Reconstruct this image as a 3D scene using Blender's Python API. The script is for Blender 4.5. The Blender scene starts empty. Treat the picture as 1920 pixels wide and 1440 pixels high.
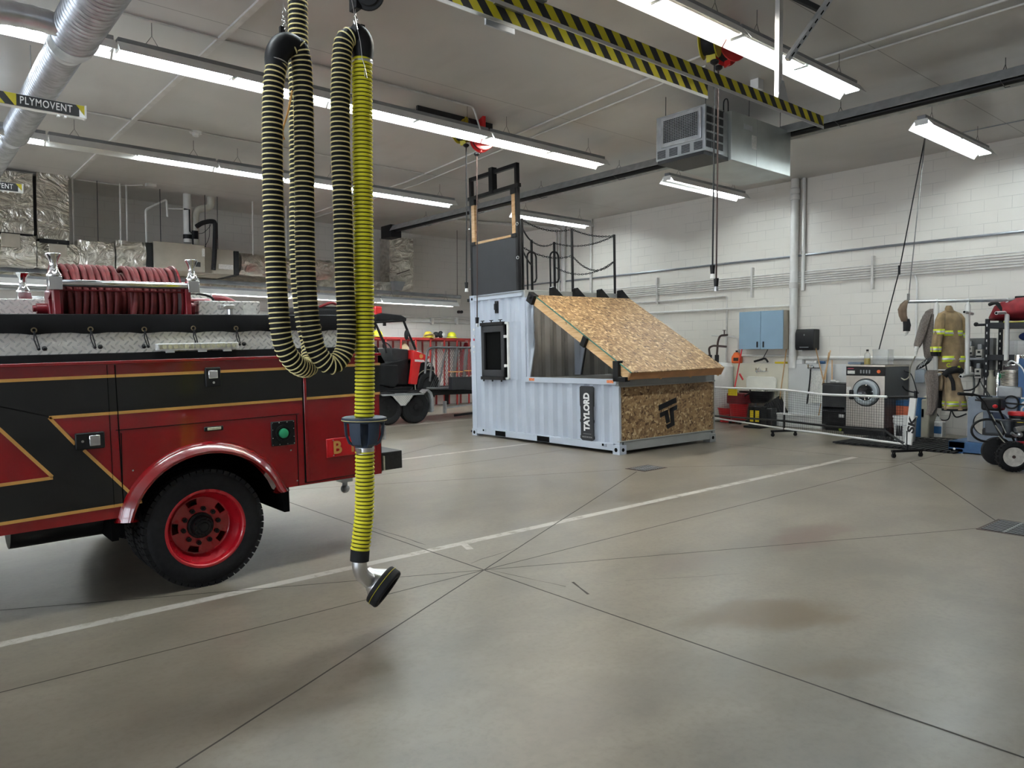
import bpy, bmesh, math, random
from mathutils import Vector as V, Matrix, Euler
random.seed(7)
S = bpy.context.scene
C = S.collection
PI = math.pi

# ------------------------------------------------------------------ camera model
F, CX, CY = 1412., 960., 720.
AZ = math.radians(50.1); PT = math.atan(53/1412.)
CAM = V((0, 0, 1.6))
FW = V((math.cos(AZ)*math.cos(PT), math.sin(AZ)*math.cos(PT), -math.sin(PT)))
RT = V((math.sin(AZ), -math.cos(AZ), 0))
UP = RT.cross(FW)
def ray(x, y): return FW + RT*((x-CX)/F) - UP*((y-CY)/F)
def oX(x, y, X): d = ray(x, y); return CAM + d*(X/d.x)
def oY(x, y, Y): d = ray(x, y); return CAM + d*(Y/d.y)
def oZ(x, y, Z): d = ray(x, y); return CAM + d*((Z-1.6)/d.z)
def PD(x, y, D): return CAM + ray(x, y)*D
SX, SY = .018, -.005                      # the slab falls gently towards its drains
def fz(x, y): return SX*x + SY*y
def fl(x, y):
    d = ray(x, y); return CAM + d*(-1.6/(d.z-SX*d.x-SY*d.y))
XW, YB, ZC = 14.2, 18.7, 5.13             # right wall, back wall, ceiling

cd = bpy.data.cameras.new('camera'); cam = bpy.data.objects.new('camera', cd); C.objects.link(cam)
cd.sensor_width = 36; cd.lens = F/1920*36; cd.clip_start = .05; cd.clip_end = 200
cam.matrix_world = Matrix(((RT.x, UP.x, -FW.x, CAM.x), (RT.y, UP.y, -FW.y, CAM.y), (RT.z, UP.z, -FW.z, CAM.z), (0, 0, 0, 1)))
S.camera = cam

# ------------------------------------------------------------------ material helpers
class N:
    """tiny expression wrapper over math nodes"""
    def __init__(s, nt, k): s.nt = nt; s.k = k
    def op(s, o, b=None, c=None):
        m = s.nt.nodes.new('ShaderNodeMath'); m.operation = o
        for i, v in enumerate((s, b, c)):
            if v is None: continue
            if isinstance(v, N): s.nt.links.new(v.k, m.inputs[i])
            else: m.inputs[i].default_value = v
        return N(s.nt, m.outputs[0])
    def __add__(s, b): return s.op('ADD', b)
    def __sub__(s, b): return s.op('SUBTRACT', b)
    def __mul__(s, b): return s.op('MULTIPLY', b)
    def __truediv__(s, b): return s.op('DIVIDE', b)
    def abs(s): return s.op('ABSOLUTE')
    def lt(s, b): return s.op('LESS_THAN', b)
    def gt(s, b): return s.op('GREATER_THAN', b)
    def fr(s): return s.op('FRACT')
    def flo(s): return s.op('FLOOR')
    def mod2(s): return (s*.5).fr()*2
    def mx(s, b): return s.op('MAXIMUM', b)
    def mn(s, b): return s.op('MINIMUM', b)
    def ss(s, a, b):
        m = s.nt.nodes.new('ShaderNodeMapRange'); m.interpolation_type = 'SMOOTHSTEP'
        s.nt.links.new(s.k, m.inputs[0]); m.inputs[1].default_value = a; m.inputs[2].default_value = b
        return N(s.nt, m.outputs[0])
def newmat(name):
    m = bpy.data.materials.new(name); m.use_nodes = True
    nt = m.node_tree; b = nt.nodes['Principled BSDF']
    return m, nt, b
def coords(nt, kind='Object'):
    t = nt.nodes.new('ShaderNodeTexCoord'); sp = nt.nodes.new('ShaderNodeSeparateXYZ')
    nt.links.new(t.outputs[kind], sp.inputs[0])
    return t.outputs[kind], N(nt, sp.outputs[0]), N(nt, sp.outputs[1]), N(nt, sp.outputs[2])
def noise(nt, vec, scale, detail=3, rough=.5, dist=0, stretch=None):
    n = nt.nodes.new('ShaderNodeTexNoise'); n.inputs['Scale'].default_value = scale
    n.inputs['Detail'].default_value = detail; n.inputs['Roughness'].default_value = rough; n.inputs['Distortion'].default_value = dist
    if stretch:
        mp = nt.nodes.new('ShaderNodeMapping'); mp.inputs['Scale'].default_value = stretch
        nt.links.new(vec, mp.inputs[0]); vec = mp.outputs[0]
    nt.links.new(vec, n.inputs['Vector']); return N(nt, n.outputs[0])
def mix(nt, fac, a, b):
    m = nt.nodes.new('ShaderNodeMix'); m.data_type = 'RGBA'
    if isinstance(fac, N): nt.links.new(fac.k, m.inputs[0])
    else: m.inputs[0].default_value = fac
    for i, v in ((6, a), (7, b)):
        if isinstance(v, tuple): m.inputs[i].default_value = (*v[:3], 1)
        else: nt.links.new(v, m.inputs[i])
    return m.outputs[2]
def bump(nt, b, h, strength=.3, dist=.01):
    n = nt.nodes.new('ShaderNodeBump'); n.inputs['Strength'].default_value = strength; n.inputs['Distance'].default_value = dist
    nt.links.new(h.k, n.inputs['Height']); nt.links.new(n.outputs[0], b.inputs['Normal'])
def mat(name, col, rough=.5, metal=0, var=.08, scale=6, spec=.5, bmp=0, bscale=60, coat=0, trans=0, alpha=1, sheen=0):
    m, nt, b = newmat(name)
    vec = coords(nt)[0]
    n = noise(nt, vec, scale, 4)
    d = tuple(c*(1-var) for c in col); l = tuple(min(1, c*(1+var)) for c in col)
    nt.links.new(mix(nt, n.ss(.3, .7), d, l), b.inputs['Base Color'])
    rr = n*.12 + (rough-.06 if not .2 < rough < .34 or coat else max(rough-.06, .285)); nt.links.new(rr.k, b.inputs['Roughness'])
    b.inputs['Metallic'].default_value = metal; b.inputs['Specular IOR Level'].default_value = spec
    b.inputs['Coat Weight'].default_value = coat; b.inputs['Coat Roughness'].default_value = .06
    b.inputs['Transmission Weight'].default_value = trans; b.inputs['Alpha'].default_value = alpha
    if sheen: b.inputs['Sheen Weight'].default_value = sheen
    if bmp: bump(nt, b, noise(nt, vec, bscale, 3), bmp, .005)
    return m
def emit(name, col, strength, base=(.9, .9, .9)):
    m, nt, b = newmat(name); b.inputs['Base Color'].default_value = (*base, 1)
    vec = coords(nt)[0]; n = noise(nt, vec, 3, 1)
    nt.links.new((n*.04 + (strength*.98)).k, b.inputs['Emission Strength'])
    b.inputs['Emission Color'].default_value = (*col, 1); return m

M = {}
M['tube_cool'] = emit('tube_cool', (.86, .96, 1.0), 38)
M['tube_warm'] = emit('tube_warm', (1.0, .93, .82), 38)
M['tube_off'] = mat('tube_off', (.82, .80, .74), .3)
M['galv'] = mat('galvanised_steel', (.60, .62, .64), .33, .85, .10, 9)
M['galv_dull'] = mat('galvanised_dull', (.45, .47, .48), .45, .6, .12, 7)
M['alu'] = mat('aluminium', (.78, .78, .78), .22, 1, .05, 12)
M['chrome'] = mat('chrome', (.85, .86, .87), .08, 1, .03)
M['steel_brushed'] = mat('brushed_steel', (.60, .55, .49), .38, 1, .06, 14)
M['white_paint'] = mat('white_paint', (.74, .73, .70), .45, 0, .04)
M['pvc'] = mat('white_pvc', (.76, .75, .72), .35, 0, .05)
M['conduit'] = mat('painted_conduit', (.62, .60, .57), .45, 0, .08)
M['conduit_steel'] = mat('steel_conduit', (.32, .34, .37), .4, .7, .1)
M['black_steel'] = mat('black_powder_coat', (.010, .010, .011), .42, .1, .2, spec=.3)
M['black_plastic'] = mat('black_plastic', (.010, .010, .011), .45, 0, .2, spec=.3)
M['black_matte'] = mat('black_rubber', (.008, .008, .009), .75, 0, .25, 20, bmp=.2)
M['dark_grey'] = mat('dark_grey_metal', (.035, .036, .038), .5, .3, .15)
M['grey_metal'] = mat('grey_metal', (.28, .29, .30), .42, .4, .1)
M['beige'] = mat('beige_metal', (.42, .38, .31), .45, .1, .06)
M['red'] = mat('red_gloss_paint', (.22, .0015, .004), .22, 0, .06, coat=1)
M['red_dark'] = mat('dark_red_enamel', (.22, .012, .02), .38, .1, .12, coat=.4)
M['red_wheel'] = mat('red_wheel_paint', (.42, .006, .014), .28, 0, .08, coat=.8)
M['red_locker'] = mat('red_locker_frame', (.30, .02, .018), .4, 0, .1)
M['red_plastic'] = mat('red_plastic', (.55, .01, .015), .35, 0, .08)
M['utv_red'] = mat('red_moulded_plastic', (.62, .02, .02), .3, 0, .05, coat=.4)
M['stripe_black'] = mat('black_vinyl', (.007, .007, .007), .30, 0, .15, coat=.3)
M['gold'] = mat('gold_vinyl', (.62, .32, .09), .35, .2, .06)
M['tarp'] = mat('black_tarp', (.007, .007, .008), .7, 0, .3, 3, spec=.25, bmp=.5, bscale=9)
M['rub_tyre'] = mat('tyre_rubber', (.009, .009, .010), .75, 0, .25, 30, spec=.3, bmp=.25, bscale=80)
M['hose_black'] = mat('black_hose_fabric', (.008, .009, .010), .7, 0, .4, 40, spec=.25, bmp=.9, bscale=45)
M['hose_rib'] = mat('pale_yellow_rib', (.88, .76, .36), .5, 0, .08)
M['hose_yellow'] = mat('yellow_hose', (.95, .87, .04), .42, 0, .08)
M['coupling'] = mat('slate_blue_plastic', (.045, .065, .10), .55, 0, .1)
M['reel_hose'] = mat('red_rubber_hose', (.17, .025, .025), .6, 0, .25, 14)
M['wood'] = mat('plain_wood', (.50, .30, .14), .6, 0, .15, 3)
M['cont'] = mat('container_paint', (.47, .52, .60), .42, 0, .04, 2)
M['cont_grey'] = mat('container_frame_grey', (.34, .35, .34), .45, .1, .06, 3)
M['cont_in'] = mat('container_inside', (.33, .32, .30), .5, 0, .08, 3)
M['panel_grey'] = mat('charcoal_panel', (.026, .027, .031), .5, .1, .12, 4)
M['void'] = mat('dark_opening', (.003, .003, .003), .8, spec=.1)
M['orange'] = mat('orange_plastic', (.75, .14, .03), .45)
M['yellow'] = mat('yellow_plastic', (.80, .60, .02), .4)
M['green'] = mat('green_rubber', (.02, .30, .14), .45)
M['white'] = mat('white_plastic', (.80, .80, .78), .4, 0, .04)
M['label'] = mat('paper_label', (.75, .74, .70), .6, 0, .12, 40)
M['sign_black'] = mat('sign_black', (.008, .008, .01), .4)
M['hazard_yellow'] = mat('hazard_yellow', (.52, .45, .01), .45, 0, .08)
M['blue_cab'] = mat('blue_laminate', (.24, .36, .47), .45, 0, .04, 2)
M['cream'] = mat('cream_board', (.72, .68, .56), .5, 0, .06, 2)
M['board'] = mat('white_splash_board', (.66, .67, .66), .42, 0, .07, 1.5)
M['enamel'] = mat('enamel', (.80, .79, .72), .18, 0, .03, coat=.6)
M['blue_paint'] = mat('blue_machine_paint', (.03, .10, .24), .4, 0, .15, 5, coat=.3)
M['bluegrey'] = mat('blue_grey_paint', (.19, .22, .27), .4, .1, .1)
M['blue_plastic'] = mat('blue_plastic', (.02, .10, .24), .4)
M['tan_cloth'] = mat('tan_turnout_cloth', (.26, .18, .09), .85, 0, .22, 8, bmp=.6, bscale=25, sheen=.2)
M['tan_cloth2'] = mat('light_tan_cloth', (.40, .29, .17), .85, 0, .2, 8, bmp=.6, bscale=25, sheen=.2)
M['grey_cloth'] = mat('grey_liner_cloth', (.17, .14, .12), .9, 0, .3, 60, bmp=.6, bscale=30, sheen=.2)
M['black_cloth'] = mat('black_cloth', (.012, .012, .013), .9, 0, .2, bmp=.4)
M['reflect'] = mat('lime_reflective_tape', (.62, .72, .03), .4, 0, .08)
M['silver_tape'] = mat('silver_reflective_tape', (.55, .56, .55), .35, .3, .06)
M['bag_red'] = mat('red_bag_cloth', (.23, .012, .018), .75, 0, .2, 7, bmp=.5, bscale=12)
M['khaki'] = mat('khaki_plastic', (.34, .32, .25), .5, 0, .06)
M['rope'] = mat('grey_rope', (.16, .16, .15), .7)
M['clear'] = mat('clear_plastic', (.85, .87, .86), .12, 0, .02, trans=.75, alpha=.45)
M['glass_dark'] = mat('dark_glass', (.012, .014, .018), .06, 0, .1, coat=.6)
M['yellow_liquid'] = mat('yellow_liquid', (.62, .48, .10), .25, 0, .04)
M['amber'] = mat('amber_led_lens', (.50, .48, .34), .15, 0, .2, 50)
M['brass'] = mat('tarnished_brass', (.30, .24, .15), .4, .9, .2)
M['rust'] = mat('brown_iron', (.06, .035, .03), .5, .4, .2)

# foil wrap
m, nt, b = newmat('foil_wrap'); vec = coords(nt)[0]
n1 = noise(nt, vec, 2.6, 3, .55, 1.6, (1, 1, 1.3)); n2 = noise(nt, vec, 11, 3, .6, .8)
nt.links.new(mix(nt, n1.ss(.35, .65), (.55, .52, .46), (.80, .77, .70)), b.inputs['Base Color'])
b.inputs['Metallic'].default_value = 1; b.inputs['Roughness'].default_value = .30
bump(nt, b, n1*1.0 + n2*.12, .8, .16); M['foil'] = m
# plywood-like lumber with grain
m, nt, b = newmat('pine_lumber'); vec = coords(nt)[0]
g = noise(nt, vec, 2.2, 5, .6, 1.5, (3, 1, 9)); k = noise(nt, vec, 5, 2)
c1 = mix(nt, g.ss(.35, .7), (.70, .47, .25), (.52, .29, .12)); nt.links.new(mix(nt, k.ss(.68, .75), c1, (.25, .10, .04)), b.inputs['Base Color'])
b.inputs['Roughness'].default_value = .6; M['pine'] = m
# oriented strand board
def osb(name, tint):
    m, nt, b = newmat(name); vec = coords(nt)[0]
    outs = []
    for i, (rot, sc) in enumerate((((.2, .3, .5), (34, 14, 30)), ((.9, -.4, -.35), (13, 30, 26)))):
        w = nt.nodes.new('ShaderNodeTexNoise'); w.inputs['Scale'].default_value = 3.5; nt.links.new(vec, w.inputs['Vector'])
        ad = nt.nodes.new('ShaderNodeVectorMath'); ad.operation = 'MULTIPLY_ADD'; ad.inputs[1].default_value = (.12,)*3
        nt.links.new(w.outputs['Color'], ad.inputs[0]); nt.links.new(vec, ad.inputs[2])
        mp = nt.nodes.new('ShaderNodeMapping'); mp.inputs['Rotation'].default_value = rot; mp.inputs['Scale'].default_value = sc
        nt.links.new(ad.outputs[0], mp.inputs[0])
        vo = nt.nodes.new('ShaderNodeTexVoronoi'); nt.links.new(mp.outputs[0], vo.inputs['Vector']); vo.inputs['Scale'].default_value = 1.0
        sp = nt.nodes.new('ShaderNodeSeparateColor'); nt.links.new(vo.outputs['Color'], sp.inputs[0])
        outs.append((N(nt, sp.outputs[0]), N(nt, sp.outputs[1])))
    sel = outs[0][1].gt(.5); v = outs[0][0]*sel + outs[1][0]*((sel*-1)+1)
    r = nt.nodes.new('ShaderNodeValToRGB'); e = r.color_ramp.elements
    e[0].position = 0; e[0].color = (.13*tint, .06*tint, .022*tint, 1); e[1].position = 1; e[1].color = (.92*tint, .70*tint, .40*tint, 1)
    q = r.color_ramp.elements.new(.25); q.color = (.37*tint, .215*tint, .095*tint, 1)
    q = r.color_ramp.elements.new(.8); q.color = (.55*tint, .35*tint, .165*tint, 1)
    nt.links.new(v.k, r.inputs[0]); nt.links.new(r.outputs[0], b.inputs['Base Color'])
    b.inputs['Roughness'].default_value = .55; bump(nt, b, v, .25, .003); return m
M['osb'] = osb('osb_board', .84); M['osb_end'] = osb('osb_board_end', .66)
# diamond plate (x, z) pattern
def diamond(name, ax, s=.038):
    m, nt, b = newmat(name); vec, x, y, z = coords(nt)
    u = (x, y, x)[ax]; w = (z, z, y)[ax]
    a = (u+w)*(1/s/1.414)+100; c = (u-w)*(1/s/1.414)+100
    par = (a.flo()+c.flo()).mod2().gt(.5)
    fa = (a.fr()-.5).abs(); fc = (c.fr()-.5).abs()
    e1 = (fa*fa*5.5 + fc*fc*80).lt(1); e2 = (fa*fa*80 + fc*fc*5.5).lt(1)
    h = e1*par + e2*((par*-1)+1)
    n = noise(nt, vec, 5, 3)
    base = mix(nt, n.ss(.3, .7), (.70, .68, .65), (.82, .80, .77))
    ring = (fa*fa*4.2 + fc*fc*50).lt(1)*par + (fa*fa*50 + fc*fc*4.2).lt(1)*((par*-1)+1)
    base = mix(nt, ring, base, (.26, .25, .24))
    nt.links.new(mix(nt, h, base, (.74, .73, .71)), b.inputs['Base Color'])
    b.inputs['Metallic'].default_value = .45; nt.links.new((h*-.12+.36).k, b.inputs['Roughness'])
    bump(nt, b, h, 1.0, .012); return m
M['diamond'] = diamond('diamond_plate_side', 0); M['diamond_top'] = diamond('diamond_plate_top', 2)
# galvanised unit heater skin
M['heater'] = mat('heater_steel', (.52, .55, .53), .38, .75, .1, 2.5)

# hazard stripes
def hazard(name, k):
    m, nt, b = newmat(name); vec, x, y, z = coords(nt)
    f = ((x*1.0 + z*k)/.155 + 100).fr().gt(.5)
    nt.links.new(mix(nt, f, (.50, .43, .01), (.012, .012, .014)), b.inputs['Base Color']); b.inputs['Roughness'].default_value = .4
    return m
M['hazard'] = hazard('hazard_stripe', .85)

# ------------------------------------------------------------------ mesh helpers
def frame(d):
    d = d.normalized(); a = V((0, 0, 1)) if abs(d.z) < .9 else V((1, 0, 0))
    u = d.cross(a).normalized(); return u, d.cross(u).normalized()
class MB:
    def __init__(s): s.bm = bmesh.new()
    def box(s, x0, x1, y0, y1, z0, z1, mtx=None):
        x0, x1 = sorted((x0, x1)); y0, y1 = sorted((y0, y1)); z0, z1 = sorted((z0, z1))
        p = [V((x, y, z)) for z in (z0, z1) for y in (y0, y1) for x in (x0, x1)]
        if mtx: p = [mtx @ q for q in p]
        v = [s.bm.verts.new(q) for q in p]
        for f in ((0, 2, 3, 1), (4, 5, 7, 6), (0, 1, 5, 4), (2, 6, 7, 3), (0, 4, 6, 2), (1, 3, 7, 5)): s.bm.faces.new([v[i] for i in f])
        return s
    def bar(s, a, b, w, h=None, up=None):
        """rectangular bar between two points"""
        a, b = V(a), V(b); h = h or w; d = (b-a).normalized()
        if up is None: u, t = frame(d)
        else: u = d.cross(V(up)).normalized(); t = u.cross(d).normalized()
        v = []
        for p in (a, b):
            for i, j in ((-1, -1), (1, -1), (1, 1), (-1, 1)): v.append(s.bm.verts.new(p+u*(w/2*i)+t*(h/2*j)))
        for f in ((3, 2, 1, 0), (4, 5, 6, 7), (0, 1, 5, 4), (1, 2, 6, 5), (2, 3, 7, 6), (3, 0, 4, 7)): s.bm.faces.new([v[i] for i in f])
        return s
    def ring(s, p, u, t, r, n, r2=None):
        r2 = r if r2 is None else r2
        return [s.bm.verts.new(p + u*(r*math.cos(2*PI*i/n)) + t*(r2*math.sin(2*PI*i/n))) for i in range(n)]
    def skin(s, A, B):
        n = len(A)
        for i in range(n):
            j = (i+1) % n; s.bm.faces.new((A[i], A[j], B[j], B[i]))
    def cyl(s, a, b, r, r2=None, n=16, cap=True):
        a, b = V(a), V(b); u, t = frame(b-a); r2 = r if r2 is None else r2
        A = s.ring(a, u, t, r, n); B = s.ring(b, u, t, r2, n); s.skin(A, B)
        if cap: s.bm.faces.new(A[::-1]); s.bm.faces.new(B)
        return s
    def tube(s, pts, r, n=10, cap=True, rf=None):
        pts = [V(p) for p in pts]; prev = None; d0 = (pts[1]-pts[0]).normalized(); u, t = frame(d0); first = None
        for i, p in enumerate(pts):
            d = (pts[min(i+1, len(pts)-1)]-pts[max(i-1, 0)]).normalized()
            u = (u - d*u.dot(d)).normalized(); t = d.cross(u)
            R = s.ring(p, u, t, rf(i/(len(pts)-1)) if rf else r, n)
            if prev: s.skin(prev, R)
            else: first = R
            prev = R
        if cap: s.bm.faces.new(first[::-1]); s.bm.faces.new(prev)
        return s
    def lathe(s, prof, c, axis=(0, 0, 1), n=24, cap=True):
        c = V(c); ax = V(axis).normalized(); u, t = frame(ax); prev = None
        for i, (r, h) in enumerate(prof):
            R = s.ring(c+ax*h, u, t, max(r, .0005), n)
            if prev: s.skin(prev, R)
            elif cap: s.bm.faces.new(R[::-1])
            prev = R
        if cap: s.bm.faces.new(prev)
        return s
    def torus(s, c, axis, R, r, n=28, k=8, u0=None):
        c = V(c); ax = V(axis).normalized(); u, t = frame(ax); rings = []
        for i in range(n):
            a = 2*PI*i/n; d = u*math.cos(a)+t*math.sin(a)
            rings.append([s.bm.verts.new(c+d*(R+r*math.cos(2*PI*j/k))+ax*(r*math.sin(2*PI*j/k))) for j in range(k)])
        for i in range(n): s.skin(rings[i], rings[(i+1) % n])
        return s
    def prism(s, poly, fn, t0, t1):
        """poly: 2-D outline, fn(a,b,t) -> point"""
        A = [s.bm.verts.new(V(fn(a, b, t0))) for a, b in poly]; B = [s.bm.verts.new(V(fn(a, b, t1))) for a, b in poly]
        s.skin(A, B)
        for f in (A[::-1], B):
            fc = s.bm.faces.new(f)
            if len(f) > 4: bmesh.ops.triangulate(s.bm, faces=[fc], ngon_method='EAR_CLIP')
        return s
    def ball(s, c, r, sx=1, sy=1, sz=1, n=14, m=9):
        c = V(c); prev = None
        for j in range(1, m):
            a = PI*j/m; R = [s.bm.verts.new(c+V((r*sx*math.sin(a)*math.cos(2*PI*i/n), r*sy*math.sin(a)*math.sin(2*PI*i/n), r*sz*math.cos(a)))) for i in range(n)]
            if prev: s.skin(prev, R)
            else: s.bm.faces.new(R)
            prev = R
        s.bm.faces.new(prev[::-1]); return s
    def loft(s, secs, n=24, cap=True):
        """secs: (center, u, t, ru, rt, wobble, phase)"""
        prev = None; first = None
        for (c, u, t, ru, rt, wb, ph) in secs:
            c, u, t = V(c), V(u), V(t); R = []
            for i in range(n):
                a = 2*PI*i/n; w = 1+wb*math.sin(5*a+ph)+wb*.6*math.sin(9*a-ph*1.7)
                R.append(s.bm.verts.new(c+u*(ru*w*math.cos(a))+t*(rt*w*math.sin(a))))
            if prev: s.skin(prev, R)
            else: first = R
            prev = R
        if cap: s.bm.faces.new(first[::-1]); s.bm.faces.new(prev)
        return s
INFO = {}
def root_of(p):
    return INFO.get(p.name, V((0, 0, 0))) if p else None
def build(name, mb, m, parent=None, bev=0, smooth=True, ang=.6, seg=2, subs=0):
    bmesh.ops.recalc_face_normals(mb.bm, faces=mb.bm.faces)
    me = bpy.data.meshes.new(name); mb.bm.to_mesh(me); mb.bm.free()
    me.materials.append(M[m] if isinstance(m, str) else m)
    o = bpy.data.objects.new(name, me); C.objects.link(o)
    if parent:
        off = root_of(parent); me.transform(Matrix.Translation(-off)); o.parent = parent; INFO[o.name] = off.copy()
    else:
        xs = [v.co for v in me.vertices]
        lo = V([min(p[i] for p in xs) for i in range(3)]); hi = V([max(p[i] for p in xs) for i in range(3)])
        c = V(((lo.x+hi.x)/2, (lo.y+hi.y)/2, lo.z)); me.transform(Matrix.Translation(-c)); o.location = c; INFO[o.name] = c
    if smooth:
        me.shade_smooth(); me.set_sharp_from_angle(angle=ang)
    if bev:
        b = o.modifiers.new('bevel', 'BEVEL'); b.width = bev; b.segments = seg; b.limit_method = 'ANGLE'; b.angle_limit = .7; b.harden_normals = False
    if subs:
        q = o.modifiers.new('sub', 'SUBSURF'); q.levels = subs; q.render_levels = subs
    return o
def tag(o, label=None, cat=None, group=None, kind=None):
    if label: o['label'] = label
    if cat: o['category'] = cat
    if group: o['group'] = group
    if kind: o['kind'] = kind
    return o
def thing(name, label, cat, loc=(0, 0, 0), rot=None, group=None):
    """rot None: parts are written in world coordinates; else parts are written in the thing's own frame"""
    o = bpy.data.objects.new(name, None); C.objects.link(o); o.location = loc; o.empty_display_size = .1
    if rot is not None: o.rotation_euler = rot; INFO[o.name] = V((0, 0, 0))
    else: INFO[o.name] = V(loc)
    return tag(o, label, cat, group)
def copy_tree(o, parent=None):
    c = o.copy(); C.objects.link(c); c.parent = parent
    for ch in list(o.children): copy_tree(ch, c)
    return c
def struct(name, mb, m, bev=0, **k): return tag(build(name, mb, m, None, bev, **k), kind='structure')
def text(name, body, size, m, parent, mtx, ext=.001, fat=0, sx=1, space=1, align='CENTER', fit=0):
    c = bpy.data.curves.new(name, 'FONT'); c.body = body; c.size = size; c.extrude = ext; c.offset = fat; c.space_character = space
    c.align_x = align; c.align_y = 'CENTER'; c.resolution_u = 3
    t = bpy.data.objects.new(name, c); C.objects.link(t)
    me = bpy.data.meshes.new_from_object(t); bpy.data.objects.remove(t); bpy.data.curves.remove(c)
    if fit: xs_ = [v.co.x for v in me.vertices]; sx = fit/(max(xs_)-min(xs_))
    me.name = name; me.materials.clear(); me.materials.append(M[m])
    me.transform(Matrix.Translation(-root_of(parent)) @ mtx @ Matrix.Diagonal((sx, 1, 1, 1)))
    o = bpy.data.objects.new(name, me); C.objects.link(o); o.parent = parent; INFO[o.name] = root_of(parent)
    return o
def basis(o, x, y):
    """matrix whose local x,y run along the given directions, at o"""
    x = V(x).normalized(); y = V(y); y = (y-x*y.dot(x)).normalized(); z = x.cross(y)
    return Matrix(((x.x, y.x, z.x, o[0]), (x.y, y.y, z.y, o[1]), (x.z, y.z, z.z, o[2]), (0, 0, 0, 1)))
def arc(pts, n=6, r=.1):
    """round the corners of a polyline"""
    pts = [V(p) for p in pts]; out = [pts[0]]
    for a, b, c in zip(pts, pts[1:], pts[2:]):
        rr = min(r, (b-a).length*.49, (c-b).length*.49); p = b+(a-b).normalized()*rr; q = b+(c-b).normalized()*rr
        for i in range(n+1):
            t = i/n; out.append(p*(1-t)**2+b*2*t*(1-t)+q*t*t)
    out.append(pts[-1]); return out
def smooth_path(pts, n=8):
    pts = [V(p) for p in pts]; P = [pts[0]]+pts+[pts[-1]]; out = []
    for i in range(1, len(P)-2):
        for k in range(n):
            t = k/n; a, b, c, d = P[i-1:i+3]
            out.append(.5*((2*b)+(c-a)*t+(2*a-5*b+4*c-d)*t*t+(3*b-a-3*c+d)*t**3))
    out.append(pts[-1]); return out
def resample(pts, step):
    out = [pts[0]]; acc = 0
    for a, b in zip(pts, pts[1:]):
        L = (b-a).length; d = step-acc
        while d <= L:
            out.append(a+(b-a)*(d/L)); d += step
        acc = (acc+L) % step if L else acc
    return out
def WB(x0, x1, y0, y1, X):
    """pixel rectangle on the plane X=const -> (ylo, yhi, zlo, zhi)"""
    ym = (y0+y1)/2; xm = (x0+x1)/2
    return oX(x1, ym, X).y, oX(x0, ym, X).y, oX(xm, y1, X).z, oX(xm, y0, X).z
def YBx(x0, x1, y0, y1, Y):
    ym = (y0+y1)/2; xm = (x0+x1)/2
    return oY(x0, ym, Y).x, oY(x1, ym, Y).x, oY(xm, y1, Y).z, oY(xm, y0, Y).z
M['osb_print'] = mat('faded_print', (.20, .12, .06), .7)
M['orange_label'] = mat('orange_label', (.72, .20, .07), .5, 0, .3, 60)
M['sticker'] = mat('red_sticker', (.45, .06, .10), .5)
M['green_edge'] = mat('green_edge_paint', (.05, .17, .13), .6, 0, .25, 30)
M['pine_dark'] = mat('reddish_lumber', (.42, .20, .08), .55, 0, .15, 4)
M['steel_dark'] = mat('dark_steel_front', (.16, .165, .18), .35, .6, .12)
M['dark_panel'] = mat('dark_machine_panel', (.075, .08, .085), .4, .2, .1)
M['door_grey'] = mat('door_ring_grey', (.36, .40, .42), .35, .2, .04)
M['tennis'] = mat('tennis_felt', (.45, .60, .05), .8)
M['blue_grey_box'] = mat('blue_grey_pack', (.16, .20, .26), .5)
M['orange_box'] = mat('orange_carton', (.70, .16, .07), .55)
M['brown_cloth'] = mat('brown_cloth', (.16, .11, .075), .9, 0, .25, 8, bmp=.6, bscale=25)
M['bluegrey_light'] = mat('light_blue_grey', (.36, .40, .44), .5)
M['bluegrey_dark'] = mat('dark_blue_grey', (.055, .065, .08), .45)
M['grey_dark'] = mat('dark_grey_board', (.10, .105, .105), .55)
M['white_dirty'] = mat('dirty_white', (.52, .50, .46), .5, 0, .15, 20)
M['blue_cloth'] = mat('blue_cloth', (.015, .035, .14), .85, bmp=.5, bscale=12)
M['blue_dark'] = mat('dark_blue_tank', (.018, .035, .08), .4)
M['label_blue'] = mat('blue_white_label', (.10, .28, .48), .45)
M['galv_bright'] = mat('bright_aluminium', (.62, .62, .61), .4, .6, .08, 20)
M['grey_gate'] = mat('grey_gate_paint', (.13, .13, .13), .5, .3, .1)
M['helmet_yellow'] = mat('worn_yellow_helmet', (.62, .48, .05), .45, 0, .3, 20)
M['helmet_bright'] = mat('bright_yellow_helmet', (.85, .78, .03), .35)
M['cream_pvc'] = mat('cream_pvc', (.62, .60, .52), .4)
M['reel_yellow'] = mat('yellow_reel_steel', (.50, .42, .02), .35, .1)
M['plate_red'] = mat('bright_red_plate', (.50, .008, .012), .3, 0, .05)
M['duct_steel'] = mat('spiral_duct_steel', (.46, .48, .51), .36, .9, .14, 9)
M['diamond_black'] = mat('black_tread_plate', (.02,.02,.02), .5, .2, .2, 30, bmp=.6, bscale=40)
EXPO = 0.9
DAY = [120, 150, 150, 150, 120]
# ------------------------------------------------------------------ room shell
XL, YN = -9.0, -6.0
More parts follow.
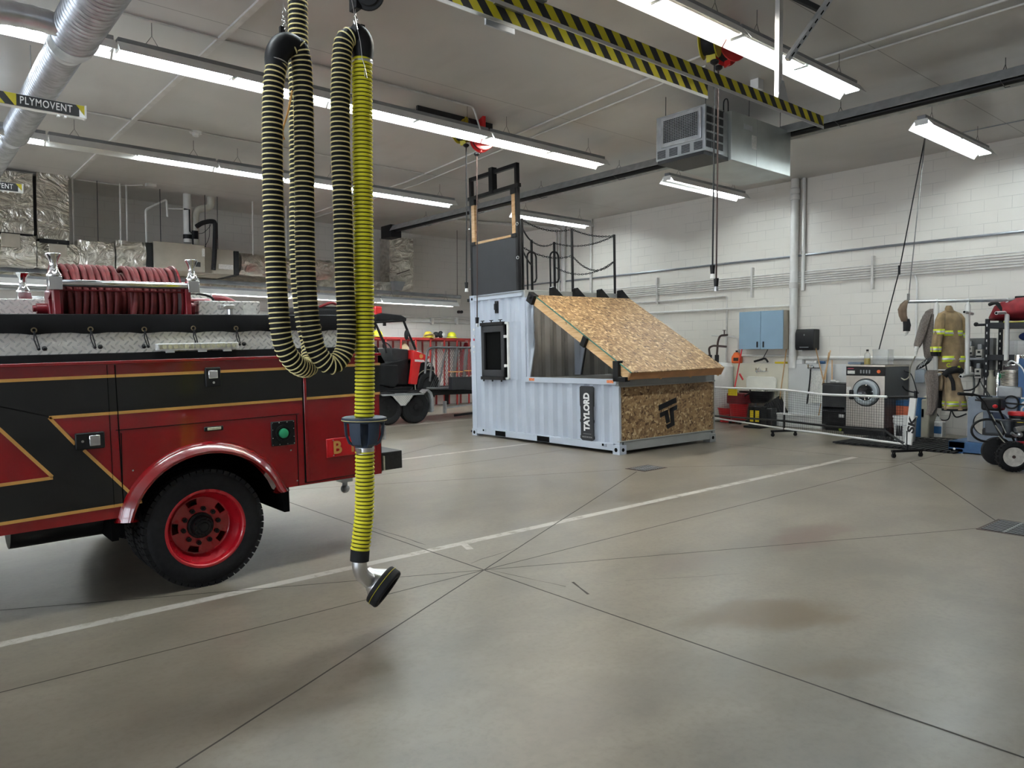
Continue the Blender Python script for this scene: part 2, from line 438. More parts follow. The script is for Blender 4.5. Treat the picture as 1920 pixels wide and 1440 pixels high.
# floor material
m, nt, b = newmat('polished_concrete'); vec, x, y, z = coords(nt, 'Object')
big = noise(nt, vec, .55, 4, .55, .6); med = noise(nt, vec, 2.0, 4, .5, .5, (1, 1.4, 1)); fine = noise(nt, vec, 28, 4, .65); scr = noise(nt, vec, 1.5, 3, .5, .4, (.7, 1.4, 1))
c = mix(nt, big.ss(.30, .70), (.165, .143, .110), (.262, .229, .178))
c = mix(nt, med.ss(.30, .75)*.55, c, (.292, .257, .203))
c = mix(nt, scr.ss(.35, .75)*.38, c, (.15, .132, .105))
c = mix(nt, fine.ss(.4, .75)*.32, c, (.12, .105, .08))
def blob(cx, cy, rx, ry, ang=0):
    ca, sa = math.cos(ang), math.sin(ang); dx, dy = x-cx, y-cy
    a = (dx*ca+dy*sa)/rx; d = (dy*ca-dx*sa)/ry
    return ((a*a+d*d).op('SQRT') + (med-.5)*1.3).ss(1.1, .25)
c = mix(nt, blob(3.95, 2.45, .62, .32, -.6)*.85, c, (.125, .082, .038))
c = mix(nt, blob(3.6, 1.75, .40, .13, -.5)*.5, c, (.15, .11, .065))
c = mix(nt, blob(5.9, 3.2, .75, .28, .1)*.7, c, (.15, .09, .07))
c = mix(nt, blob(4.55, 3.45, .5, .25, .1)*.35, c, (.17, .13, .115))
c = mix(nt, blob(2.6, 2.3, .8, .4, .4)*.30, c, (.14, .12, .105))
c = mix(nt, blob(3.3, 3.3, .25, .2, 0)*.35, c, (.13, .12, .105))
c = mix(nt, blob(4.2, .92, 1.9, .03, 0)*.35, c, (.36, .33, .28))
nt.links.new(c, b.inputs['Base Color'])
ro = med*.10 + big*.05 + .265; nt.links.new(ro.k, b.inputs['Roughness'])
b.inputs['Specular IOR Level'].default_value = .55
M['floor'] = m
f = MB(); v = [f.bm.verts.new((a, d, fz(a, d))) for a, d in ((XL-.3, YN-.3), (XW+.3, YN-.3), (XW+.3, YB+.3), (XL-.3, YB+.3))]; v2 = [f.bm.verts.new(q.co-V((0, 0, .3))) for q in v]
f.bm.faces.new(v); f.bm.faces.new(v2[::-1])
for i in range(4): f.bm.faces.new((v[i], v[(i+1) % 4], v2[(i+1) % 4], v2[i]))
bmesh.ops.recalc_face_normals(f.bm, faces=f.bm.faces)
me = bpy.data.meshes.new('floor'); f.bm.to_mesh(me); me.materials.append(M['floor']); fo = bpy.data.objects.new('floor', me); C.objects.link(fo); tag(fo, kind='structure')

def worldobj(name, mb, m):
    bmesh.ops.recalc_face_normals(mb.bm, faces=mb.bm.faces)
    me = bpy.data.meshes.new(name); mb.bm.to_mesh(me); mb.bm.free(); me.materials.append(M[m]); o = bpy.data.objects.new(name, me); C.objects.link(o); return tag(o, kind='structure')
# sawn joints, cracks and painted bay lines lie in the slab surface
def strip(f, pts, w, h):
    pr = None
    for i, p in enumerate(pts):
        a = V(pts[max(i-1, 0)]); b_ = V(pts[min(i+1, len(pts)-1)]); d = (b_-a).normalized(); n_ = V((-d.y, d.x)); q = []
        ww = w(i) if callable(w) else w
        for sg in (-1, 1): e = V(p)+n_*ww*sg; q.append(f.bm.verts.new((e.x, e.y, fz(e.x, e.y)+h)))
        if pr: f.bm.faces.new((pr[0], q[0], q[1], pr[1]))
        pr = q
def jl(ax, ay, bx, by, jit=.0):
    n = max(2, int(math.hypot(bx-ax, by-ay)/.12)); dx, dy = bx-ax, by-ay; L = math.hypot(dx, dy); r = random.Random(int(ax*7+by*13))
    out = []
    o = 0
    for i in range(n+1):
        o = o*.8+r.uniform(-1, 1)*jit; out.append((ax+dx*i/n-dy/L*o, ay+dy*i/n+dx/L*o))
    return out
f = MB()
for yy in (0, 4.3, 8.6, 12.9): strip(f, jl(XL, yy, XW, yy, .0012), .0055, .0009)
for xx in (-5.2, 3.33, 10.57): strip(f, jl(xx, YN, xx, YB, .0012), .006, .0009)
for (ax, ay, bx, by) in ((3.33, 4.3, 7.2, 2.35), (10.57, 4.3, 7.6, 2.35), (3.33, 4.3, 7.45, 6.40), (3.33, 4.3, -.9, 2.15), (3.33, 4.3, -.9, 6.45), (10.57, 4.3, 7.9, 6.45), (3.33, 8.6, 7.4, 6.65), (3.33, 0, 7.2, 2.0), (10.57, 8.6, 7.6, 10.7), (3.33, 8.6, 7.4, 10.7)):
    strip(f, jl(ax, ay, bx, by, .0015), .0055, .0009)
for (ax, ay, bx, by, jit, w) in ((3.36, 4.26, 3.50, 3.62, .006, .003), (3.60, 3.66, 3.50, 3.40, .006, .008), (3.36, 4.5, 3.9, 4.62, .02, .003), (3.42, 6.2, 3.40, 5.2, .012, .004), (3.9, 3.45, 4.6, 3.0, .02, .0015)):
    rr = random.Random(int(ax*100)); strip(f, jl(ax, ay, bx, by, jit), (lambda i, w=w, rr=rr: w*rr.uniform(.4, 1.3)), .0008)
m, nt, b = newmat('joint_filler'); vec = coords(nt)[0]; n_ = noise(nt, vec, 3, 3)  # own dark tone of the sawn joints and cracks
nt.links.new(mix(nt, n_.ss(.3, .7), (.035, .030, .024), (.06, .052, .042)), b.inputs['Base Color']); b.inputs['Roughness'].default_value = .7; M['joint'] = m
worldobj('trim_floor_joints', f, 'joint')
m, nt, b = newmat('worn_line_paint'); vec = coords(nt)[0]; n1 = noise(nt, vec, 9, 5, .7); n2 = noise(nt, vec, 2.2, 3)
nt.links.new(mix(nt, (n1+n2*.5).ss(.74, .96), (.52, .49, .44), (.27, .24, .19)), b.inputs['Base Color']); b.inputs['Roughness'].default_value = .38; M['line_paint'] = m
for k, (yy, x1) in enumerate(((5.03, 10.55), (9.62, 9.5), (14.05, 10.6), (.5, 9.5))):
    f = MB(); strip(f, jl(XL, yy, x1, yy, .0), .047, .0006)
    if k == 0: strip(f, [(3.60, 4.83), (3.66, 5.0)], .03, .0007)
    worldobj('trim_floor_line_%d' % (k+1), f, 'line_paint')

# ceiling: large glossy panels
m, nt, b = newmat('ceiling_panels'); t = nt.nodes.new('ShaderNodeTexCoord'); vec, x, y, z = coords(nt, 'Object')
n1 = noise(nt, vec, .5, 3); n2 = noise(nt, vec, 2.2, 3, .5, .6, (1, .35, 1))
J = ((y/4.15+.02).fr().lt(.0025)).mx((x/1.2).fr().lt(-1))
c = mix(nt, n1.ss(.3, .7), (.50, .48, .45), (.585, .56, .53)); c = mix(nt, n2.ss(.5, .8)*.25, c, (.38, .37, .35)); c = mix(nt, J*.8, c, (.14, .13, .12))
nt.links.new(c, b.inputs['Base Color']); nt.links.new((n2*.12+.285).k, b.inputs['Roughness']); b.inputs['Specular IOR Level'].default_value = .5
bump(nt, b, n2*.6+n1*2, .18, .03); M['ceiling'] = m
f = MB(); f.box(XL-.3, XW+.3, YN-.3, YB+.3, ZC, ZC+.2)
me = bpy.data.meshes.new('ceiling'); f.bm.to_mesh(me); me.materials.append(M['ceiling']); o = bpy.data.objects.new('ceiling', me); C.objects.link(o); tag(o, kind='structure')

# block walls
def block(name, ax, col=(.76, .725, .66)):
    m, nt, b = newmat(name); vec, x, y, z = coords(nt)
    cb = nt.nodes.new('ShaderNodeCombineXYZ'); nt.links.new((y if ax == 0 else x).k, cb.inputs[0]); nt.links.new((z+.055).k, cb.inputs[1])
    br = nt.nodes.new('ShaderNodeTexBrick'); nt.links.new(cb.outputs[0], br.inputs['Vector'])
    br.inputs['Scale'].default_value = 1; br.inputs['Brick Width'].default_value = .4064; br.inputs['Row Height'].default_value = .2032
    br.inputs['Mortar Size'].default_value = .0042; br.inputs['Mortar Smooth'].default_value = .3; br.offset = .5
    br.inputs['Color1'].default_value = (*col, 1); br.inputs['Color2'].default_value = (*[k*.965 for k in col], 1); br.inputs['Mortar'].default_value = (*[k*.70 for k in col], 1)
    n = noise(nt, vec, 1.1, 4); n2 = noise(nt, vec, 70, 3)
    f_ = N(nt, br.outputs['Fac']); brk = noise(nt, vec, 1.7, 2).ss(.33, .6)
    c0 = mix(nt, f_*brk, tuple(k*.99 for k in col), br.outputs['Color'])
    c = mix(nt, n.ss(.35, .75)*.18, c0, tuple(k*.78 for k in col)); nt.links.new(c, b.inputs['Base Color'])
    b.inputs['Roughness'].default_value = .42; bump(nt, b, (f_*-1)+n2*.12, .25, .006); return m
M['block_x'] = block('painted_block_x', 0); M['block_y'] = block('painted_block_y', 1, (.70, .675, .635))
worldobj('wall_right', MB().box(XW, XW+.2, YN-.2, YB+.2, -.2, ZC), 'block_x')
worldobj('wall_back', MB().box(XL-.2, XW, YB, YB+.2, -.3, ZC), 'block_y')
worldobj('wall_front', MB().box(XL-.2, XW, YN-.2, YN, -.3, ZC), 'block_y')
# left wall: piers between overhead bay doors with glazed panels
f = MB(); BAYS = [(-4.6, -.8), (-.2, 3.6), (4.2, 8.0), (8.6, 12.4), (13.0, 16.8)]
f.box(XL-.2, XL, YN, YB, 4.1, ZC)
edges = [YN]+[q for bb in BAYS for q in bb]+[YB]
for i in range(0, len(edges), 2): f.box(XL-.2, XL, edges[i], edges[i+1], -.4, 4.1)
worldobj('wall_left', f, 'block_x')
for i, (a, d) in enumerate(BAYS):
    f = MB(); f.box(XL-.10, XL-.05, a, d, -.35, .9); f.box(XL-.10, XL-.05, a, d, 3.3, 4.1)
    for k in range(5): yy = a+(d-a)*k/4; f.box(XL-.11, XL-.04, yy-.05, yy+.05, .9, 3.3)
    f.box(XL-.11, XL-.04, a, d, 2.05, 2.15)
    dr = struct('door_%d' % (i+1), f, 'white_paint', .004)
# daylight through the glazed doors
def area(name, loc, rot, sx, sy, power, col):
    l = bpy.data.lights.new(name, 'AREA'); l.shape = 'RECTANGLE'; l.size = sx; l.size_y = sy; l.energy = power; l.color = col
    o = bpy.data.objects.new(name, l); C.objects.link(o); o.location = loc; o.rotation_euler = rot; return o
for i, (a, d) in enumerate(BAYS):
    area('daylight_%d' % (i+1), (XL-.3, (a+d)/2, 2.1), (0, -PI/2, 0), 2.6, 3.7, DAY[i], (.80, .89, 1.0))
w = bpy.data.worlds.new('world'); S.world = w; w.use_nodes = True; w.node_tree.nodes['Background'].inputs[0].default_value = (.75, .85, 1, 1); w.node_tree.nodes['Background'].inputs[1].default_value = .6

# ceiling joint covers and conduits
f = MB(); f.box(2.94, 3.01, 2, YB-.02, ZC-.025, ZC+.01); f.box(-6.06, -5.99, 2, YB-.02, ZC-.025, ZC+.01); struct('trim_1', f, 'conduit')
def pipe(name, pts, r, m, label, cat='conduit', group=None, rad=.08, n=8):
    return tag(build(name, MB().tube(arc(pts, 5, rad), r, n), m), label, cat, group)
zc = ZC-.016
pipe('ceiling_conduit', [(-4, 8.58, zc), (6.45, 8.62, zc), (6.5, 8.62, zc-.02), (6.62, 8.60, 4.78)], .013, 'conduit', 'thin ceiling conduit running beside the longest light row, bent down at its end')
pipe('ceiling_conduit', [(-4, 12.38, zc), (4.85, 12.36, zc), (8.35, 12.36, zc)], .012, 'conduit', 'thin ceiling conduit across the bay carrying the small detector box')
pipe('ceiling_conduit', [(7.42, 4.75, zc), (7.46, 5.6, zc), (8.22, 13.2, zc), (8.25, 18.6, zc)], .016, 'conduit', 'ceiling conduit passing above the tube lights beyond the striped rails, left of its pair')
pipe('ceiling_conduit', [(7.75, 5.6, zc), (8.52, 13.2, zc), (8.55, 18.6, zc)], .012, 'conduit', 'thinner ceiling conduit just right of its pair, above the grey box heater side')
pipe('ceiling_conduit', [(8.58, 5.1, zc), (8.6, 4.5, zc), (8.6, -4, zc)], .016, 'conduit', 'ceiling conduit in the upper right corner of the room, nearer the brightest lights')
pipe('ceiling_conduit', [(8.84, 5.1, zc), (8.84, 4.5, zc), (8.84, -4, zc)], .012, 'conduit', 'second ceiling conduit in the upper right corner, farther from the brightest lights')
pipe('ceiling_conduit', [(-2, 17.2, zc), (3.9, 17.2, zc), (4.2, 16.9, zc)], .012, 'conduit', 'thin conduit on the ceiling in front of the foil ducts')
pipe('service_conduit', [(13.15, 4.75, zc), (13.15, 3.0, zc), (13.15, -1, zc)], .008, 'conduit_steel', 'thin dark cable clipped to ceiling right of the short end light')
f = MB(); p = oZ(367, 247, ZC); f.cyl((p.x, p.y, ZC), (p.x, p.y, ZC-.03), .10, .09, 20); f.cyl((p.x, p.y, ZC-.03), (p.x, p.y, ZC-.075), .06, .045, 20); tag(build('heat_detector', f, 'white'), 'small round white detector on the ceiling conduit left of the hanging hoses', 'detector')
p = oZ(1419, 150, ZC); tag(build('junction_box', MB().box(p.x-.06, p.x+.06, p.y-.06, p.y+.06, ZC-.13, ZC+.01), 'white', bev=.006), 'small white box on the ceiling between striped rail and bright tube lights', 'junction box')
p = oZ(283, 345, ZC); tag(build('junction_box', MB().box(p.x-.10, p.x+.10, p.y-.06, p.y+.06, ZC-.06, ZC+.01), 'conduit', bev=.006), 'flat pale ceiling box above the grey air handler', 'junction box')

# ------------------------------------------------------------------ fluorescent fixtures
def fixture(lit, m='tube_cool', L=2.42):
    """8 ft strip: local x from 0 to L, hangs below z=0 (ceiling)"""
    r = bpy.data.objects.new('fluorescent_light', None); C.objects.link(r); r.empty_display_size = .1; INFO[r.name] = V((0, 0, 0))
    zt = -.30
    f = MB(); f.box(.01, L-.01, -.055, .055, zt, zt+.05); build('housing', f, 'grey_metal', r, .004)
    f = MB()
    prof = [(-.165, zt-.115), (-.15, zt-.10), (-.075, zt-.012), (.075, zt-.012), (.15, zt-.10), (.165, zt-.115), (.158, zt-.118), (.144, zt-.094), (.072, zt), (-.072, zt), (-.144, zt-.094), (-.158, zt-.118)]
    prof = [(-.165, zt-.118), (-.078, zt-.004), (.078, zt-.004), (.165, zt-.118), (.160, zt-.120), (.074, zt-.012), (-.074, zt-.012), (-.160, zt-.120)]
    f.prism(prof, lambda a, b_, t: (t, a, b_), 0, L); build('reflector', f, 'white', r)
    for i in range(2):
        for j in (-1, 1):
            on = lit[i*2+(j > 0)]; f = MB(); x0 = i*L/2
            f.cyl((x0+.035, j*.062, zt-.055), (x0+L/2-.035, j*.062, zt-.055), .017, n=10); build('lamp_tube', f, m if on else 'tube_off', r)
        for xx in (x0+.012, x0+L/2-.028): build('lamp_holder', MB().box(xx, xx+.016, -.085, .085, zt-.08, zt-.012), 'white', r)
    for xx in (.35, L-.35):
        f = MB(); f.tube([(xx-.07, 0, zt+.05), (xx, 0, zt+.16), (xx+.07, 0, zt+.05)], .003, 5); f.tube([(xx, 0, zt+.16), (xx, 0, 0)], .003, 5); build('hanger', f, 'dark_grey', r)
    return r
LIT = (1, 1, 1, 1); protos = {}
def put_light(x, y, lit, m, label, group=None, z=ZC, rz=0):
    key = (lit, m)
    if key not in protos: protos[key] = fixture(lit, m); o = protos[key]
    else: o = copy_tree(protos[key])
    o.location = (x, y, z); o.rotation_euler = (0, 0, rz)
    tag(o, label, 'ceiling light', group)
names3 = ['at the right end of the brightest row, behind the steel strut', 'second from right in the brightest row, by the cord reels', 'third from right in the brightest row, top edge']
for k in range(4): put_light(9.03-2.44*(k+1), 4.40, (0, 1, 1, 1) if k == 0 else ((1, 1, 0, 1) if k == 1 else LIT), 'tube_warm' if k == 1 else 'tube_cool', 'hanging fluorescent fixture '+(names3+['fourth from right in the brightest row, at top edge'])[k], 'fluorescent lights of the near row')
n1 = ['at the right end of the long middle row', 'second from right in the long middle row, above the cord reels', 'third from right in the long middle row, just right of yellow hose', 'in the middle row, crossing behind the black hoses', 'in the middle row, far left behind the silver duct']
for k in range(5): put_light(9.25-2.44*(k+1), 8.69, LIT, 'tube_warm' if k == 0 else 'tube_cool', 'hanging fluorescent fixture '+n1[k], 'fluorescent lights of the middle row')
n2 = ['at the right end of the far row, right of the yellow hose', 'second from right in the far row, behind the hoses', 'in the far row, left half unlit, left of the hoses', 'in the far row just right of the silver duct', 'in the far row left of the silver duct']
for k in range(5): put_light(9.26-2.44*(k+1), 12.95, (0, 0, 1, 1) if k == 2 else LIT, 'tube_warm' if k == 4 else 'tube_cool', 'hanging fluorescent fixture '+n2[k], 'fluorescent lights of the far row')
put_light(10.95, 4.40, LIT, 'tube_cool', 'short lone fluorescent fixture above the slanting rope at the right wall')
put_light(10.88, 8.69, (1, 0, 1, 1), 'tube_cool', 'lone fluorescent fixture with one dead tube below the box heater')
put_light(10.88, 12.95, LIT, 'tube_cool', 'lone fluorescent fixture behind the black training tower frame')
nb = ['ending left of the container, above the red gear lockers', 'second from the right in the low row by the far wall', 'third from the right in the low row by the far wall', 'in the low row above the hose reel, fourth from the right', 'in the low row at the left end']
for k in range(5): put_light(12.3-2.44*(k+1), 17.1, (1, 1, 1, 1), 'tube_cool', 'low hung fluorescent fixture '+nb[k], 'low hung fluorescent lights by the far wall', z=3.38)

# ------------------------------------------------------------------ infrared tube heater (runs along Y)
X0 = 10.3
t = thing('radiant_tube_heater', 'long dark radiant tube heater under a grey reflector running across the ceiling', 'heater', (X0, 10, ZC))
f = MB(); z1 = 4.83
f.prism([(-.20, z1-.01), (-.11, z1+.13), (.11, z1+.13), (.20, z1-.01), (.19, z1-.01), (.10, z1+.12), (-.10, z1+.12), (-.19, z1-.01)], lambda a, b_, q: (X0+a, q, b_), -4, 17.0); build('reflector', f, 'galv_dull', t)
f = MB(); f.cyl((X0, -4, z1+.02), (X0, 17.1, z1+.02), .05, n=12); build('burner_tube', f, 'black_steel', t)
f = MB(); f.box(X0-.16, X0+.16, 17.0, 17.5, z1-.16, z1+.16); build('burner_box', f, 'black_steel', t, .01)
f = MB()
for yy in (3.2, 5.2, 7.2, 9.3, 11.4, 13.5, 15.6):
    f.tube([(X0-.16, yy, z1+.04), (X0, yy, z1+.22), (X0+.16, yy, z1+.04)], .004, 5); f.tube([(X0, yy, z1+.22), (X0, yy, ZC)], .004, 5); f.tube([(X0-.17, yy, z1), (X0, yy, z1-.05), (X0+.17, yy, z1)], .005, 5)
build('hanger', f, 'dark_grey', t)

# ------------------------------------------------------------------ box heater
t = thing('unit_heater', 'grey steel box heater hung from the ceiling with grille and long side cabinet', 'heater', (9.3, 6.35, 4.21))
y0, y1, z0, z1 = 5.9, 6.75, 4.21, 4.86
f = MB(); f.box(8.74, 10.22, y0, y1, z0, z1); build('cabinet', f, 'heater', t, .006)
f = MB(); f.box(8.20, 8.60, y0+.03, y1-.02, z0+.04, z1-.02); f.box(8.60, 8.74, y0+.06, y1-.04, z0+.02, z1-.03); build('fan_section', f, 'galv_dull', t, .006)
f = MB(); f.box(8.175, 8.20, y0+.08, y1-.12, z0+.20, z1-.05); build('grille_frame', f, 'galv', t, .006)
f = MB(); f.box(8.168, 8.19, y0+.13, y1-.17, z0+.25, z1-.10); build('grille_back', f, 'void', t)
f = MB()
for k in range(15): zz = z0+.25+(z1-z0-.35)*k/14; f.box(8.160, 8.172, y0+.13, y1-.17, zz-.003, zz+.003)
for k in range(20): yy = y0+.13+(y1-y0-.30)*k/19; f.box(8.160, 8.170, yy-.002, yy+.002, z0+.25, z1-.10)
build('grille', f, 'galv', t)
for c_ in range(4):
    f = MB()
    for k in range(6): yy = y0+.07+c_*.20; zz = z0+.07+k*.018; f.box(8.19, 8.203, yy, yy+.13, zz, zz+.009)
    build('louvre', f, 'dark_grey', t)
f = MB()
for r_ in range(5):
    for k in range(3): f.box(8.225+k*.13, 8.33+k*.125, y0+.02, y0+.034, z0+.09+r_*.108, z0+.17+r_*.108)
build('filter_coil', f, 'dark_grey', t)
f = MB(); f.box(8.2, 8.75, y0+.05, y1-.05, z0-.005, z0+.04)
build('intake', f, 'dark_grey', t)
f = MB(); f.box(9.02, 9.22, y0-.004, y0, z1-.19, z1-.12); build('name_plate', f, 'galv', t)
f = MB(); f.box(9.22, 9.33, y0-.004, y0, z1-.42, z1-.24); build('sticker', f, 'label', t)
f = MB(); f.box(9.335, 9.34, y0-.002, y0, z0, z1); build('seam', f, 'galv_dull', t)
f = MB(); f.tube(arc([(8.7, y0+.1, z1-.03), (8.62, y0+.05, z1+.12), (8.8, y0+.1, z1+.2), (8.95, y0+.2, z1-.01)], 6, .1), .008, 6); build('cable', f, 'black_plastic', t)
f = MB()
for xx, yy in ((8.3, y0+.1), (8.3, y1-.1), (10.1, y0+.1), (10.1, y1-.1), (9.3, y0+.1)): f.cyl((xx, yy, z1-.04), (xx, yy, ZC), .005, n=6)
build('hanger_rod', f, 'dark_grey', t)

# ------------------------------------------------------------------ exhaust rails with hazard tape
def rail(name, x0, x1, y, z, label, group, sign=False):
    t = thing(name, label, 'exhaust rail', (x0, y, z), group=group)
    h = .104
    f = MB(); f.box(x0, x1, y-.035, y-.005, z+.006, z+h); f.box(x0, x1, y-.040, y-.036, z-.014, z+.012); build('profile', f, 'alu', t, .002)
    f = MB(); f.box(x0+(0.004 if not sign else 0), x1-.004, y-.038, y-.035, z+.012, z+h-.004); o = build('hazard_tape', f, 'hazard', t)
    return t
t = rail('exhaust_rail', -6, oY(1320, 190, 3.78).x, 3.78, 3.70, 'striped exhaust rail nearer the yellow hose, ending left of its twin', 'black and yellow striped exhaust rails')
t2 = rail('exhaust_rail', -6, oY(1537, 244, 3.58).x, 3.58, 3.70, 'striped exhaust rail ending farther right, hung from the steel strut', 'black and yellow striped exhaust rails')
p = oY(964, 40, 3.68); tag(build('rail_plate', MB().box(p.x-.12, p.x+.12, 3.50, 3.82, 3.79, 3.80).box(p.x-.12, p.x+.12, 3.815, 3.83, 3.69, 3.80), 'galv', bev=.002), 'small grey plate bridging the two striped rails', 'bracket')
# struts
sx = oY(1455, 190, 3.62).x
t = thing('rail_strut', 'upright steel strut holding the striped rail, with slanted slotted brace', 'strut', (sx, 3.6, 3.78))
f = MB(); f.bar((sx, 3.60, 3.79), (sx, 3.60, ZC), .06, .045, (0, 1, 0)); build('post', f, 'alu', t, .003)
f = MB(); f.prism([(-.085, 0), (.115, 0), (.02, .20), (-.02, .20)], lambda a, b_, q: (sx+.03+a, 3.575+q, 3.785+b_), 0, .006); build('gusset', f, 'galv', t)
q = oY(1476, 112, 3.55); r_ = oY(1560, -8, 3.30)
f = MB(); f.bar(q, r_+(r_-q)*.55, .045, .045, (0, 1, 0)); build('brace', f, 'galv', t, .003)
d = (r_-q)
for k in range(9): a_ = q+d*(.04+k*.13); build('slot', MB().bar(a_-V((0, .024, 0)), a_+d*.065-V((0, .024, 0)), .012, .004, (0, 1, 0)), 'void', t)
a_ = oY(1500, 0, 3.45); f = MB(); f.bar(oY(1475, -12, 3.5), oY(1537, 18, 3.42), .05, .03, (0, 1, 0)); build('cross_brace', f, 'dark_grey', t, .003)

for (Y, z, xe, lab) in ((7.6, 3.70, 1.376, 'sign ended exhaust rail in front of the silver duct, nearer one'), (11.5, 3.70, 1.38, 'sign ended exhaust rail at left edge, farther one')):
    xe = oY(158, 222, Y).x if Y < 8 else oY(41, 360, Y).x
    t = thing('exhaust_rail', lab, 'exhaust rail', (-1, Y, z), group='labelled exhaust rails')
    zz = (oY(150, 222, Y).z if Y < 8 else oY(35, 361, Y).z)
    H = .105
    f = MB(); f.box(-6, xe, Y-.035, Y+.035, zz, zz+H); build('profile', f, 'alu', t, .002)
    xs = [xe-.51, xe-.075]
    f = MB(); f.box(xs[0], xs[1]+.03, Y-.040, Y-.034, zz+.004, zz+H-.004); build('sign_panel', f, 'sign_black', t)
    f = MB(); f.prism([(xs[1]+.005, zz+H-.004), (xe-.005, zz+H-.004), (xe-.005, zz+.02), ], lambda a, b_, q: (a, Y-.043+q, b_), 0, .006)
    f.prism([(xs[0]-.09, zz+H-.004), (xs[0], zz+H-.004), (xs[0], zz+.004), (xs[0]-.012, zz+.004)], lambda a, b_, q: (a, Y-.043+q, b_), 0, .006)
    for k in range(30):
        bx = xs[0]-.16-k*.155; f.prism([(bx-.07, zz+H-.004), (bx, zz+H-.004), (bx+.08, zz+.004), (bx+.01, zz+.004)], lambda a, b_, q: (a, Y-.043+q, b_), 0, .006)
    build('hazard_tape', f, 'hazard_yellow', t)
    f = MB(); f.box(-6, xs[0]-.001, Y-.040, Y-.034, zz+.004, zz+H-.004); build('tape_backing', f, 'sign_black', t)
    text('sign_lettering', 'PLYMOVENT', .088, 'white', t, basis(((xs[0]+xs[1])/2, Y-.042, zz+H/2), (1, 0, 0), (0, 0, 1)), fat=.0008, space=1.12, fit=.385)
    f = MB(); f.box(xe-.16, xe-.14, Y-.02, Y+.02, zz-.02, zz); f.box(xe-.21, xe-.19, Y-.02, Y+.02, zz-.02, zz); build('stop', f, 'alu', t)
    f = MB(); f.box(xe, xe+.012, Y-.04, Y+.04, zz-.004, zz+H+.004); build('end_cap', f, 'white', t)
    for xx in (-.2, -3): tag(build('hanger_rod', MB().cyl((xx, Y, zz+H), (xx, Y, ZC), .006, n=6), 'dark_grey', t))

# ------------------------------------------------------------------ spiral duct
t = thing('spiral_duct', 'silver spiral duct crossing the upper left corner below the ceiling, with branches', 'duct', (1.38, 8, 4.45))
DZ = 4.45; DX = 1.38
def ribbed(y0, y1, r):
    f = MB(); prof = []; n = int((y1-y0)/.075)
    for k in range(n): a_ = k*(y1-y0)/n; prof += [(r, a_), (r, a_+.060), (r+.008, a_+.066), (r, a_+.073)]
    prof.append((r, y1-y0)); f.lathe(prof, (DX, y0, DZ), (0, 1, 0), 32); return f
for y0, y1, r in ((2.3, 7.68, .19), (8.05, 11.6, .152), (11.88, 17.0, .12)): build('duct_run', ribbed(y0, y1, r), 'duct_steel', t, ang=1.2)
for y0, y1, r0, r1 in ((7.68, 8.05, .198, .155), (11.6, 11.88, .158, .122)):
    f = MB(); f.lathe([(r0+.006, 0), (r0+.006, .06), (r0, .07), (r0, .2), (r1, .33), (r1+.006, .34), (r1+.006, .4)] if y0 < 9 else [(r0+.006, 0), (r0, .03), (r1, .25), (r1+.005, .3)], (DX, y0, DZ), (0, 1, 0), 32); build('reducer', f, 'galv', t)
for yy, r in ((7.6, .095), (11.46, .08)):
    P_ = arc([(DX, yy, DZ), (DX-.45, yy-.12, DZ-.02), (DX-1.1, yy-.02, DZ-.10), (DX-3.2, yy, DZ-.10)], 10, .4)
    P_ = resample(P_, .04); f = MB(); f.tube(P_, r, 20, rf=lambda q, r=r, n=len(P_): r+(.004 if int(q*(n-1)) % 3 == 0 else 0)); build('branch', f, 'galv', t, ang=1.2)
f = MB()
for yy in (5.0, 8.2, 10.2, 14.5, 16.5): f.cyl((DX, yy, DZ), (DX, yy, ZC), .006, n=6)
build('hanger_strap', f, 'galv_dull', t)
# ------------------------------------------------------------------ brush truck
YT = 5.30; TH = .031
w0 = fl(388, 1097); PX = oY(388, 1000, YT+.02).x; P0 = V((PX, YT, fz(PX, YT)))
truck = thing('brush_truck', 'red fire truck rear body with black and gold stripes beside the hanging hoses', 'truck', P0, (0, -TH, 0))
ct, st = math.cos(TH), math.sin(TH)
def TL(px, py, Y=YT):
    w = oY(px, py, Y)-P0; return V((w.x*ct+w.z*st, Y-YT, -w.x*st+w.z*ct))
def tp(pts, Y=YT): return [(q.x, q.z) for q in (TL(a, b_, Y) for a, b_ in pts)]
XF = -4.6
xr = TL(712, 780).x                                   # rear edge of the body
ztop = TL(300, 678).z; zbot = TL(120, 987).z
TR = .405; wc = TL(388, 990)
TRUCKH = TL(300, 590).z
def side(name, poly, m, t0, t1, parent=truck, bev=0): return build(name, MB().prism(poly, lambda a, b_, t: (a, t, b_), t0, t1), m, parent, bev)
# body side with wheel opening
ax, az, ar = wc.x+.02, TR+.03, .50
arch = [(ax+ar*1.02*math.cos(a), max(az+ar*math.sin(a), zbot if math.cos(a) < 0 else TL(600, 905).z)) for a in [PI*i/20 for i in range(0, 21)]]
def fn(a, b_, t): return (a, t, b_)
zb2 = TL(600, 905).z
def side_cols(f, t0, t1):
    cols = [(XF, zbot), (ax-ar*1.02, zbot)]+sorted([q for q in arch])+[(ax+ar*1.02, zb2), (xr, zb2)]
    pr = None
    for (x, z) in cols:
        R = [f.bm.verts.new(V(q)) for q in ((x, t0, z), (x, t0, ztop), (x, t1, ztop), (x, t1, z))]
        if pr: f.skin(pr, R)
        else: f.bm.faces.new(R)
        pr = R
    f.bm.faces.new(pr[::-1]); return f
zb2 = TL(600, 905).z
build('body_side', side_cols(MB(), 0, .05), 'red', truck)
build('body_side', side_cols(MB(), 2.25, 2.30), 'red', truck)
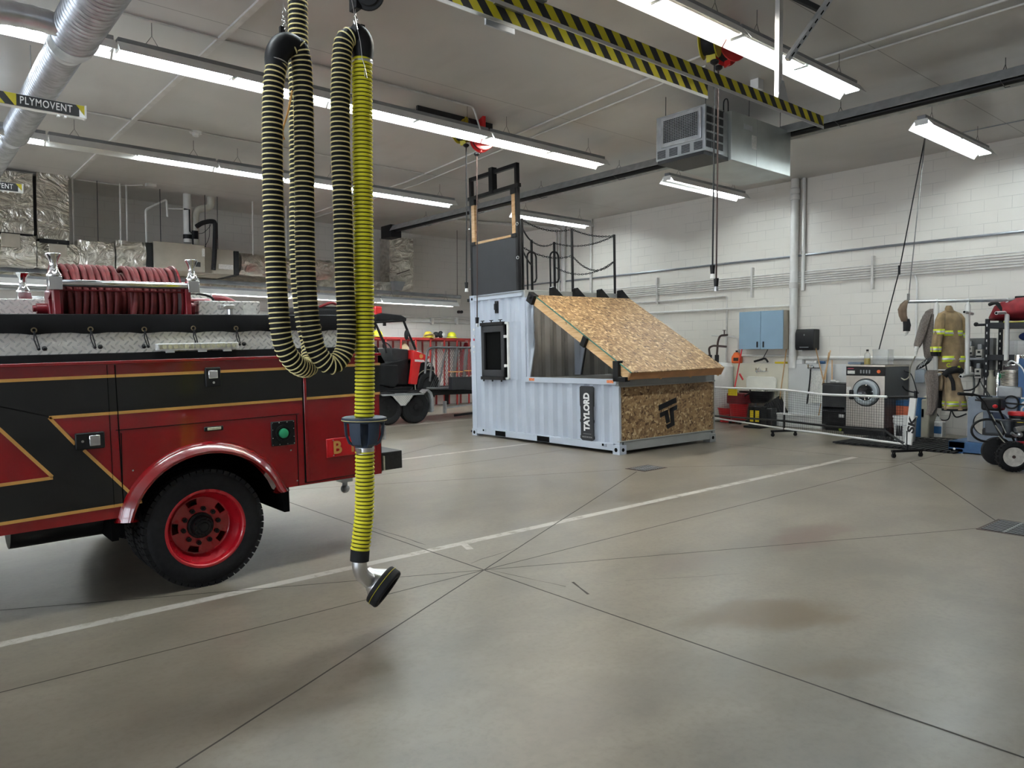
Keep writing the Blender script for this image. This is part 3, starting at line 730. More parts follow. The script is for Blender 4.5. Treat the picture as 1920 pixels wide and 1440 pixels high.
f = MB(); f.box(XF, xr-.01, .05, 2.25, ztop-.05, ztop); f.box(xr-.05, xr, .05, 2.25, zb2, ztop); f.box(XF, ax-.62, .05, 2.25, zbot, zbot+.03); f.box(ax+.55, xr, .05, .8, zb2, zb2+.03); build('body_shell', f, 'red', truck)
# wheel well lining
f = MB(); f.prism([(ax+.56*math.cos(a), az-.02+.56*math.sin(a)) for a in [PI*i/16 for i in range(17)]]+[(ax-.60, az-.02), (ax-.60, ztop-.06), (ax+.60, ztop-.06), (ax+.60, az-.02)], fn, .05, .75)
f.box(ax-.62, ax+.62, .74, .76, zbot-.02, ztop-.06); build('wheel_well', f, 'void', truck)
f = MB(); f.box(XF, xr-.1, .75, .87, zbot-.08, zbot+.10); f.box(XF, xr-.1, 1.43, 1.55, zbot-.08, zbot+.10); f.cyl((wc.x, .1, TR), (wc.x, 2.2, TR), .075); f.ball((wc.x, 1.15, TR), .2)
f.cyl((wc.x-1.1, .45, zbot+.02), (wc.x-.55, .45, zbot+.02), .20, n=18)
build('chassis', f, 'black_steel', truck)
# fender flare
f = MB(); n = 26; pr = None
for i in range(n+1):
    a = -.42+(PI+.84)*i/n; ca, sa = math.cos(a), math.sin(a)
    rr, h = ar, 1.0
    def q(r, y): 
        z = az+r*sa
        return V((ax+r*ca*1.02, y, max(z, zbot-.03 if ca < 0 else zb2-.02)))
    R = [f.bm.verts.new(q(*s_)) for s_ in ((ar-.005, .06), (ar-.005, -.055), (ar+.012, -.062), (ar+.05, -.035), (ar+.075, -.003), (ar+.075, .06))]
    if pr: f.skin(pr, R)
    pr = R
build('fender_flare', f, 'red', truck, ang=.9)
# black stripe panels with gold edges (graphics)
Yg = YT
def gfx(name, px, m, t=-.0025): return side(name, tp(px), m, t, .002)
g_ = MB()
for q_ in ([(-60, 719), (95, 712), (93, 782), (-60, 751)], [(95, 712), (215, 706), (215, 772), (93, 782)], [(215, 706), (480, 694.5), (480, 754), (215, 772)], [(480, 694.5), (712, 683), (712, 737), (480, 754)],
           [(-60, 749), (93, 781), (265, 942), (98, 895)], [(98, 894), (265, 942), (-60, 992), (-60, 918)]): g_.prism(tp(q_), lambda a, b_, t: (a, t, b_), -.002, .001)
build('graphic_stripe', g_, 'stripe_black', truck)
gold = MB()
def gline(a, b_, w=5.5):
    a, b_ = TL(*a), TL(*b_); d = (b_-a).normalized(); gold.bar(a-V((0, .002, 0)), b_-V((0, .002, 0)), .019, .006, (0, 1, 0))
for a, b_ in (((-60, 717), (215, 705)), ((217, 705), (382, 698)), ((413, 696.5), (566, 689.5)), ((570, 689), (712, 682.5)), ((92, 783), (220, 774)), ((222, 774), (566, 748)), ((570, 747.5), (712, 737)), ((92, 783), (141, 833)), ((157, 844), (262, 941)), ((266, 940.5), (-60, 992)), ((-60, 751), (98, 894)), ((99, 896), (-60, 918))): gline(a, b_)
build('gold_pinstripe', gold, 'gold', truck)
# door seams and frames
f = MB()
def seam(a, b_, w=.006): f.bar(TL(*a)-V((0, .001, 0)), TL(*b_)-V((0, .001, 0)), w, .008, (0, 1, 0))
seam((215, 684), (232, 958)); seam((200, 684), (214, 950), .003); seam((217, 807), (560, 776), .004); seam((566, 672), (573, 905), .012); seam((227, 812), (231, 955), .004); seam((556, 778), (560, 910), .004); seam((574, 905), (700, 884), .004)
build('door_seam', f, 'void', truck)
f = MB(); f.bar(TL(569, 672)-V((0, .004, 0)), TL(577, 903)-V((0, .004, 0)), .022, .012, (0, 1, 0)); f.bar(TL(-60, 688)-V((0, .008, 0)), TL(712, 664)-V((0, .008, 0)), .022, .03, (0, 1, 0)); build('trim_rib', f, 'red', truck, .004)
# latches
def latch(cx, cy, w, h, vertical):
    c = TL(cx, cy); a = MB(); a.box(c.x-w/2, c.x+w/2, -.022, 0, c.z-h/2, c.z+h/2); l = build('latch', a, 'black_plastic', truck, .008)
    a = MB()
    if vertical: a.box(c.x-w*.30, c.x+w*.30, -.027, -.018, c.z-.01, c.z+h*.34)
    else: a.box(c.x-.005, c.x+w*.34, -.027, -.018, c.z-h*.32, c.z+h*.32)
    p = build('paddle', a, 'chrome', l, .004)
    a = MB(); kx, kz = (c.x, c.z-h*.28) if vertical else (c.x-w*.26, c.z); a.cyl((kx, -.026, kz), (kx, -.018, kz), .008); build('lock', a, 'chrome', l)
latch(398, 707, .105, .135, True); latch(168, 826, .165, .105, False)
c = TL(403, 803); f = MB(); f.box(c.x-.075, c.x+.055, -.012, 0, c.z-.016, c.z+.016); ml = build('marker_light', f, 'black_plastic', truck, .006); f = MB(); f.box(c.x-.055, c.x+.038, -.018, -.01, c.z-.010, c.z+.010); build('lens', f, 'amber', ml, .004)
# fuel port
c = TL(530, 812); f = MB(); f.box(c.x-.09, c.x+.09, -.012, .0, c.z-.09, c.z+.09); fp = build('port_plate', f, 'black_steel', truck, .008)
f = MB(); f.lathe([(.062, 0), (.062, -.012), (.05, -.012), (.045, .0)], (c.x, -.01, c.z), (0, 1, 0)); build('port_ring', f, 'black_plastic', fp)
f = MB(); f.lathe([(.001, -.034), (.022, -.034), (.034, -.028), (.036, -.01)], (c.x, 0, c.z), (0, 1, 0)); build('port_cap', f, 'green', fp)
f = MB()
for i in range(12):
    a = [(-.08, .08), (-.03, .08), (.03, .08), (.08, .08), (.08, .03), (.08, -.03), (.08, -.08), (.03, -.08), (-.03, -.08), (-.08, -.08), (-.08, -.03), (-.08, .03)][i]; f.cyl((c.x+a[0], -.015, c.z+a[1]), (c.x+a[0], -.01, c.z+a[1]), .004, n=6)
build('port_screw', f, 'chrome', fp)
# number plate
a0, a1 = TL(611, 824), TL(612, 858); c = (a0+a1)/2; L = .42
f = MB(); f.box(c.x, c.x+L, -.010, 0, c.z-.072, c.z+.072); pl = build('number_plate', f, 'plate_red', truck, .004)
text('lettering', 'B 11', .135, 'gold', pl, basis((c.x+.05, -.0125, c.z-.004), (1, 0, 0), (0, 0, 1)), fat=.0035, align='LEFT', space=1.15)
f = MB()
for q in ((.055, .058), (.055, -.058), (.36, .058), (.36, -.058)): f.cyl((c.x+q[0], -.014, c.z+q[1]), (c.x+q[0], -.009, c.z+q[1]), .006, n=8)
build('plate_screw', f, 'chrome', pl)
f = MB()
for q in ((249, 882), (545, 844), (557, 901)): p = TL(*q); f.cyl((p.x, -.005, p.z), (p.x, .002, p.z), .006, n=8)
build('body_screw', f, 'chrome', truck)
# wheels: outer and inner of the dual pair, far side too
def wheel(cx, y0, y1, outer, far=False):
    w = y1-y0; sgn = 1
    f = MB(); R = TR; ri = .262
    prof = [(ri, 0), (ri+.01, -.008), (ri+.05, -.014), (R-.055, -.012), (R-.03, -.002), (R-.012, .012), (R-.010, w-.012), (R-.03, w+.002), (R-.055, w+.01), (ri+.02, w+.006), (ri, w)]
    f.lathe(prof, (cx, y0, TR), (0, 1, 0), 56, cap=False)
    for k in range(54):                                # tread blocks
        a = 2*PI*k/54
        for (o0, o1, sh) in ((.002, w*.30, 0), (w*.33, w*.64, .04), (w*.67, w-.002, 0)):
            a2 = a+sh; d = V((math.cos(a2), 0, math.sin(a2))); tg = V((-math.sin(a2), 0, math.cos(a2)))
            c_ = V((cx, y0, TR))+d*(R-.008)
            pts = [c_+tg*(i_*.019)+V((0, yy, 0))+d*h for h in (-.02, .010) for yy in (o0, o1) for i_ in (-1, 1)]
            v = [f.bm.verts.new(p) for p in pts]
            for fc in ((0, 2, 3, 1), (4, 5, 7, 6), (0, 1, 5, 4), (2, 6, 7, 3), (0, 4, 6, 2), (1, 3, 7, 5)): f.bm.faces.new([v[i] for i in fc])
    ty = build('tyre', f, 'rub_tyre', truck, ang=.5)
    dy = 1 if not far else -1
    yo = y0 if not far else y1
    f = MB()
    disc = .125 if outer else .06
    f.lathe([(ri+.004, .0), (ri+.010, -.008), (ri, -.012), (ri-.012, -.004), (ri-.016, .02), (ri-.022, .045), (ri-.045, .06), (ri-.05, disc-.01), (ri-.063, disc)], (cx, yo, TR), (0, dy, 0), 56, cap=False)
    rim = build('rim', f, 'red_wheel', truck, ang=1.0)
    # disc face with five hand holes: ring sectors
    f = MB(); n = 60; holes = 5
    r0, r1, r2, r3 = .085, .150, .192, ri-.062
    for i in range(n):
        a0_, a1_ = 2*PI*i/n, 2*PI*(i+1)/n; ph = (i+.5)/n*holes % 1
        for (ra, rb, hole) in ((r0, r1, False), (r1, r2, .30 < ph < .70), (r2, r3, False)):
            if hole: continue
            f.bm.faces.new([f.bm.verts.new(V((cx+r_*math.cos(a_), yo+dy*(disc+(.0 if r_ > .1 else .0)), TR+r_*math.sin(a_)))) for r_, a_ in ((ra, a0_), (rb, a0_), (rb, a1_), (ra, a1_))])
    bmesh.ops.remove_doubles(f.bm, verts=f.bm.verts, dist=.0005)
    ext = bmesh.ops.extrude_face_region(f.bm, geom=f.bm.faces[:]); bmesh.ops.translate(f.bm, verts=[e for e in ext['geom'] if isinstance(e, bmesh.types.BMVert)], vec=(0, dy*.012, 0))
    build('disc', f, 'red_wheel', rim, ang=.6)
    f = MB()
    f.lathe([(.001, disc-.085), (.03, disc-.085), (.034, disc-.078), (.05, disc-.078), (.055, disc-.070), (.066, disc-.068), (.072, disc-.058), (.072, disc-.02), (.088, disc-.015), (.092, disc+.002), (.092, disc+.02)], (cx, yo, TR), (0, dy, 0), 32)
    for k in range(8): a_ = 2*PI*k/8+.3; f.cyl((cx+.057*math.cos(a_), yo+dy*(disc-.076), TR+.057*math.sin(a_)), (cx+.057*math.cos(a_), yo+dy*(disc-.062), TR+.057*math.sin(a_)), .008, n=6)
    build('hub', f, 'black_steel', rim, ang=.5)
    for k in range(10):
        f = MB(); a_ = 2*PI*k/10+.15; p = V((cx+.120*math.cos(a_), yo, TR+.120*math.sin(a_)))
        f.cyl(p+V((0, dy*(disc-.028), 0)), p+V((0, dy*(disc+.004), 0)), .0165, n=6); f.cyl(p+V((0, dy*(disc-.040), 0)), p+V((0, dy*(disc-.026), 0)), .007, n=8); build('lug_nut', f, 'black_steel', rim)
wheel(wc.x, .015, .235, True); wheel(wc.x, .285, .505, False); wheel(wc.x, 2.065, 2.285, True, True); wheel(wc.x, 1.795, 2.015, False, True)
# forward part of the truck, out of frame: cab and front wheel
f = MB(); f.prism([(XF, zbot-.05), (XF-2.6, zbot-.05), (XF-2.7, .9), (XF-2.6, 1.25), (XF-1.5, 1.4), (XF-.95, 2.05), (XF-.05, 2.05), (XF, 1.5)], fn, .02, 2.28); build('cab', f, 'red', truck, .03)
f = MB(); f.prism([(XF-1.35, 1.42), (XF-.95, 1.93), (XF-.2, 1.93), (XF-.2, 1.42)], fn, .0, .03); build('cab_window', f, 'glass_dark', truck)
wheel(XF-1.75, .02, .24, True)
# rear step bumper and tow ball
zb = TL(740, 880).z; r0 = xr; bx = TL(755, 850, YT+.05).x
f = MB(); f.box(r0, r0+.03, .04, 2.2, TL(722, 886).z, TL(722, 690).z); build('rear_frame', f, 'black_steel', truck, .004)
f = MB(); f.box(r0+.03, bx, .06, 2.2, TL(740, 882).z, TL(740, 848).z); build('step_bumper', f, 'diamond_black', truck, .006)
f = MB(); f.box(r0+.028, r0+.034, .0, .03, TL(722, 882).z, TL(722, 855).z); build('reflector', f, 'amber', truck)
p = TL(646, 895, YT+1.1)
f = MB(); f.box(p.x-.38, p.x-.08, 1.0, 1.25, p.z+.02, p.z+.12); f.box(p.x-.1, p.x+.12, 1.06, 1.16, p.z, p.z+.10); build('hitch_receiver', f, 'black_steel', truck, .006)
p = TL(647, 912, YT+1.1); f = MB(); f.ball((p.x, 1.1, p.z-.02), .042); f.cyl((p.x, 1.1, p.z), (p.x, 1.1, p.z+.09), .025); f.box(p.x-.06, p.x+.05, 1.04, 1.16, p.z+.05, p.z+.18); build('tow_ball', f, 'galv_dull', truck)
# upper trim, diamond plate, tarp
z_a, z_b, z_c, z_d = ztop, TL(240, 661).z, TL(240, 625).z, TL(240, 589).z
f = MB(); f.box(XF, xr-.01, .0, .06, z_a, z_b); build('black_rail', f, 'tarp', truck, .004)
f = MB(); f.box(XF, xr-.01, .03, .07, z_b-.02, z_d-.03); f.box(XF, xr-.01, 2.2, 2.25, z_b-.02, z_d-.03); f.box(xr-.04, xr-.01, .07, 2.2, z_b-.2, z_d-.03); build('bed_side', f, 'diamond', truck)
f = MB(); n = 90; A_ = []
hooks = [TL(a, b_, YT-.0) for a, b_ in ((64, 621), (170, 619), (271, 619), (363, 617), (443, 617), (520, 616), (600, 615), (665, 615))]
for i in range(n+1):
    xx = XF+(xr-XF)*i/n; d = min(abs(xx-h.x) for h in hooks); zl = z_c+.012*min(1, d/.09)-.004
    wv = .004*math.sin(xx*9)+.003*math.sin(xx*23)
    A_.append([f.bm.verts.new(V(q_)) for q_ in ((xx, .05, z_d+.002), (xx, .012, z_d-.004), (xx, .006+wv, (z_d+zl)/2), (xx, .014+.012*math.exp(-d*20), zl), (xx, .024, zl), (xx, .045, z_d-.01), (xx, .5, z_d-.02), (xx, .5, z_d-.005))])
for a, b_ in zip(A_, A_[1:]): f.skin(a, b_)
build('tarp', f, 'tarp', truck, ang=1.2)
for k, h in enumerate(hooks[:5]+hooks[6:]):
    f = MB(); f.torus((h.x, .004, h.z+.006), (0, 1, 0), .013, .004, 16, 6); cl = build('grommet', f, 'brass', truck)
    f = MB(); e = V((h.x+.035, .0, h.z-.105)); f.tube([(h.x, -.004, h.z), (h.x-.004, -.004, h.z-.05), (h.x+.012, -.006, h.z-.105)], .004, 6); f.tube([(h.x, -.004, h.z), (h.x+.012, -.004, h.z-.05), (h.x+.022, -.006, h.z-.100)], .004, 6)
    f.ball(e+V((.012 if k % 3 != 2 else -.045, -.008, 0)), .015); f.ball(e+V((-.018, -.006, -.002)), .010); build('bungee_tie', f, 'black_plastic', cl)
# LED bar
a_, b_ = TL(292, 658), TL(445, 655); f = MB(); f.box(a_.x, b_.x, -.035, .02, a_.z, a_.z+.048); lb = build('led_light_bar', f, 'white', truck, .006)
f = MB(); n = 14
for k in range(n):
    cx = a_.x+.03+(b_.x-a_.x-.05)*(k+.5)/n; f.lathe([(.001, .006), (.010, .0), (.013, -.004), (.014, -.006)], (cx, -.034, a_.z+.025), (0, 1, 0), 12)
build('led_lens', f, 'amber', lb)
f = MB(); f.box(a_.x+.015, b_.x-.012, -.0365, -.034, a_.z+.010, a_.z+.040); build('lens_panel', f, 'alu', lb)
f = MB()
for xx in (a_.x+.06, (a_.x+b_.x)/2, b_.x-.1): f.box(xx, xx+.05, -.03, .02, a_.z-.014, a_.z)
build('bar_foot', f, 'white', lb)
# hose reel
YR = YT+.42; rl = TL(86, 560, YR).x; rr_ = TL(338, 560, YR).x
top = TL(200, 516, YR+.2).z; roll = TL(200, 533, YR-.22); L = rr_-rl
rc = top-.185
reel = tag(bpy.data.objects.new('hose_reel', None)); C.objects.link(reel); reel.parent = truck; INFO['hose_reel'] = V((0, 0, 0))
f = MB()
xs0, xs1 = rl+.075, rr_-.05; n = 22; yr = YR-YT+.05
for k in range(n):
    if k in (10, 11): R1 = .155
    else: R1 = .222
    f.torus((xs0+.02+(xs1-xs0-.04)*(k+.5)/n, yr, rc), (1, .06*math.sin(k*2.1), .05*math.cos(k)), R1, .0175, 44, 10)
for k in range(19): f.torus((xs0+.03+(xs1-xs0-.06)*(k+.5)/19, yr, rc), (1, .05, 0), .175, .018, 40, 8)
f.cyl((xs0, yr, rc), (xs1, yr, rc), .14, n=24)
f.tube(smooth_path([(xs0+L*.52, yr-.2, rc+.10), (xs0+L*.50, yr-.235, rc-.02), (xs0+L*.47, yr-.22, rc-.17)]), .018)
build('coiled_hose', f, 'reel_hose', reel, ang=1.2)
for xx in (xs0-.02, xs1+.005):
    f = MB(); f.lathe([(.05, 0), (.24, 0), (.252, -.006), (.253, .008), (.24, .012), (.05, .012)], (xx, yr, rc), (1, 0, 0), 40)
    build('reel_flange', f, 'red_dark', reel, ang=.6)
f = MB(); f.cyl((rl-.05, yr, rc-.06), (rl+.1, yr, rc-.06), .035); f.cyl((rl-.07, yr, rc-.06), (rl-.03, yr, rc-.06), .022)
build('reel_axle', f, 'red_dark', reel, ang=.6)
f = MB()
for xx in (rl+.01, rr_-.03):
    f.prism([(yr-.17, rc-.34), (yr-.10, rc-.34), (yr-.03, rc-.06), (yr+.03, rc-.06), (yr+.10, rc-.34), (yr+.17, rc-.34), (yr+.06, rc+.06), (yr-.23, roll.z-.02), (yr-.27, roll.z-.02), (yr-.06, rc-.0)], lambda a, b_, q, xx=xx: (xx+q, a, b_), 0, .035)
    f.box(xx, xx+.035, yr-.28, yr-.20, rc-.3, roll.z)
f.box(rl, rr_, yr-.26, yr-.245, roll.z-.046, roll.z-.036)
build('reel_bracket', f, 'red_dark', reel, .004)
f = MB(); f.cyl((rl+.06, yr-.27, roll.z), (rr_-.02, yr-.27, roll.z), .024, n=20); build('guide_roller', f, 'chrome', reel)
for xx in (rl+.02, rr_+.02):
    f = MB(); f.box(xx-.038, xx+.038, yr-.31, yr-.23, roll.z-.045, roll.z+.04); f.lathe([(.045, .04), (.045, .05), (.03, .07), (.022, .10), (.022, .13), (.034, .16), (.044, .175), (.044, .185), (.02, .185)], (xx, yr-.27, roll.z), (0, 0, 1), 24); build('guide_post', f, 'chrome', reel, .003)
for xx, yy in ((TL(44, 550, YR+.6).x, YR+.6-YT),):
    z_ = TL(44, 548, YR+.6).z; f = MB(); f.box(xx-.04, xx+.045, yy-.04, yy+.04, z_-.10, z_); f.lathe([(.045, 0), (.045, .01), (.03, .03), (.022, .06), (.022, .09), (.034, .12), (.044, .135), (.02, .14)], (xx, yy, z_), (0, 0, 1), 24); f.cyl((xx+.05, yy, z_-.05), (xx+.12, yy, z_-.05), .024); build('guide_post', f, 'chrome', reel, .003)
f = MB(); f.box(rr_+.0, rr_+.05, yr-.14, yr+.1, rc-.30, rc-.02); mt = build('gear_box', f, 'dark_grey', reel, .01)
f = MB(); f.box(rr_-.02, rr_+.02, yr-.150, yr-.138, rc-.29, rc-.10); build('motor_plate', f, 'label', reel)
mz = TL(355, 583, YR).z; f = MB(); f.cyl((rr_+.05, yr-.04, mz), (rr_+.20, yr-.04, mz), .095, n=28); f.cyl((rr_+.20, yr-.04, mz), (rr_+.215, yr-.04, mz), .08, n=28); build('motor', f, 'red_dark', reel, .006)
f = MB(); f.tube(smooth_path([(rr_+.02, yr-.13, mz+.12), (rr_+.1, yr-.14, mz+.12), (rr_+.2, yr-.13, mz+.09), (rr_+.215, yr-.12, mz)]), .009, 8); build('motor_cable', f, 'black_plastic', reel)
# diamond plate boxes in the bed
def dbox(px0, px1, py, Y0, Y1, nm='bed_box', m='diamond', low=None):
    a_, b_ = TL(px0, py, Y0), TL(px1, py, Y0); f = MB(); f.box(a_.x, b_.x, Y0-YT, Y1-YT, (low or z_c)-.05, a_.z); return build(nm, f, m, truck, .006)
dbox(-400, 84, 553.5, YT+.9, YT+1.7); dbox(355, 398, 549.5, YT+.8, YT+1.8); bb = dbox(372, 487, 563.5, YT+.25, YT+.75)
c = TL(468, 580, YT+.25); f = MB(); f.box(c.x-.05, c.x+.045, .24, .249, c.z-.06, c.z+.03); build('sticker', f, 'label', bb)
c = TL(422, 580, YT+.15); f = MB(); f.box(c.x-.05, c.x+.05, .10, .16, c.z+.0, c.z+.03); f.cyl((c.x+.03, .13, c.z-.12), (c.x+.03, .13, c.z+.02), .024); f.cyl((c.x-.02, .09, c.z+.015), (c.x-.02, .17, c.z+.015), .01); build('tool_clamp', f, 'alu', truck, .003)
cc = TL(430, 600, YT+.8); R = .30
f = MB(); f.torus((cc.x-.05, .95, z_d-.12), (0, 1, 0), .29, .03, 60, 12); build('hose_coil', f, 'red_dark', truck)
f = MB(); a_ = TL(612, 590, YT+.5); f.box(a_.x-.25, a_.x+.18, .4, .9, z_d-.1, z_d+.09); bg = build('gear_bag', f, 'black_cloth', truck, .04)
f = MB(); f.tube(smooth_path([(a_.x-.1, .42, z_d+.08), (a_.x, .40, z_d+.115), (a_.x+.1, .42, z_d+.085)]), .012); build('red_handle', f, 'red_dark', bg)

# ------------------------------------------------------------------ exhaust hose assembly
YH = 3.72
H = lambda x, y, Y=YH: oY(x, y, Y)
ht = thing('exhaust_hose', 'hanging loops of black hose with yellow ribs ending in a yellow drop hose', 'exhaust hose', H(600, 300))
def hose(pts, r, m1, m2, pitch, rr, n1, n2, steps=14):
    P = resample(smooth_path(pts, steps), pitch/4)
    b1 = MB(); b1.tube(P, r, 18); build(n1, b1, m1, ht, ang=1.5)
    b2 = MB()
    for k in range(1, len(P)-1, 4):
        ax_ = (P[k+1]-P[k-1]).normalized(); b2.torus(P[k], ax_+V((0, 0, 0))+ax_.cross(V((0, 1, 0)))*0, r, rr, 26, 6)
    build(n2, b2, m2, ht, ang=1.5)
rB = .0495
# supply hose from above, behind, to loop one and up to the left saddle
YD = YH+.19
hose([H(556, -160, YD), H(558, -60, YD), H(559, 60, YD), H(561, 300, YD), H(562, 500, YD), H(572, 600, YD), H(583, 650, YD-.02), H(578, 688, YD-.08), H(552, 680, YH+.03), H(530, 640, YH), H(521, 560, YH), H(513, 400, YH), H(511, 250, YH), H(513, 160, YH), H(520, 118, YH)], rB, 'hose_black', 'hose_rib', .0255, .0042, 'hose_sleeve', 'hose_rib')
hose([H(541, 92, YH), H(553, 86, YH), H(562, 100, YH), H(567, 140, YH), H(570, 250, YH), H(571, 400, YH), H(574, 520, YH), H(583, 620, YH), H(598, 665, YH), H(622, 684, YH), H(645, 660, YH), H(650, 610, YH), H(646, 520, YH), H(643, 400, YH), H(638, 250, YH), H(640, 130, YH), H(645, 80, YH), H(660, 68, YH)], rB, 'hose_black', 'hose_rib', .0255, .0042, 'hose_sleeve', 'hose_rib')
hose([H(679, 112), H(680, 300), H(682, 500), H(684, 700), H(683, 790)], .0475, 'black_matte', 'hose_yellow', .0215, .0088, 'hose_sleeve', 'yellow_rib')
hose([H(684, 846), H(684, 900), H(683, 960), H(679, 1000), H(675, 1032)], .046, 'black_matte', 'hose_yellow', .0215, .0088, 'hose_sleeve', 'yellow_rib')
# saddles (black elbows)
for P_, nm in (([H(517, 128), H(519, 105), H(529, 88), H(542, 84), H(556, 90)], 'l'), ([H(660, 60), H(672, 68), H(679, 82), H(680, 100), H(680, 116)], 'r')):
    f = MB(); f.tube(smooth_path(P_, 6), .050, 20, rf=lambda q: .052+.010*math.sin(PI*q)); s_ = build('saddle', f, 'black_plastic', ht, ang=1)
    a_ = P_[2]; f = MB(); f.box(a_.x-.012, a_.x+.012, YH-.01, YH+.01, a_.z+.03, a_.z+.10); build('lug', f, 'black_steel', s_)
f = MB(); f.torus(H(519, 118), (V(H(519, 105))-V(H(515, 128))), .056, .003, 28, 6); f.torus(H(680, 117), (0, 0, 1), .053, .004, 28, 6); f.cyl(H(680, 113), H(680, 121), .0545, n=28); build('hose_clamp', f, 'alu', ht)
# suspension wires, hooks and balancer
def link(c_, r_, ax_, b_): b_.torus(c_, ax_, r_, .0022, 14, 5)
f = MB(); a_ = H(531, 58); top_ = V((a_.x, YH, 3.75)); f.cyl(H(532, 22), top_+V((0, 0, .7)), .0018, n=5)
f.tube(smooth_path([H(532, 14), H(529, 22), H(532, 33), H(536, 24), H(532, 14)]), .0022, 5); link(H(532, 37), .009, (0, 1, 0), f); link(H(532, 42), .008, (1, 1, 0), f); link(H(533, 48), .009, (0, 1, 0), f); link(H(532, 55), .010, (1, 0, 0), f); link(H(529, 58), .007, (0, 1, 0), f)
build('suspension_hook', f, 'chrome', ht)
f = MB(); f.cyl(H(656, -160, YH-.02), H(668, 48, YH-.03), .0016, n=5); f.tube([H(656, -20, YH-.05), H(668, 45, YH-.06), H(676, 80, YH-.065), H(679, 110, YH-.06)], .0022, 5)
f.tube(smooth_path([H(666, 28, YH-.03), H(663, 36, YH-.03), H(668, 50, YH-.03), H(671, 38, YH-.03), H(666, 28, YH-.03)]), .0024, 5)
f.tube(smooth_path([H(679, 110, YH-.06), H(683, 122, YH-.06), H(687, 140, YH-.06), H(688, 146, YH-.06), H(684, 142, YH-.06), H(683, 130, YH-.06)]), .0022, 5)
link(H(694, 80, YH-.02), .013, (0, 1, 0), f); link(H(693, 88, YH-.02), .010, (1, 1, 0), f); link(H(696, 94, YH-.02), .012, (1, 0, .3), f); f.tube([H(690, 95), H(698, 104)], .006, 6)
build('suspension_hook', f, 'chrome', ht)
# coupling
cz = H(683, 790); cb = H(684, 835); ctr = V((cz.x, YH, cb.z)); hh = cz.z-cb.z
f = MB(); f.lathe([(.055, hh-.004), (.108, hh-.006), (.120, hh+.004), (.124, hh+.012), (.122, hh+.022), (.108, hh+.027), (.08, hh+.012), (.055, hh+.01)], ctr, (0, 0, 1), 48); cp = build('coupling_rim', f, 'coupling', ht, ang=.9)
f = MB(); f.torus(ctr+V((0, 0, hh+.008)), (0, 0, 1), .123, .0022, 48, 6); build('rim_stripe', f, 'hose_rib', cp)
f = MB()
for k in range(6):                                      # wide ribs leaving windows between
    a0_ = 2*PI*k/6+.25; n = 6; sec = []
    for i in range(n+1):
        a_ = a0_+.62*i/n; d = V((math.cos(a_), math.sin(a_), 0)); sec.append([f.bm.verts.new(ctr+d*r_+V((0, 0, z_))) for r_, z_ in ((.112, hh), (.106, hh*.45), (.088, .012), (.060, -.004), (.060, .006), (.080, .02), (.096, hh*.45), (.100, hh))])
    for p_, q_ in zip(sec, sec[1:]): f.skin(p_, q_)
    f.bm.faces.new(sec[0][::-1]); f.bm.faces.new(sec[-1])
build('coupling_rib', f, 'coupling', cp, ang=.5)
f = MB(); f.lathe([(.050, hh*.93), (.046, hh*.80), (.045, hh*.55), (.052, hh*.42), (.053, -.010), (.048, -.012)], ctr, (0, 0, 1), 32); build('coupling_core', f, 'coupling', cp)
f = MB(); d = V((.80, -.6, 0)); e_ = ctr+d*.107+V((0, 0, hh*.5)); f.bar(e_-V((0, 0, .035)), e_+V((0, 0, .045)), .024, .003, d.cross(V((0, 0, 1)))); build('coupling_label', f, 'label', cp)
f = MB(); f.cyl(H(684, 835), H(684, 850), .052, n=32); f.cyl(H(684, 839), H(684, 842), .054, n=32); f.box(cz.x-.062, cz.x-.048, YH-.04, YH-.02, H(684, 848).z, H(684, 839).z); build('metal_band', f, 'alu', ht)
# nozzle
f = MB(); f.tube([H(675.5, 1028), H(674, 1052)], .052, 28); build('rubber_cuff', f, 'black_matte', ht, .004)
f = MB(); f.tube(smooth_path([H(674, 1048), H(674, 1062), H(679, 1077), H(692, 1089)], 8), .041, 28); build('elbow', f, 'alu', ht, ang=1)
nc = H(718, 1099); nd = (RT*.80-UP*.55-FW*.12).normalized()
f = MB(); f.lathe([(.043, -.125), (.046, -.105), (.090, -.036), (.093, -.026)], nc, nd, 36); build('cone', f, 'alu', ht)
f = MB(); f.lathe([(.050, -.030), (.108, -.032), (.118, -.024), (.120, .030), (.112, .040), (.085, .040), (.08, .0)], nc, nd, 48); nz = build('rubber_bell', f, 'black_matte', ht, .003, ang=.8)
f = MB(); f.torus(nc+nd*-.004, nd, .1205, .0018, 48, 6); build('bell_stripe', f, 'hazard_yellow', nz)
# thin air line behind the hoses
f = MB(); f.tube(smooth_path([H(548, 170, YH+.1), H(540, 210, YH+.08), H(530, 245, YH+.05), H(533, 262, YH+.05)]), .005, 8); build('air_line', f, 'gold', ht)
bal = thing('spring_balancer', 'round black balancer hanging above the yellow hose top', 'balancer', H(688, -8, YH-.02))
f = MB(); f.cyl(H(690, -12, YH-.09), H(692, -12, YH+.06), .085, n=32); f.cyl(H(690, -12, YH-.10), H(690, -12, YH-.09), .06, n=32); build('drum', f, 'dark_grey', bal, .01)
f = MB(); q_ = H(668, 8, YH-.02); f.box(q_.x-.018, q_.x+.02, YH-.05, YH+.03, q_.z-.03, q_.z+.05); f.cyl((q_.x+.02, YH-.02, q_.z+.05), (q_.x+.05, YH-.02, 3.70), .01); build('yoke', f, 'black_steel', bal, .005)
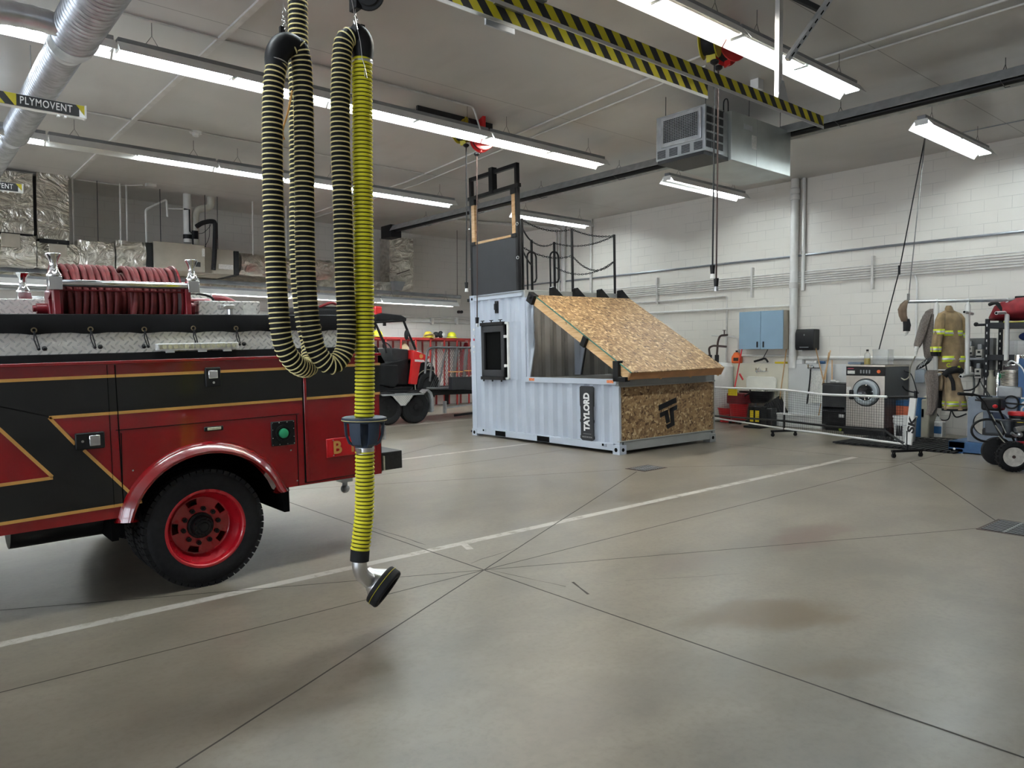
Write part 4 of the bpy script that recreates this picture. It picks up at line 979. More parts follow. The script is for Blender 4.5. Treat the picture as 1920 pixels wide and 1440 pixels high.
# ------------------------------------------------------------------ training container
cyaw = -.034
ex = V((math.cos(cyaw), math.sin(cyaw), .020)).normalized(); ey = V((-math.sin(cyaw), math.cos(cyaw), -.007)); ey = (ey-ex*ey.dot(ex)).normalized(); ez = ex.cross(ey)
CP = V((8.44, 7.58, fz(8.44, 7.58)))
CM = Matrix(((ex.x, ey.x, ez.x), (ex.y, ey.y, ez.y), (ex.z, ey.z, ez.z)))
CMI = CM.inverted(); LC = CMI @ (CAM-CP)
def CL(px, py, ax_, val):
    d = CMI @ ray(px, py); t = (val-LC[ax_])/d[ax_]; return LC+d*t
CW, CLn, CH, Ch, CS = 2.29, 3.83, 2.63, 1.135, 2.23
box_ = thing('training_container', 'pale blue grey steel container used as roof training prop, with open window', 'container', CP, CM.to_euler())
def P_(name, mb, m, bev=0, par=None, **k): return build(name, mb, m, par or box_, bev, **k)
def corr(f, a0, a1, z0, z1, fixed, axis, depth=.035, sgn=1, period=.278):
    """trapezoidal corrugated sheet"""
    n = max(1, round((a1-a0)/period)); p = (a1-a0)/n; pts = []
    for k in range(n):
        s_ = a0+k*p; pts += [(s_, 0), (s_+p*.26, 0), (s_+p*.5, depth), (s_+p*.76, depth)]
    pts.append((a1, 0)); pr = None
    for a, d in pts:
        q = [((fixed+sgn*d, a, z) if axis == 0 else (a, fixed+sgn*d, z)) for z in (z0, z1)]
        R = [f.bm.verts.new(V(x)) for x in q]+[f.bm.verts.new(V(x)+(V((.004*sgn, 0, 0)) if axis == 0 else V((0, .004*sgn, 0)))) for x in q[::-1]]
        if pr: f.skin(pr, R)
        pr = R
# corner castings
for x_ in (0, CW):
    for y_ in (0, CLn):
        f = MB(); xa = x_-(.01 if x_ == 0 else .14); ya = y_-(.01 if y_ == 0 else .14)
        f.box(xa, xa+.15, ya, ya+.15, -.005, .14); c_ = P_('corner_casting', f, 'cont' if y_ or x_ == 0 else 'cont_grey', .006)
        f = MB(); sx_ = xa-.0015 if x_ == 0 else xa+.1515; f.lathe([(.001, 0), (.032, 0), (.032, .002), (.001, .002)], (sx_-.001, ya+.075, .07), (1, 0, 0), 20)
        f.lathe([(.001, 0), (.028, 0), (.028, .002), (.001, .002)], (xa+.075, ya-.0025 if y_ == 0 else ya+.151, .07), (0, 1, 0), 20); P_('casting_hole', f, 'void', par=c_)
for x_ in (0, CW-.14): P_('corner_casting', MB().box(x_-.005, x_+.145, CLn-.14, CLn+.005, CH-.12, CH+.005), 'cont', .006)
f = MB(); f.lathe([(.001, 0), (.026, 0), (.026, .002), (.001, .002)], (-.008, CLn-.075, CH-.06), (1, 0, 0), 20); P_('casting_hole', f, 'void')
# long side frame (x=0) and its twin
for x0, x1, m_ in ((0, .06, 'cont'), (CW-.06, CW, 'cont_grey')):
    f = MB(); f.box(x0, x1, .13, CLn-.13, .05, .16); P_('bottom_rail', f, m_, .004)
    P_('corner_post', MB().box(x0 if x0 == 0 else x1-.14, x1+.08 if x0 == 0 else x1, CLn-.15, CLn, .14, CH-.11), m_, .004)
    P_('corner_post', MB().box(x0, x1, 0, .09, .14, Ch), m_, .004)
    P_('side_rail', MB().box(x0-.006*(x0 == 0), x1, .05, CS, Ch-.085, Ch), m_, .004)
    P_('step_post', MB().box(x0, x1, CS-.04, CS+.06, Ch, CH-.02), m_, .004)
    P_('top_rail', MB().box(x0, x1, CS+.0, CLn-.13, CH-.10, CH), m_, .004)
# forklift pockets
for p0, p1 in ((929, 948), (1007, 1030)):
    a_, b_ = CL(p0, 815, 0, 0), CL(p1, 823, 0, 0); f = MB(); f.box(-.004, .3, b_.y, a_.y, .055, .145); P_('forklift_pocket', f, 'void')
for px_ in (909, 1133): c_ = CL(px_, 825, 0, 0); f = MB(); f.box(-.012, .01, c_.y-.045, c_.y+.045, .10, .15); bx_ = P_('lashing_box', f, 'cont', .003); P_('lashing_hole', MB().box(-.014, -.011, c_.y-.0, c_.y+.04, .11, .145), 'void', par=bx_)
f = MB(); corr(f, .09, CS+.0, .16, Ch-.085, .012, 0, .05, 1, .25); P_('corrugated_side', f, 'cont', smooth=False)
WIN = [CL(904, 600, 0, 0), CL(956, 712, 0, 0)]
wy1, wy0, wz0, wz1 = WIN[0].y, WIN[1].y, CL(930, 711, 0, 0).z, CL(930, 605, 0, 0).z
f = MB(); corr(f, CS+.0, CLn-.15, .16, wz0, .012, 0, .05, 1, .25); corr(f, CS+.0, CLn-.15, wz1, CH-.10, .012, 0, .05, 1, .25)
corr(f, CS, wy0, wz0, wz1, .012, 0, .05, 1, .25); corr(f, wy1, CLn-.15, wz0, wz1, .012, 0, .05, 1, .25); P_('corrugated_side', f, 'cont', smooth=False)
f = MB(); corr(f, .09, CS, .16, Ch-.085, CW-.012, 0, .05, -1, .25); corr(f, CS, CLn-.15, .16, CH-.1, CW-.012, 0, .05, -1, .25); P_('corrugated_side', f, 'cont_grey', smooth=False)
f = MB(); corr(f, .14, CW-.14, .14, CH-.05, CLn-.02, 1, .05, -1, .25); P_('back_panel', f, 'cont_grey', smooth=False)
f = MB(); corr(f, .06, CW-.06, .16, CH-.10, CS+.02, 1, .05, 1, .26); P_('step_wall', f, 'cont_in', smooth=False)
P_('roof_panel', MB().box(0, CW, CS, CLn, CH-.04, CH-.01), 'cont_grey'); P_('floor_panel', MB().box(.05, CW-.05, .05, CLn-.05, .12, .15), 'cont_in')
f = MB(); corr(f, .06, CW-.06, Ch-.07, Ch-.066, 0, 1)
f = MB()                                                  # ribbed deck over the low half
n = 9; p_ = (CS-.12)/n; prv = None
for k in range(n):
    s_ = .09+k*p_
    for a, d in ((s_, 0), (s_+p_*.3, 0), (s_+p_*.45, -.03), (s_+p_*.85, -.03)):
        R = [f.bm.verts.new(V((x, a, Ch-.012+d+e))) for x, e in ((.03, 0), (CW-.03, 0), (CW-.03, -.006), (.03, -.006))]
        if prv: f.skin(prv, R)
        prv = R
P_('deck', f, 'cont_in', smooth=False)
P_('end_top_rail', MB().box(.0, CW, -.0, .08, Ch-.11, Ch+.0).box(.03, CW-.02, .0, .06, Ch, Ch+.075), 'cont_grey', .004)
P_('end_bottom_rail', MB().box(.1, CW-.1, .0, .08, .05, .19).box(.0, CW, -.012, .05, .185, .205), 'cont_grey', .004)
P_('step_top_beam', MB().box(.0, CW, CS-.05, CS+.06, CH-.13, CH-.0), 'cont_grey', .004)
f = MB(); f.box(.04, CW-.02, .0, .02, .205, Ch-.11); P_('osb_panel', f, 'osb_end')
P_('end_flange', MB().box(0, CW, -.014, 0, Ch-.125, Ch-.10), 'cont_grey')
# black mark on the OSB end panel
Z = lambda u, v: (lambda q: (q.x, q.z))(CL(1060+u/6.4, 700+v/6.4, 1, -.003))
f = MB()
for poly in ([(1118, 385), (1330, 288), (1336, 348), (1126, 448)], [(1132, 478), (1228, 434), (1234, 482), (1140, 532)], [(1183, 455), (1228, 434), (1256, 580), (1213, 604)],
             [(1250, 422), (1340, 376), (1343, 430), (1254, 472)], [(1250, 422), (1296, 400), (1313, 622), (1270, 644)], [(1214, 618), (1270, 588), (1270, 644), (1225, 668)]):
    f.prism([Z(*q) for q in poly], lambda a, b_, t: (a, t, b_), -.006, .002)
P_('painted_mark', f, 'sign_black', smooth=False)
for (u, v, s_, bd) in ((1022, 370, .11, 'T:STRENGTH'), (1455, 540, .11, 'T:SIZE BY'), ):
    c_ = CL(1060+u/6.4, 700+v/6.4, 1, -.002); text('faint_print', 'II-I/II-I-II', .10, 'osb_print', box_, basis((c_.x, -.0015, c_.z), (0, 0, 1), (-1, 0, 0)), .0004)
# TAYLORD plaque
a_, b_ = CL(1087, 723, 0, 0), CL(1115, 825, 0, 0); cy_ = (a_.y+b_.y)/2; zz0, zz1 = CL(1101, 826, 0, 0).z, CL(1101, 724, 0, 0).z; hw = (a_.y-b_.y)/2*.80
f = MB(); hgt = zz1-zz0
out = [(-hw+.02, 0), (hw-.02, 0), (hw+.03, .03), (hw+.03, .07), (hw, .10)]
for fr_ in (.36, .66): out += [(hw, hgt*fr_-.05), (hw+.03, hgt*fr_-.015), (hw+.03, hgt*fr_+.015), (hw, hgt*fr_+.05)]
out += [(hw, hgt-.09), (hw+.03, hgt-.06), (hw+.03, hgt-.02), (hw, hgt)]
out = out+[(-x, y) for x, y in out[::-1][:-1]][:-1]+[(-hw-.0, .10), (-hw-.03, .07), (-hw-.03, .03)]
oo = []
for q in out:
    if not oo or (abs(q[0]-oo[-1][0])+abs(q[1]-oo[-1][1])) > 1e-4: oo.append(q)
right_ = [(hw-.02, 0), (hw+.03, .03), (hw+.03, .07), (hw, .10)]
for fr_ in (.36, .66): right_ += [(hw, hgt*fr_-.05), (hw+.03, hgt*fr_-.015), (hw+.03, hgt*fr_+.015), (hw, hgt*fr_+.05)]
right_ += [(hw, hgt-.09), (hw+.03, hgt-.06), (hw+.03, hgt-.02), (hw, hgt)]
oo = right_+[(-x, y) for x, y in right_[::-1]]
f.prism(oo, lambda a, b_, t: (t, cy_+a, zz0+b_), -.006, .006); pq = P_('name_plaque', f, 'panel_grey')
tx = basis((-.0075, cy_+.0, zz0+hgt*.53), (0, 0, 1), (0, 1, 0))
text('plaque_lettering', 'TAYLORD', .172, 'white', pq, tx, fat=.0085, fit=hgt*.70)
text('plaque_small_print', 'MADE IN U.S.A.', .034, 'cont_grey', pq, basis((-.0075, cy_, zz0+.055), (0, -1, 0), (0, 0, 1)))
f = MB(); f.box(-.0075, -.006, cy_-hw*.7, cy_+hw*.7, zz0+.105, zz0+.109); P_('plaque_line', f, 'cont_grey', par=pq)
f = MB(); f.box(-.0076, -.006, cy_+.055, cy_+.070, zz0+.15, zz0+.26); P_('plaque_bar', f, 'white', par=pq)
for px_, py_ in ((997, 714), (1144, 722)): c_ = CL(px_, py_, 0, -.006); P_('orange_label', MB().box(-.009, -.006, c_.y-.07, c_.y+.07, Ch-.06, Ch-.015), 'orange_label')
c_ = CL(1320, 706, 1, -.002); P_('orange_label', MB().box(c_.x-.06, c_.x+.05, -.003, -.0, Ch+.02, Ch+.05), 'orange_label')
c_ = CL(1178, 714, 1, -.002); P_('small_label', MB().box(c_.x-.03, c_.x+.03, -.003, .0, Ch-.02, Ch+.03), 'label')
# stickers on the corner post
for py_, s_ in ((618, .03), (630, .02), (637, .035), (650, .03), (660, .02)):
    c_ = CL(889, py_, 0, 0); P_('post_sticker', MB().box(-.008, -.0, c_.y-s_*.6, c_.y+s_*.6, c_.z-s_*.6, c_.z+s_*.6), 'sticker' if py_ == 637 else 'label')
# window unit
f = MB(); f.box(-.02, .05, wy0, wy0+.045, wz0, wz1).box(-.02, .05, wy0, wy1, wz0, wz0+.035).box(-.02, .05, wy0, wy1, wz1-.035, wz1).box(-.02, .05, wy1-.03, wy1, wz0, wz1); wn = P_('window_frame', f, 'white', .004)
fy0, fy1, fz0, fz1 = wy0+.10, wy1-.02, wz0+.05, wz1-.05
f = MB(); t_ = .085; f.box(-.05, .0, fy0, fy0+t_, fz0, fz1).box(-.05, .0, fy1-t_, fy1, fz0, fz1).box(-.05, .0, fy0, fy1, fz0, fz0+.12).box(-.05, .0, fy0, fy1, fz1-.12, fz1); P_('window_sash', f, 'panel_grey', .008)
P_('window_opening', MB().box(.01, .03, fy0, fy1, fz0, fz1), 'void')
f = MB(); f.box(-.07, .0, fy0, fy1+.01, fz1, fz1+.06)
for k in range(3): yy = fy0+.08+k*(fy1-fy0-.14)/2; f.cyl((-.05, yy, fz1+.05), (-.05, yy, fz1+.10), .012, n=8); f.box(-.06, -.04, yy-.05, yy+.05, fz1+.085, fz1+.10)
P_('clamp_bar', f, 'black_steel', .004)
f = MB(); f.box(-.07, .0, fy0, fy1+.01, fz0-.06, fz0)
for k in range(3): yy = fy0+.08+k*(fy1-fy0-.14)/2; f.cyl((-.05, yy, fz0-.09), (-.05, yy, fz0-.04), .016, n=8)
P_('clamp_bar', f, 'black_steel', .004)
for zz in (wz0+.22, wz1-.28): P_('hinge', MB().box(-.055, -.02, wy0+.04, wy0+.09, zz, zz+.05), 'white', .004)
c_ = CL(932, 576, 0, 0); f = MB(); f.box(-.03, .01, c_.y-.035, c_.y+.035, c_.z-.11, c_.z+.11); f.cyl((-.035, c_.y, c_.z-.05), (-.035, c_.y, c_.z+.06), .03, n=12); P_('vent_latch', f, 'black_plastic', .006)
# saw-tooth hook plates
def saw2(x, m):
    z1 = CH-.13; k_ = (z1-Ch)/1.2; f = MB()
    pr_ = [(.15, 0), (.05, -.14), (.06, -.175), (.10, -.185), (.18, -.09), (.18, -.24), (.05, -.43), (.06, -.46), (.10, -.47), (.18, -.41), (.18, -.51), (.05, -.70), (.06, -.74), (.10, -.755), (.18, -.70), (.18, -.77), (.08, -1.2)]
    f.prism([(CS+.02, z1)]+[(CS-.02-d*1.25, z1+z*k_) for d, z in pr_]+[(CS+.02, Ch)], lambda a, b_, q: (x+q, a, b_), 0, .02); return P_('hook_plate', f, m)
saw2(.02, 'cont'); saw2(CW*.52, 'cont'); saw2(CW*.52+.04, 'panel_grey'); saw2(CW-.1, 'cont')
# black clamp blocks along the step beam
for px_ in (1040, 1083, 1128, 1166):
    c_ = CL(px_, 556, 1, CS-.08); f = MB(); f.prism([(-.10, -.05), (-.10, .10), (-.05, .12), (.16, -.05)], lambda a, b_, t: (c_.x+a, t, CH-.05+b_), CS-.14, CS-.05); P_('clamp_block', f, 'black_steel')
for px_ in (1078, 1160): c_ = CL(px_, 551, 1, CS); f = MB(); f.ball((c_.x, CS-.02, CH+.02), .035); P_('knob', f, 'black_steel')
# railing posts, hand loops and chains
posts = []
HP = 1.0
for px_, py_, pl in ((981, 410, CS+.35), (1074, 428, CS+.06), (1153, 440, CS+.06)):
    c_ = CL(px_, 545, 1, pl); zt = CL(px_, py_, 1, pl).z; f = MB(); f.cyl((c_.x, pl, CH-.02), (c_.x, pl, zt), .024, n=14); P_('rail_post', f, 'black_steel'); posts.append(V((c_.x, pl, zt)))
for px_, py_ in ((998, 450), (1040.5, 454)):
    pl = CLn-.12; c_ = CL(px_, 545, 1, pl); zt = CL(px_, py_, 1, pl).z; f = MB(); f.cyl((c_.x, pl, CH-.02), (c_.x, pl, zt), .026, n=14); P_('rail_post', f, 'black_steel')
    lz = CL(px_, 472, 1, pl).z; lb_ = CL(px_, 530, 1, pl).z; r_ = .115
    f = MB(); f.tube([(c_.x-r_, pl, CH-.02), (c_.x-r_, pl, lz-r_)]+[(c_.x-r_*math.cos(a), pl, lz-r_+r_*math.sin(a)) for a in [PI*i/10 for i in range(11)]]+[(c_.x+r_, pl, lb_+.09), (c_.x+r_*.7, pl, lb_+.02), (c_.x, pl, lb_)], .018, 10); P_('grab_loop', f, 'black_steel', ang=1.2)
    posts.append(V((c_.x, pl, zt)))
def chain(a, b_, sag, name='chain'):
    a, b_ = V(a), V(b_); pts = [a+(b_-a)*t+V((0, 0, -4*sag*t*(1-t))) for t in [i/30 for i in range(31)]]; P2 = resample(pts, .045); f = MB()
    for i, (p, q) in enumerate(zip(P2, P2[1:])):
        d = (q-p).normalized(); u, t_ = frame(d); n_ = u if i % 2 else t_; c_ = (p+q)/2; w_ = d.cross(n_)
        pr = None; first = None; K = 8
        for k in range(K+1):
            an = 2*PI*(k % K)/K; cc = c_+d*(.030*math.cos(an))+w_*(.014*math.sin(an))
            R = first if k == K else f.ring(cc, (d*math.cos(an)*.5+w_*math.sin(an)).normalized(), n_, .0055, 5)
            if pr: f.skin(pr, R)
            else: first = R
            pr = R
    return P_(name, f, 'black_steel', ang=1.2)
A1, A2, A3, B1, B2 = posts
dn = V((0, 0, -.02)); md = V((0, 0, -.50))
chain(A1+dn, A2+dn, .10); chain(A2+dn, A3+dn, .06); chain(B2+dn, A3+dn, .12); chain(B1+dn, B2+dn, .08); chain(A1+dn*8, B1+dn, .03)
chain(A1+md, A2+md, .10); chain(A2+md, A3+md, .22); chain(A3+md, B2+md, .20); chain(A1+md*1.1, B1+md, .03)
f = MB(); f.tube([B2+dn, B2+V((.02, 0, -.5)), B2+V((0, 0, -.9))], .008, 6); P_('strap', f, 'black_plastic')
# tower frame with wood studs and dark panel
Xt = .06
pt = lambda x, y: (lambda q: (q.y, q.z))(CL(x, y, 0, Xt))
(yl, zl), (yr_, zr) = pt(883, 333), pt(975, 309)
zb_ = CH
ys = (pt(884, 552)[0]+yl)/2; ye = pt(975, 545)[0]
f = MB(); zt = (zl+zr)/2+.0
zt = pt(930, 318)[1]; w_ = .065
f.box(Xt-.03, Xt+.04, ys-w_, ys, zb_, zt); f.box(Xt-.03, Xt+.04, ye, ye+w_, zb_, zt); f.box(Xt-.03, Xt+.04, ye, ys, zt-w_, zt); tw = P_('tower_frame', f, 'black_steel', .004)
f = MB(); zc1 = pt(930, 360)[1]; f.box(Xt-.045, Xt+.03, ye-.05, ys+.03, zc1-.03, zc1+.035); ym = (ys+ye)/2; f.box(Xt-.06, Xt+.05, ym-.055, ym+.055, zc1-.02, zt+.05); f.box(Xt-.062, Xt-.058, ym-.03, ym+.03, zc1-.02, zc1+.02); P_('crosshead', f, 'black_steel', .008)
zs0 = pt(930, 451)[1]; zs1 = zc1-.03
for yy, nm in ((ys-.10, 0), (ye+.10, 1)):
    f = MB(); f.box(Xt-.03, Xt+.04, yy-.055, yy+.055, zs0+.04, zs1-.03); P_('wood_stud', f, 'pine', .003)
    f = MB(); f.box(Xt-.045, Xt+.05, yy-.07, yy+.07, zs1-.10, zs1+.02); P_('stud_bracket', f, 'black_steel', .004)
    f = MB(); f.box(Xt-.045, Xt+.05, yy-.07, yy+.07, zs0-.02, zs0+.05); P_('stud_bracket', f, 'black_steel', .004)
P_('wood_sill', MB().box(Xt-.025, Xt+.035, ye+.16, ys-.16, zs0+.0, zs0+.04), 'pine', .003)
P_('dark_panel', MB().box(Xt-.025, Xt+.02, ye-.0, ys-.0, zb_+.0, zs0-.005), 'panel_grey', .004)
for py_ in (430, 505): c_ = CL(881, py_, 0, Xt); P_('side_pin', MB().cyl((Xt, ys-.01, c_.z), (Xt, ys+.06, c_.z), .015, n=8), 'galv_dull')
for py_ in (418, 482): c_ = CL(976, py_, 0, Xt-.04); P_('carabiner', MB().torus((Xt-.045, ye-.01, c_.z), (1, .3, 0), .025, .005, 14, 5), 'galv')
P_('bumper_block', MB().box(-.01, .08, CLn, CLn+.08, CH-.10, CH-.04), 'black_plastic', .004)
P_('bumper_block', MB().box(-.01, .06, CLn, CLn+.05, .06, .10), 'black_plastic', .004)
# sloping OSB roof on pine rafters
xr0 = -.03
TLp, BLp = CL(1002, 553, 0, xr0), CL(1184, 697, 0, xr0)
y1_, z1_, y0_, z0_ = TLp.y, TLp.z, BLp.y, BLp.z
xr1 = (CL(1357, 687, 1, y0_).x*1+CL(1180, 560, 1, y1_).x*1)/2
roof = tag(bpy.data.objects.new('sloped_roof', None)); C.objects.link(roof); roof.parent = box_; INFO['sloped_roof'] = V((0, 0, 0))
dv = V((0, y0_-y1_, z0_-z1_)); Ls = dv.length; dv.normalize(); nv = V((1, 0, 0)).cross(dv); nv = nv if nv.z > 0 else -nv
xA, xB = CL(1180, 560, 1, y1_).x, CL(1357, 687, 1, y0_).x
T0 = V((xr0, y1_, z1_))
def rs(u, v, h): return T0+V((u, 0, 0))+dv*v+nv*h
f = MB(); c8 = [(0, 0), (xA-xr0, 0), (xB-xr0+.02, Ls), (-.012, Ls+.02)]
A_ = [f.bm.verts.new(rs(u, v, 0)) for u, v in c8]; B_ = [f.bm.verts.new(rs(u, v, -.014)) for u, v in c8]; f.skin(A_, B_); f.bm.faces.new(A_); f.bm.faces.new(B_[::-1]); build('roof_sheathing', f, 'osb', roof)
f = MB()
for v in (.36, .62): f.bar(rs(.0, Ls*v, .001), rs(xA+.05, Ls*v, .001), .004, .003, nv)
build('sheet_joint', f, 'wood', roof)
f = MB(); f.bar(rs(-.006, 0, -.006), rs(-.018, Ls+.02, -.006), .012, .017, nv); build('green_edge', f, 'green_edge', roof)
for k in range(4):
    u = .02+(xB-xr0-.06)*k/3; f = MB(); f.bar(rs(u, -.02, -.09), rs(u, Ls, -.09), .04, .14, nv); build('rafter', f, 'pine', roof, .002)
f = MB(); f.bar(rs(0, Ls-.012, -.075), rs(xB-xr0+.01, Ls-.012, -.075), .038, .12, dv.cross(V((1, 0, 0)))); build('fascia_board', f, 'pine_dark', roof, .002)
for v, nm in ((-.03, 'a'), (Ls*.58, 'b'), (Ls*.92, 'c')):
    f = MB(); u = .0
    if nm == 'a': f.bar(rs(u-.01, v-.06, -.07), rs(u-.01, v+.10, -.07), .11, .17, nv); f.ball(rs(u-.07, v+.02, -.05), .03)
    elif nm == 'b': f.bar(rs(u-.005, v-.05, -.085), rs(u-.005, v+.05, -.085), .10, .165, nv)
    else: q = rs(u, v, -.14); f.box(q.x-.06, q.x+.05, q.y-.03, q.y+.08, Ch-.03, q.z+.18); f.box(q.x-.06, q.x+.05, q.y-.17, q.y+.08, Ch-.03, Ch+.04)
    build('rafter_bracket', f, 'black_steel', roof, .006)
# ------------------------------------------------------------------ right wall services
def yz(px, py, X=XW): q = oX(px, py, X); return q.y, q.z
zC_ = yz(1551, 474)[1]
pipe('service_conduit', [(XW-.03, -3, zC_), (XW-.03, 13.4, zC_), (XW-.03, 18.4, zC_)], .022, 'conduit_steel', 'dark steel conduit along the upper right wall above the thin pipe bundle', 'conduit')
zz = [3.05+.045*k for k in range(6)]
for k, z_ in enumerate(zz): pipe('bundled_conduit', [(XW-.05, -3, z_), (XW-.05, 18.5, z_)], .0135, 'conduit', 'one of six thin parallel grey conduits strapped along the right wall', 'conduit', 'bundle of six wall conduits', n=8)
for px_, y0_, y1_, nm in ((1235, 521, 570, 'left of the three conduit straps, by the container railing'), (1413, 502, 558, 'middle conduit strap, above the blue cabinet'), (1639, 480, 542, 'rightmost, by the slanting rope')):
    a_ = yz(px_, y0_); b_ = yz(px_, y1_); tag(build('strut_channel', MB().box(XW-.085, XW+.01, a_[0]-.02, a_[0]+.02, b_[1], a_[1]), 'conduit', bev=.003), 'short upright steel channel on the wall, '+nm.replace('of the three conduit straps, ', ''), 'strut')
a_ = yz(1496, 336); b_ = yz(1492, 690)
t = thing('drain_pipe', 'thick white vertical pipe on the right wall between cabinet and towel dispenser', 'pipe', (XW-.1, a_[0], 1.4))
f = MB(); f.cyl((XW-.10, a_[0], 1.35), (XW-.10, a_[0], ZC), .078, n=24); build('pipe_run', f, 'pvc', t)
f = MB(); f.lathe([(.078, 0), (.095, .01), (.095, .10), (.08, .12), (.095, .14), (.095, .22), (.078, .24)], (XW-.10, a_[0], ZC-.42), (0, 0, 1), 24); build('coupling', f, 'pvc', t)
f = MB(); f.lathe([(.078, 0), (.09, .0), (.09, .12), (.078, .12)], (XW-.10, a_[0], 2.95), (0, 0, 1), 24); f.box(XW-.14, XW-.001, a_[0]-.16, a_[0]-.13, 3.62, 3.68); build('pipe_strap', f, 'conduit', t)
pipe('thin_riser_pipe', [(XW-.05, a_[0]-.17, 2.9), (XW-.05, a_[0]-.17, ZC)], .035, 'pvc', 'thinner white pipe rising just right of the thick white wall pipe', 'pipe', n=14)
pipe('water_pipe', [(XW-.05, 17.5, yz(1300, 581)[1]), (XW-.05, yz(1489, 571)[0], yz(1489, 573)[1]), (XW-.05, yz(1489, 571)[0], 1.4)], .022, 'pvc', 'thin white pipe along the wall, turning down beside the blue cabinet', 'pipe', rad=.05)
pipe('water_pipe', [(XW-.04, 17.5, yz(1300, 562)[1]-.02), (XW-.04, yz(1365, 553)[0], yz(1365, 555)[1]), (XW-.04, yz(1365, 553)[0], 0.4)], .02, 'conduit', 'thin pipe along the wall, turning down left of the blue cabinet', 'pipe', rad=.05)
pipe('water_pipe', [(XW-.05, yz(1372, 560)[0]-.2, .4), (XW-.05, yz(1372, 560)[0]-.2, 2.0), (XW-.05, yz(1366, 648)[0]+.4, 2.05)], .016, 'conduit', 'short thin pipe beside the sink board at its left edge', 'pipe', rad=.1)
pipe('low_pipe', [(XW-.07, yz(1500, 670)[0], yz(1580, 671)[1]), (XW-.07, 2.0, yz(1580, 671)[1])], .038, 'pvc', 'fat white horizontal pipe along the wall behind the washing machine', 'pipe', n=14)
pipe('low_pipe', [(XW-.05, 9.4, 1.60), (XW-.05, yz(1495, 675)[0], 1.60)], .02, 'pvc', 'thin white horizontal pipe above the sink board', 'pipe')
pipe('service_conduit', [(XW-.03, yz(1712, 505)[0], 3.1), (XW-.03, yz(1721, 515)[0], 2.95), (XW-.03, yz(1721, 515)[0], 1.5)], .018, 'pvc', 'white conduit running down the wall behind the hanging glove sleeve', 'conduit', rad=.12)
for px_, nm in ((1046, 'left'), (1051, 'middle'), (1056, 'right')):
    y_ = yz(px_, 480)[0]; pipe('riser_conduit', [(XW-.05, y_, 3.2), (XW-.05, y_, ZC-.1), (XW-.3, y_+.3, ZC-.04), (10.8, y_+1.3, ZC-.03)], .022, 'conduit', nm+' of three grey conduits bending onto the ceiling behind the training container', rad=.3)
y_ = yz(1111, 480)[0]; pipe('riser_conduit', [(XW-.06, y_, 2.6), (XW-.06, y_, ZC)], .035, 'conduit', 'straight grey pipe rising to the ceiling behind the chain railing')
y_ = yz(1057, 480)[0]-.08; pipe('riser_conduit', [(XW-.07, y_, 2.6), (XW-.07, y_, ZC)], .05, 'conduit', 'broad pale riser beside the three bent conduits')
f = MB(); y_ = yz(1183, 450)[0]; f.box(XW-.006, XW+.01, y_-.008, y_+.008, -.1, ZC); struct('trim_2', f, 'conduit')

# cabinet
X1 = XW-.33; y0, y1, z0, z1 = WB(1385.5, 1468.5, 583, 655, X1)
t = thing('hanging_cabinet', 'pale blue two door wall cabinet above the sink', 'cabinet', (X1+.16, (y0+y1)/2, z0))
build('body', MB().box(X1+.02, XW, y0, y1, z0, z1), 'beige', t, .004)
ym = (y0+y1)/2
for a, b_, hy in ((y0+.004, ym-.003, ym-.07), (ym+.003, y1-.004, ym+.07)):
    d = build('door', MB().box(X1, X1+.02, a, b_, z0+.004, z1-.004), 'blue_cab', t, .003); build('handle', MB().box(X1-.012, X1, hy-.018, hy+.018, z0+.04, z0+.16), 'black_plastic', d, .008)
# towel dispenser
X1 = XW-.24; y0, y1, z0, z1 = WB(1490.5, 1525, 617, 656.5, X1)
t = thing('towel_dispenser', 'black paper towel dispenser on the wall right of the thick white pipe', 'towel dispenser', (X1+.12, (y0+y1)/2, z0))
f = MB(); f.prism([(X1+.02, z0), (X1, z0+.06), (X1, z1-.08), (X1+.04, z1), (XW, z1), (XW, z0+.0)], lambda a, b_, q: (a, q, b_), y0, y1); build('cover', f, 'black_plastic', t, .02, seg=3)
f = MB(); f.box(X1-.002, X1+.02, y0+.10, y1-.10, z0+.05, z0+.065); f.box(X1-.003, X1, (y0+y1)/2-.01, (y0+y1)/2+.01, z1-.13, z1-.10); build('badge', f, 'grey_metal', t)
f = MB(); f.box(X1+.03, X1+.10, y1-.14, y1-.06, z0-.02, z0); build('lever', f, 'white', t, .004)
# splash board ledge
X1 = XW-.10; y0, y1, z0, z1 = WB(1370, 1592, 682, 800, X1); z0 = .22
ysp = yz(1478, 700, X1)[0]
tag(build('splash_board', MB().box(X1, XW-.005, ysp, y1, z0, z1), 'cream', bev=.004), 'cream splash board on the wall behind the white enamel sink', 'wall panel')
tag(build('splash_board', MB().box(X1, XW-.005, y0, ysp-.004, z0, z1), 'board', bev=.004), 'white splash board behind the broom handles and hanging black hose', 'wall panel')
zl = z1
LX = XW-.06
def on_board(px, py, X=LX): return oX(px, py, X)
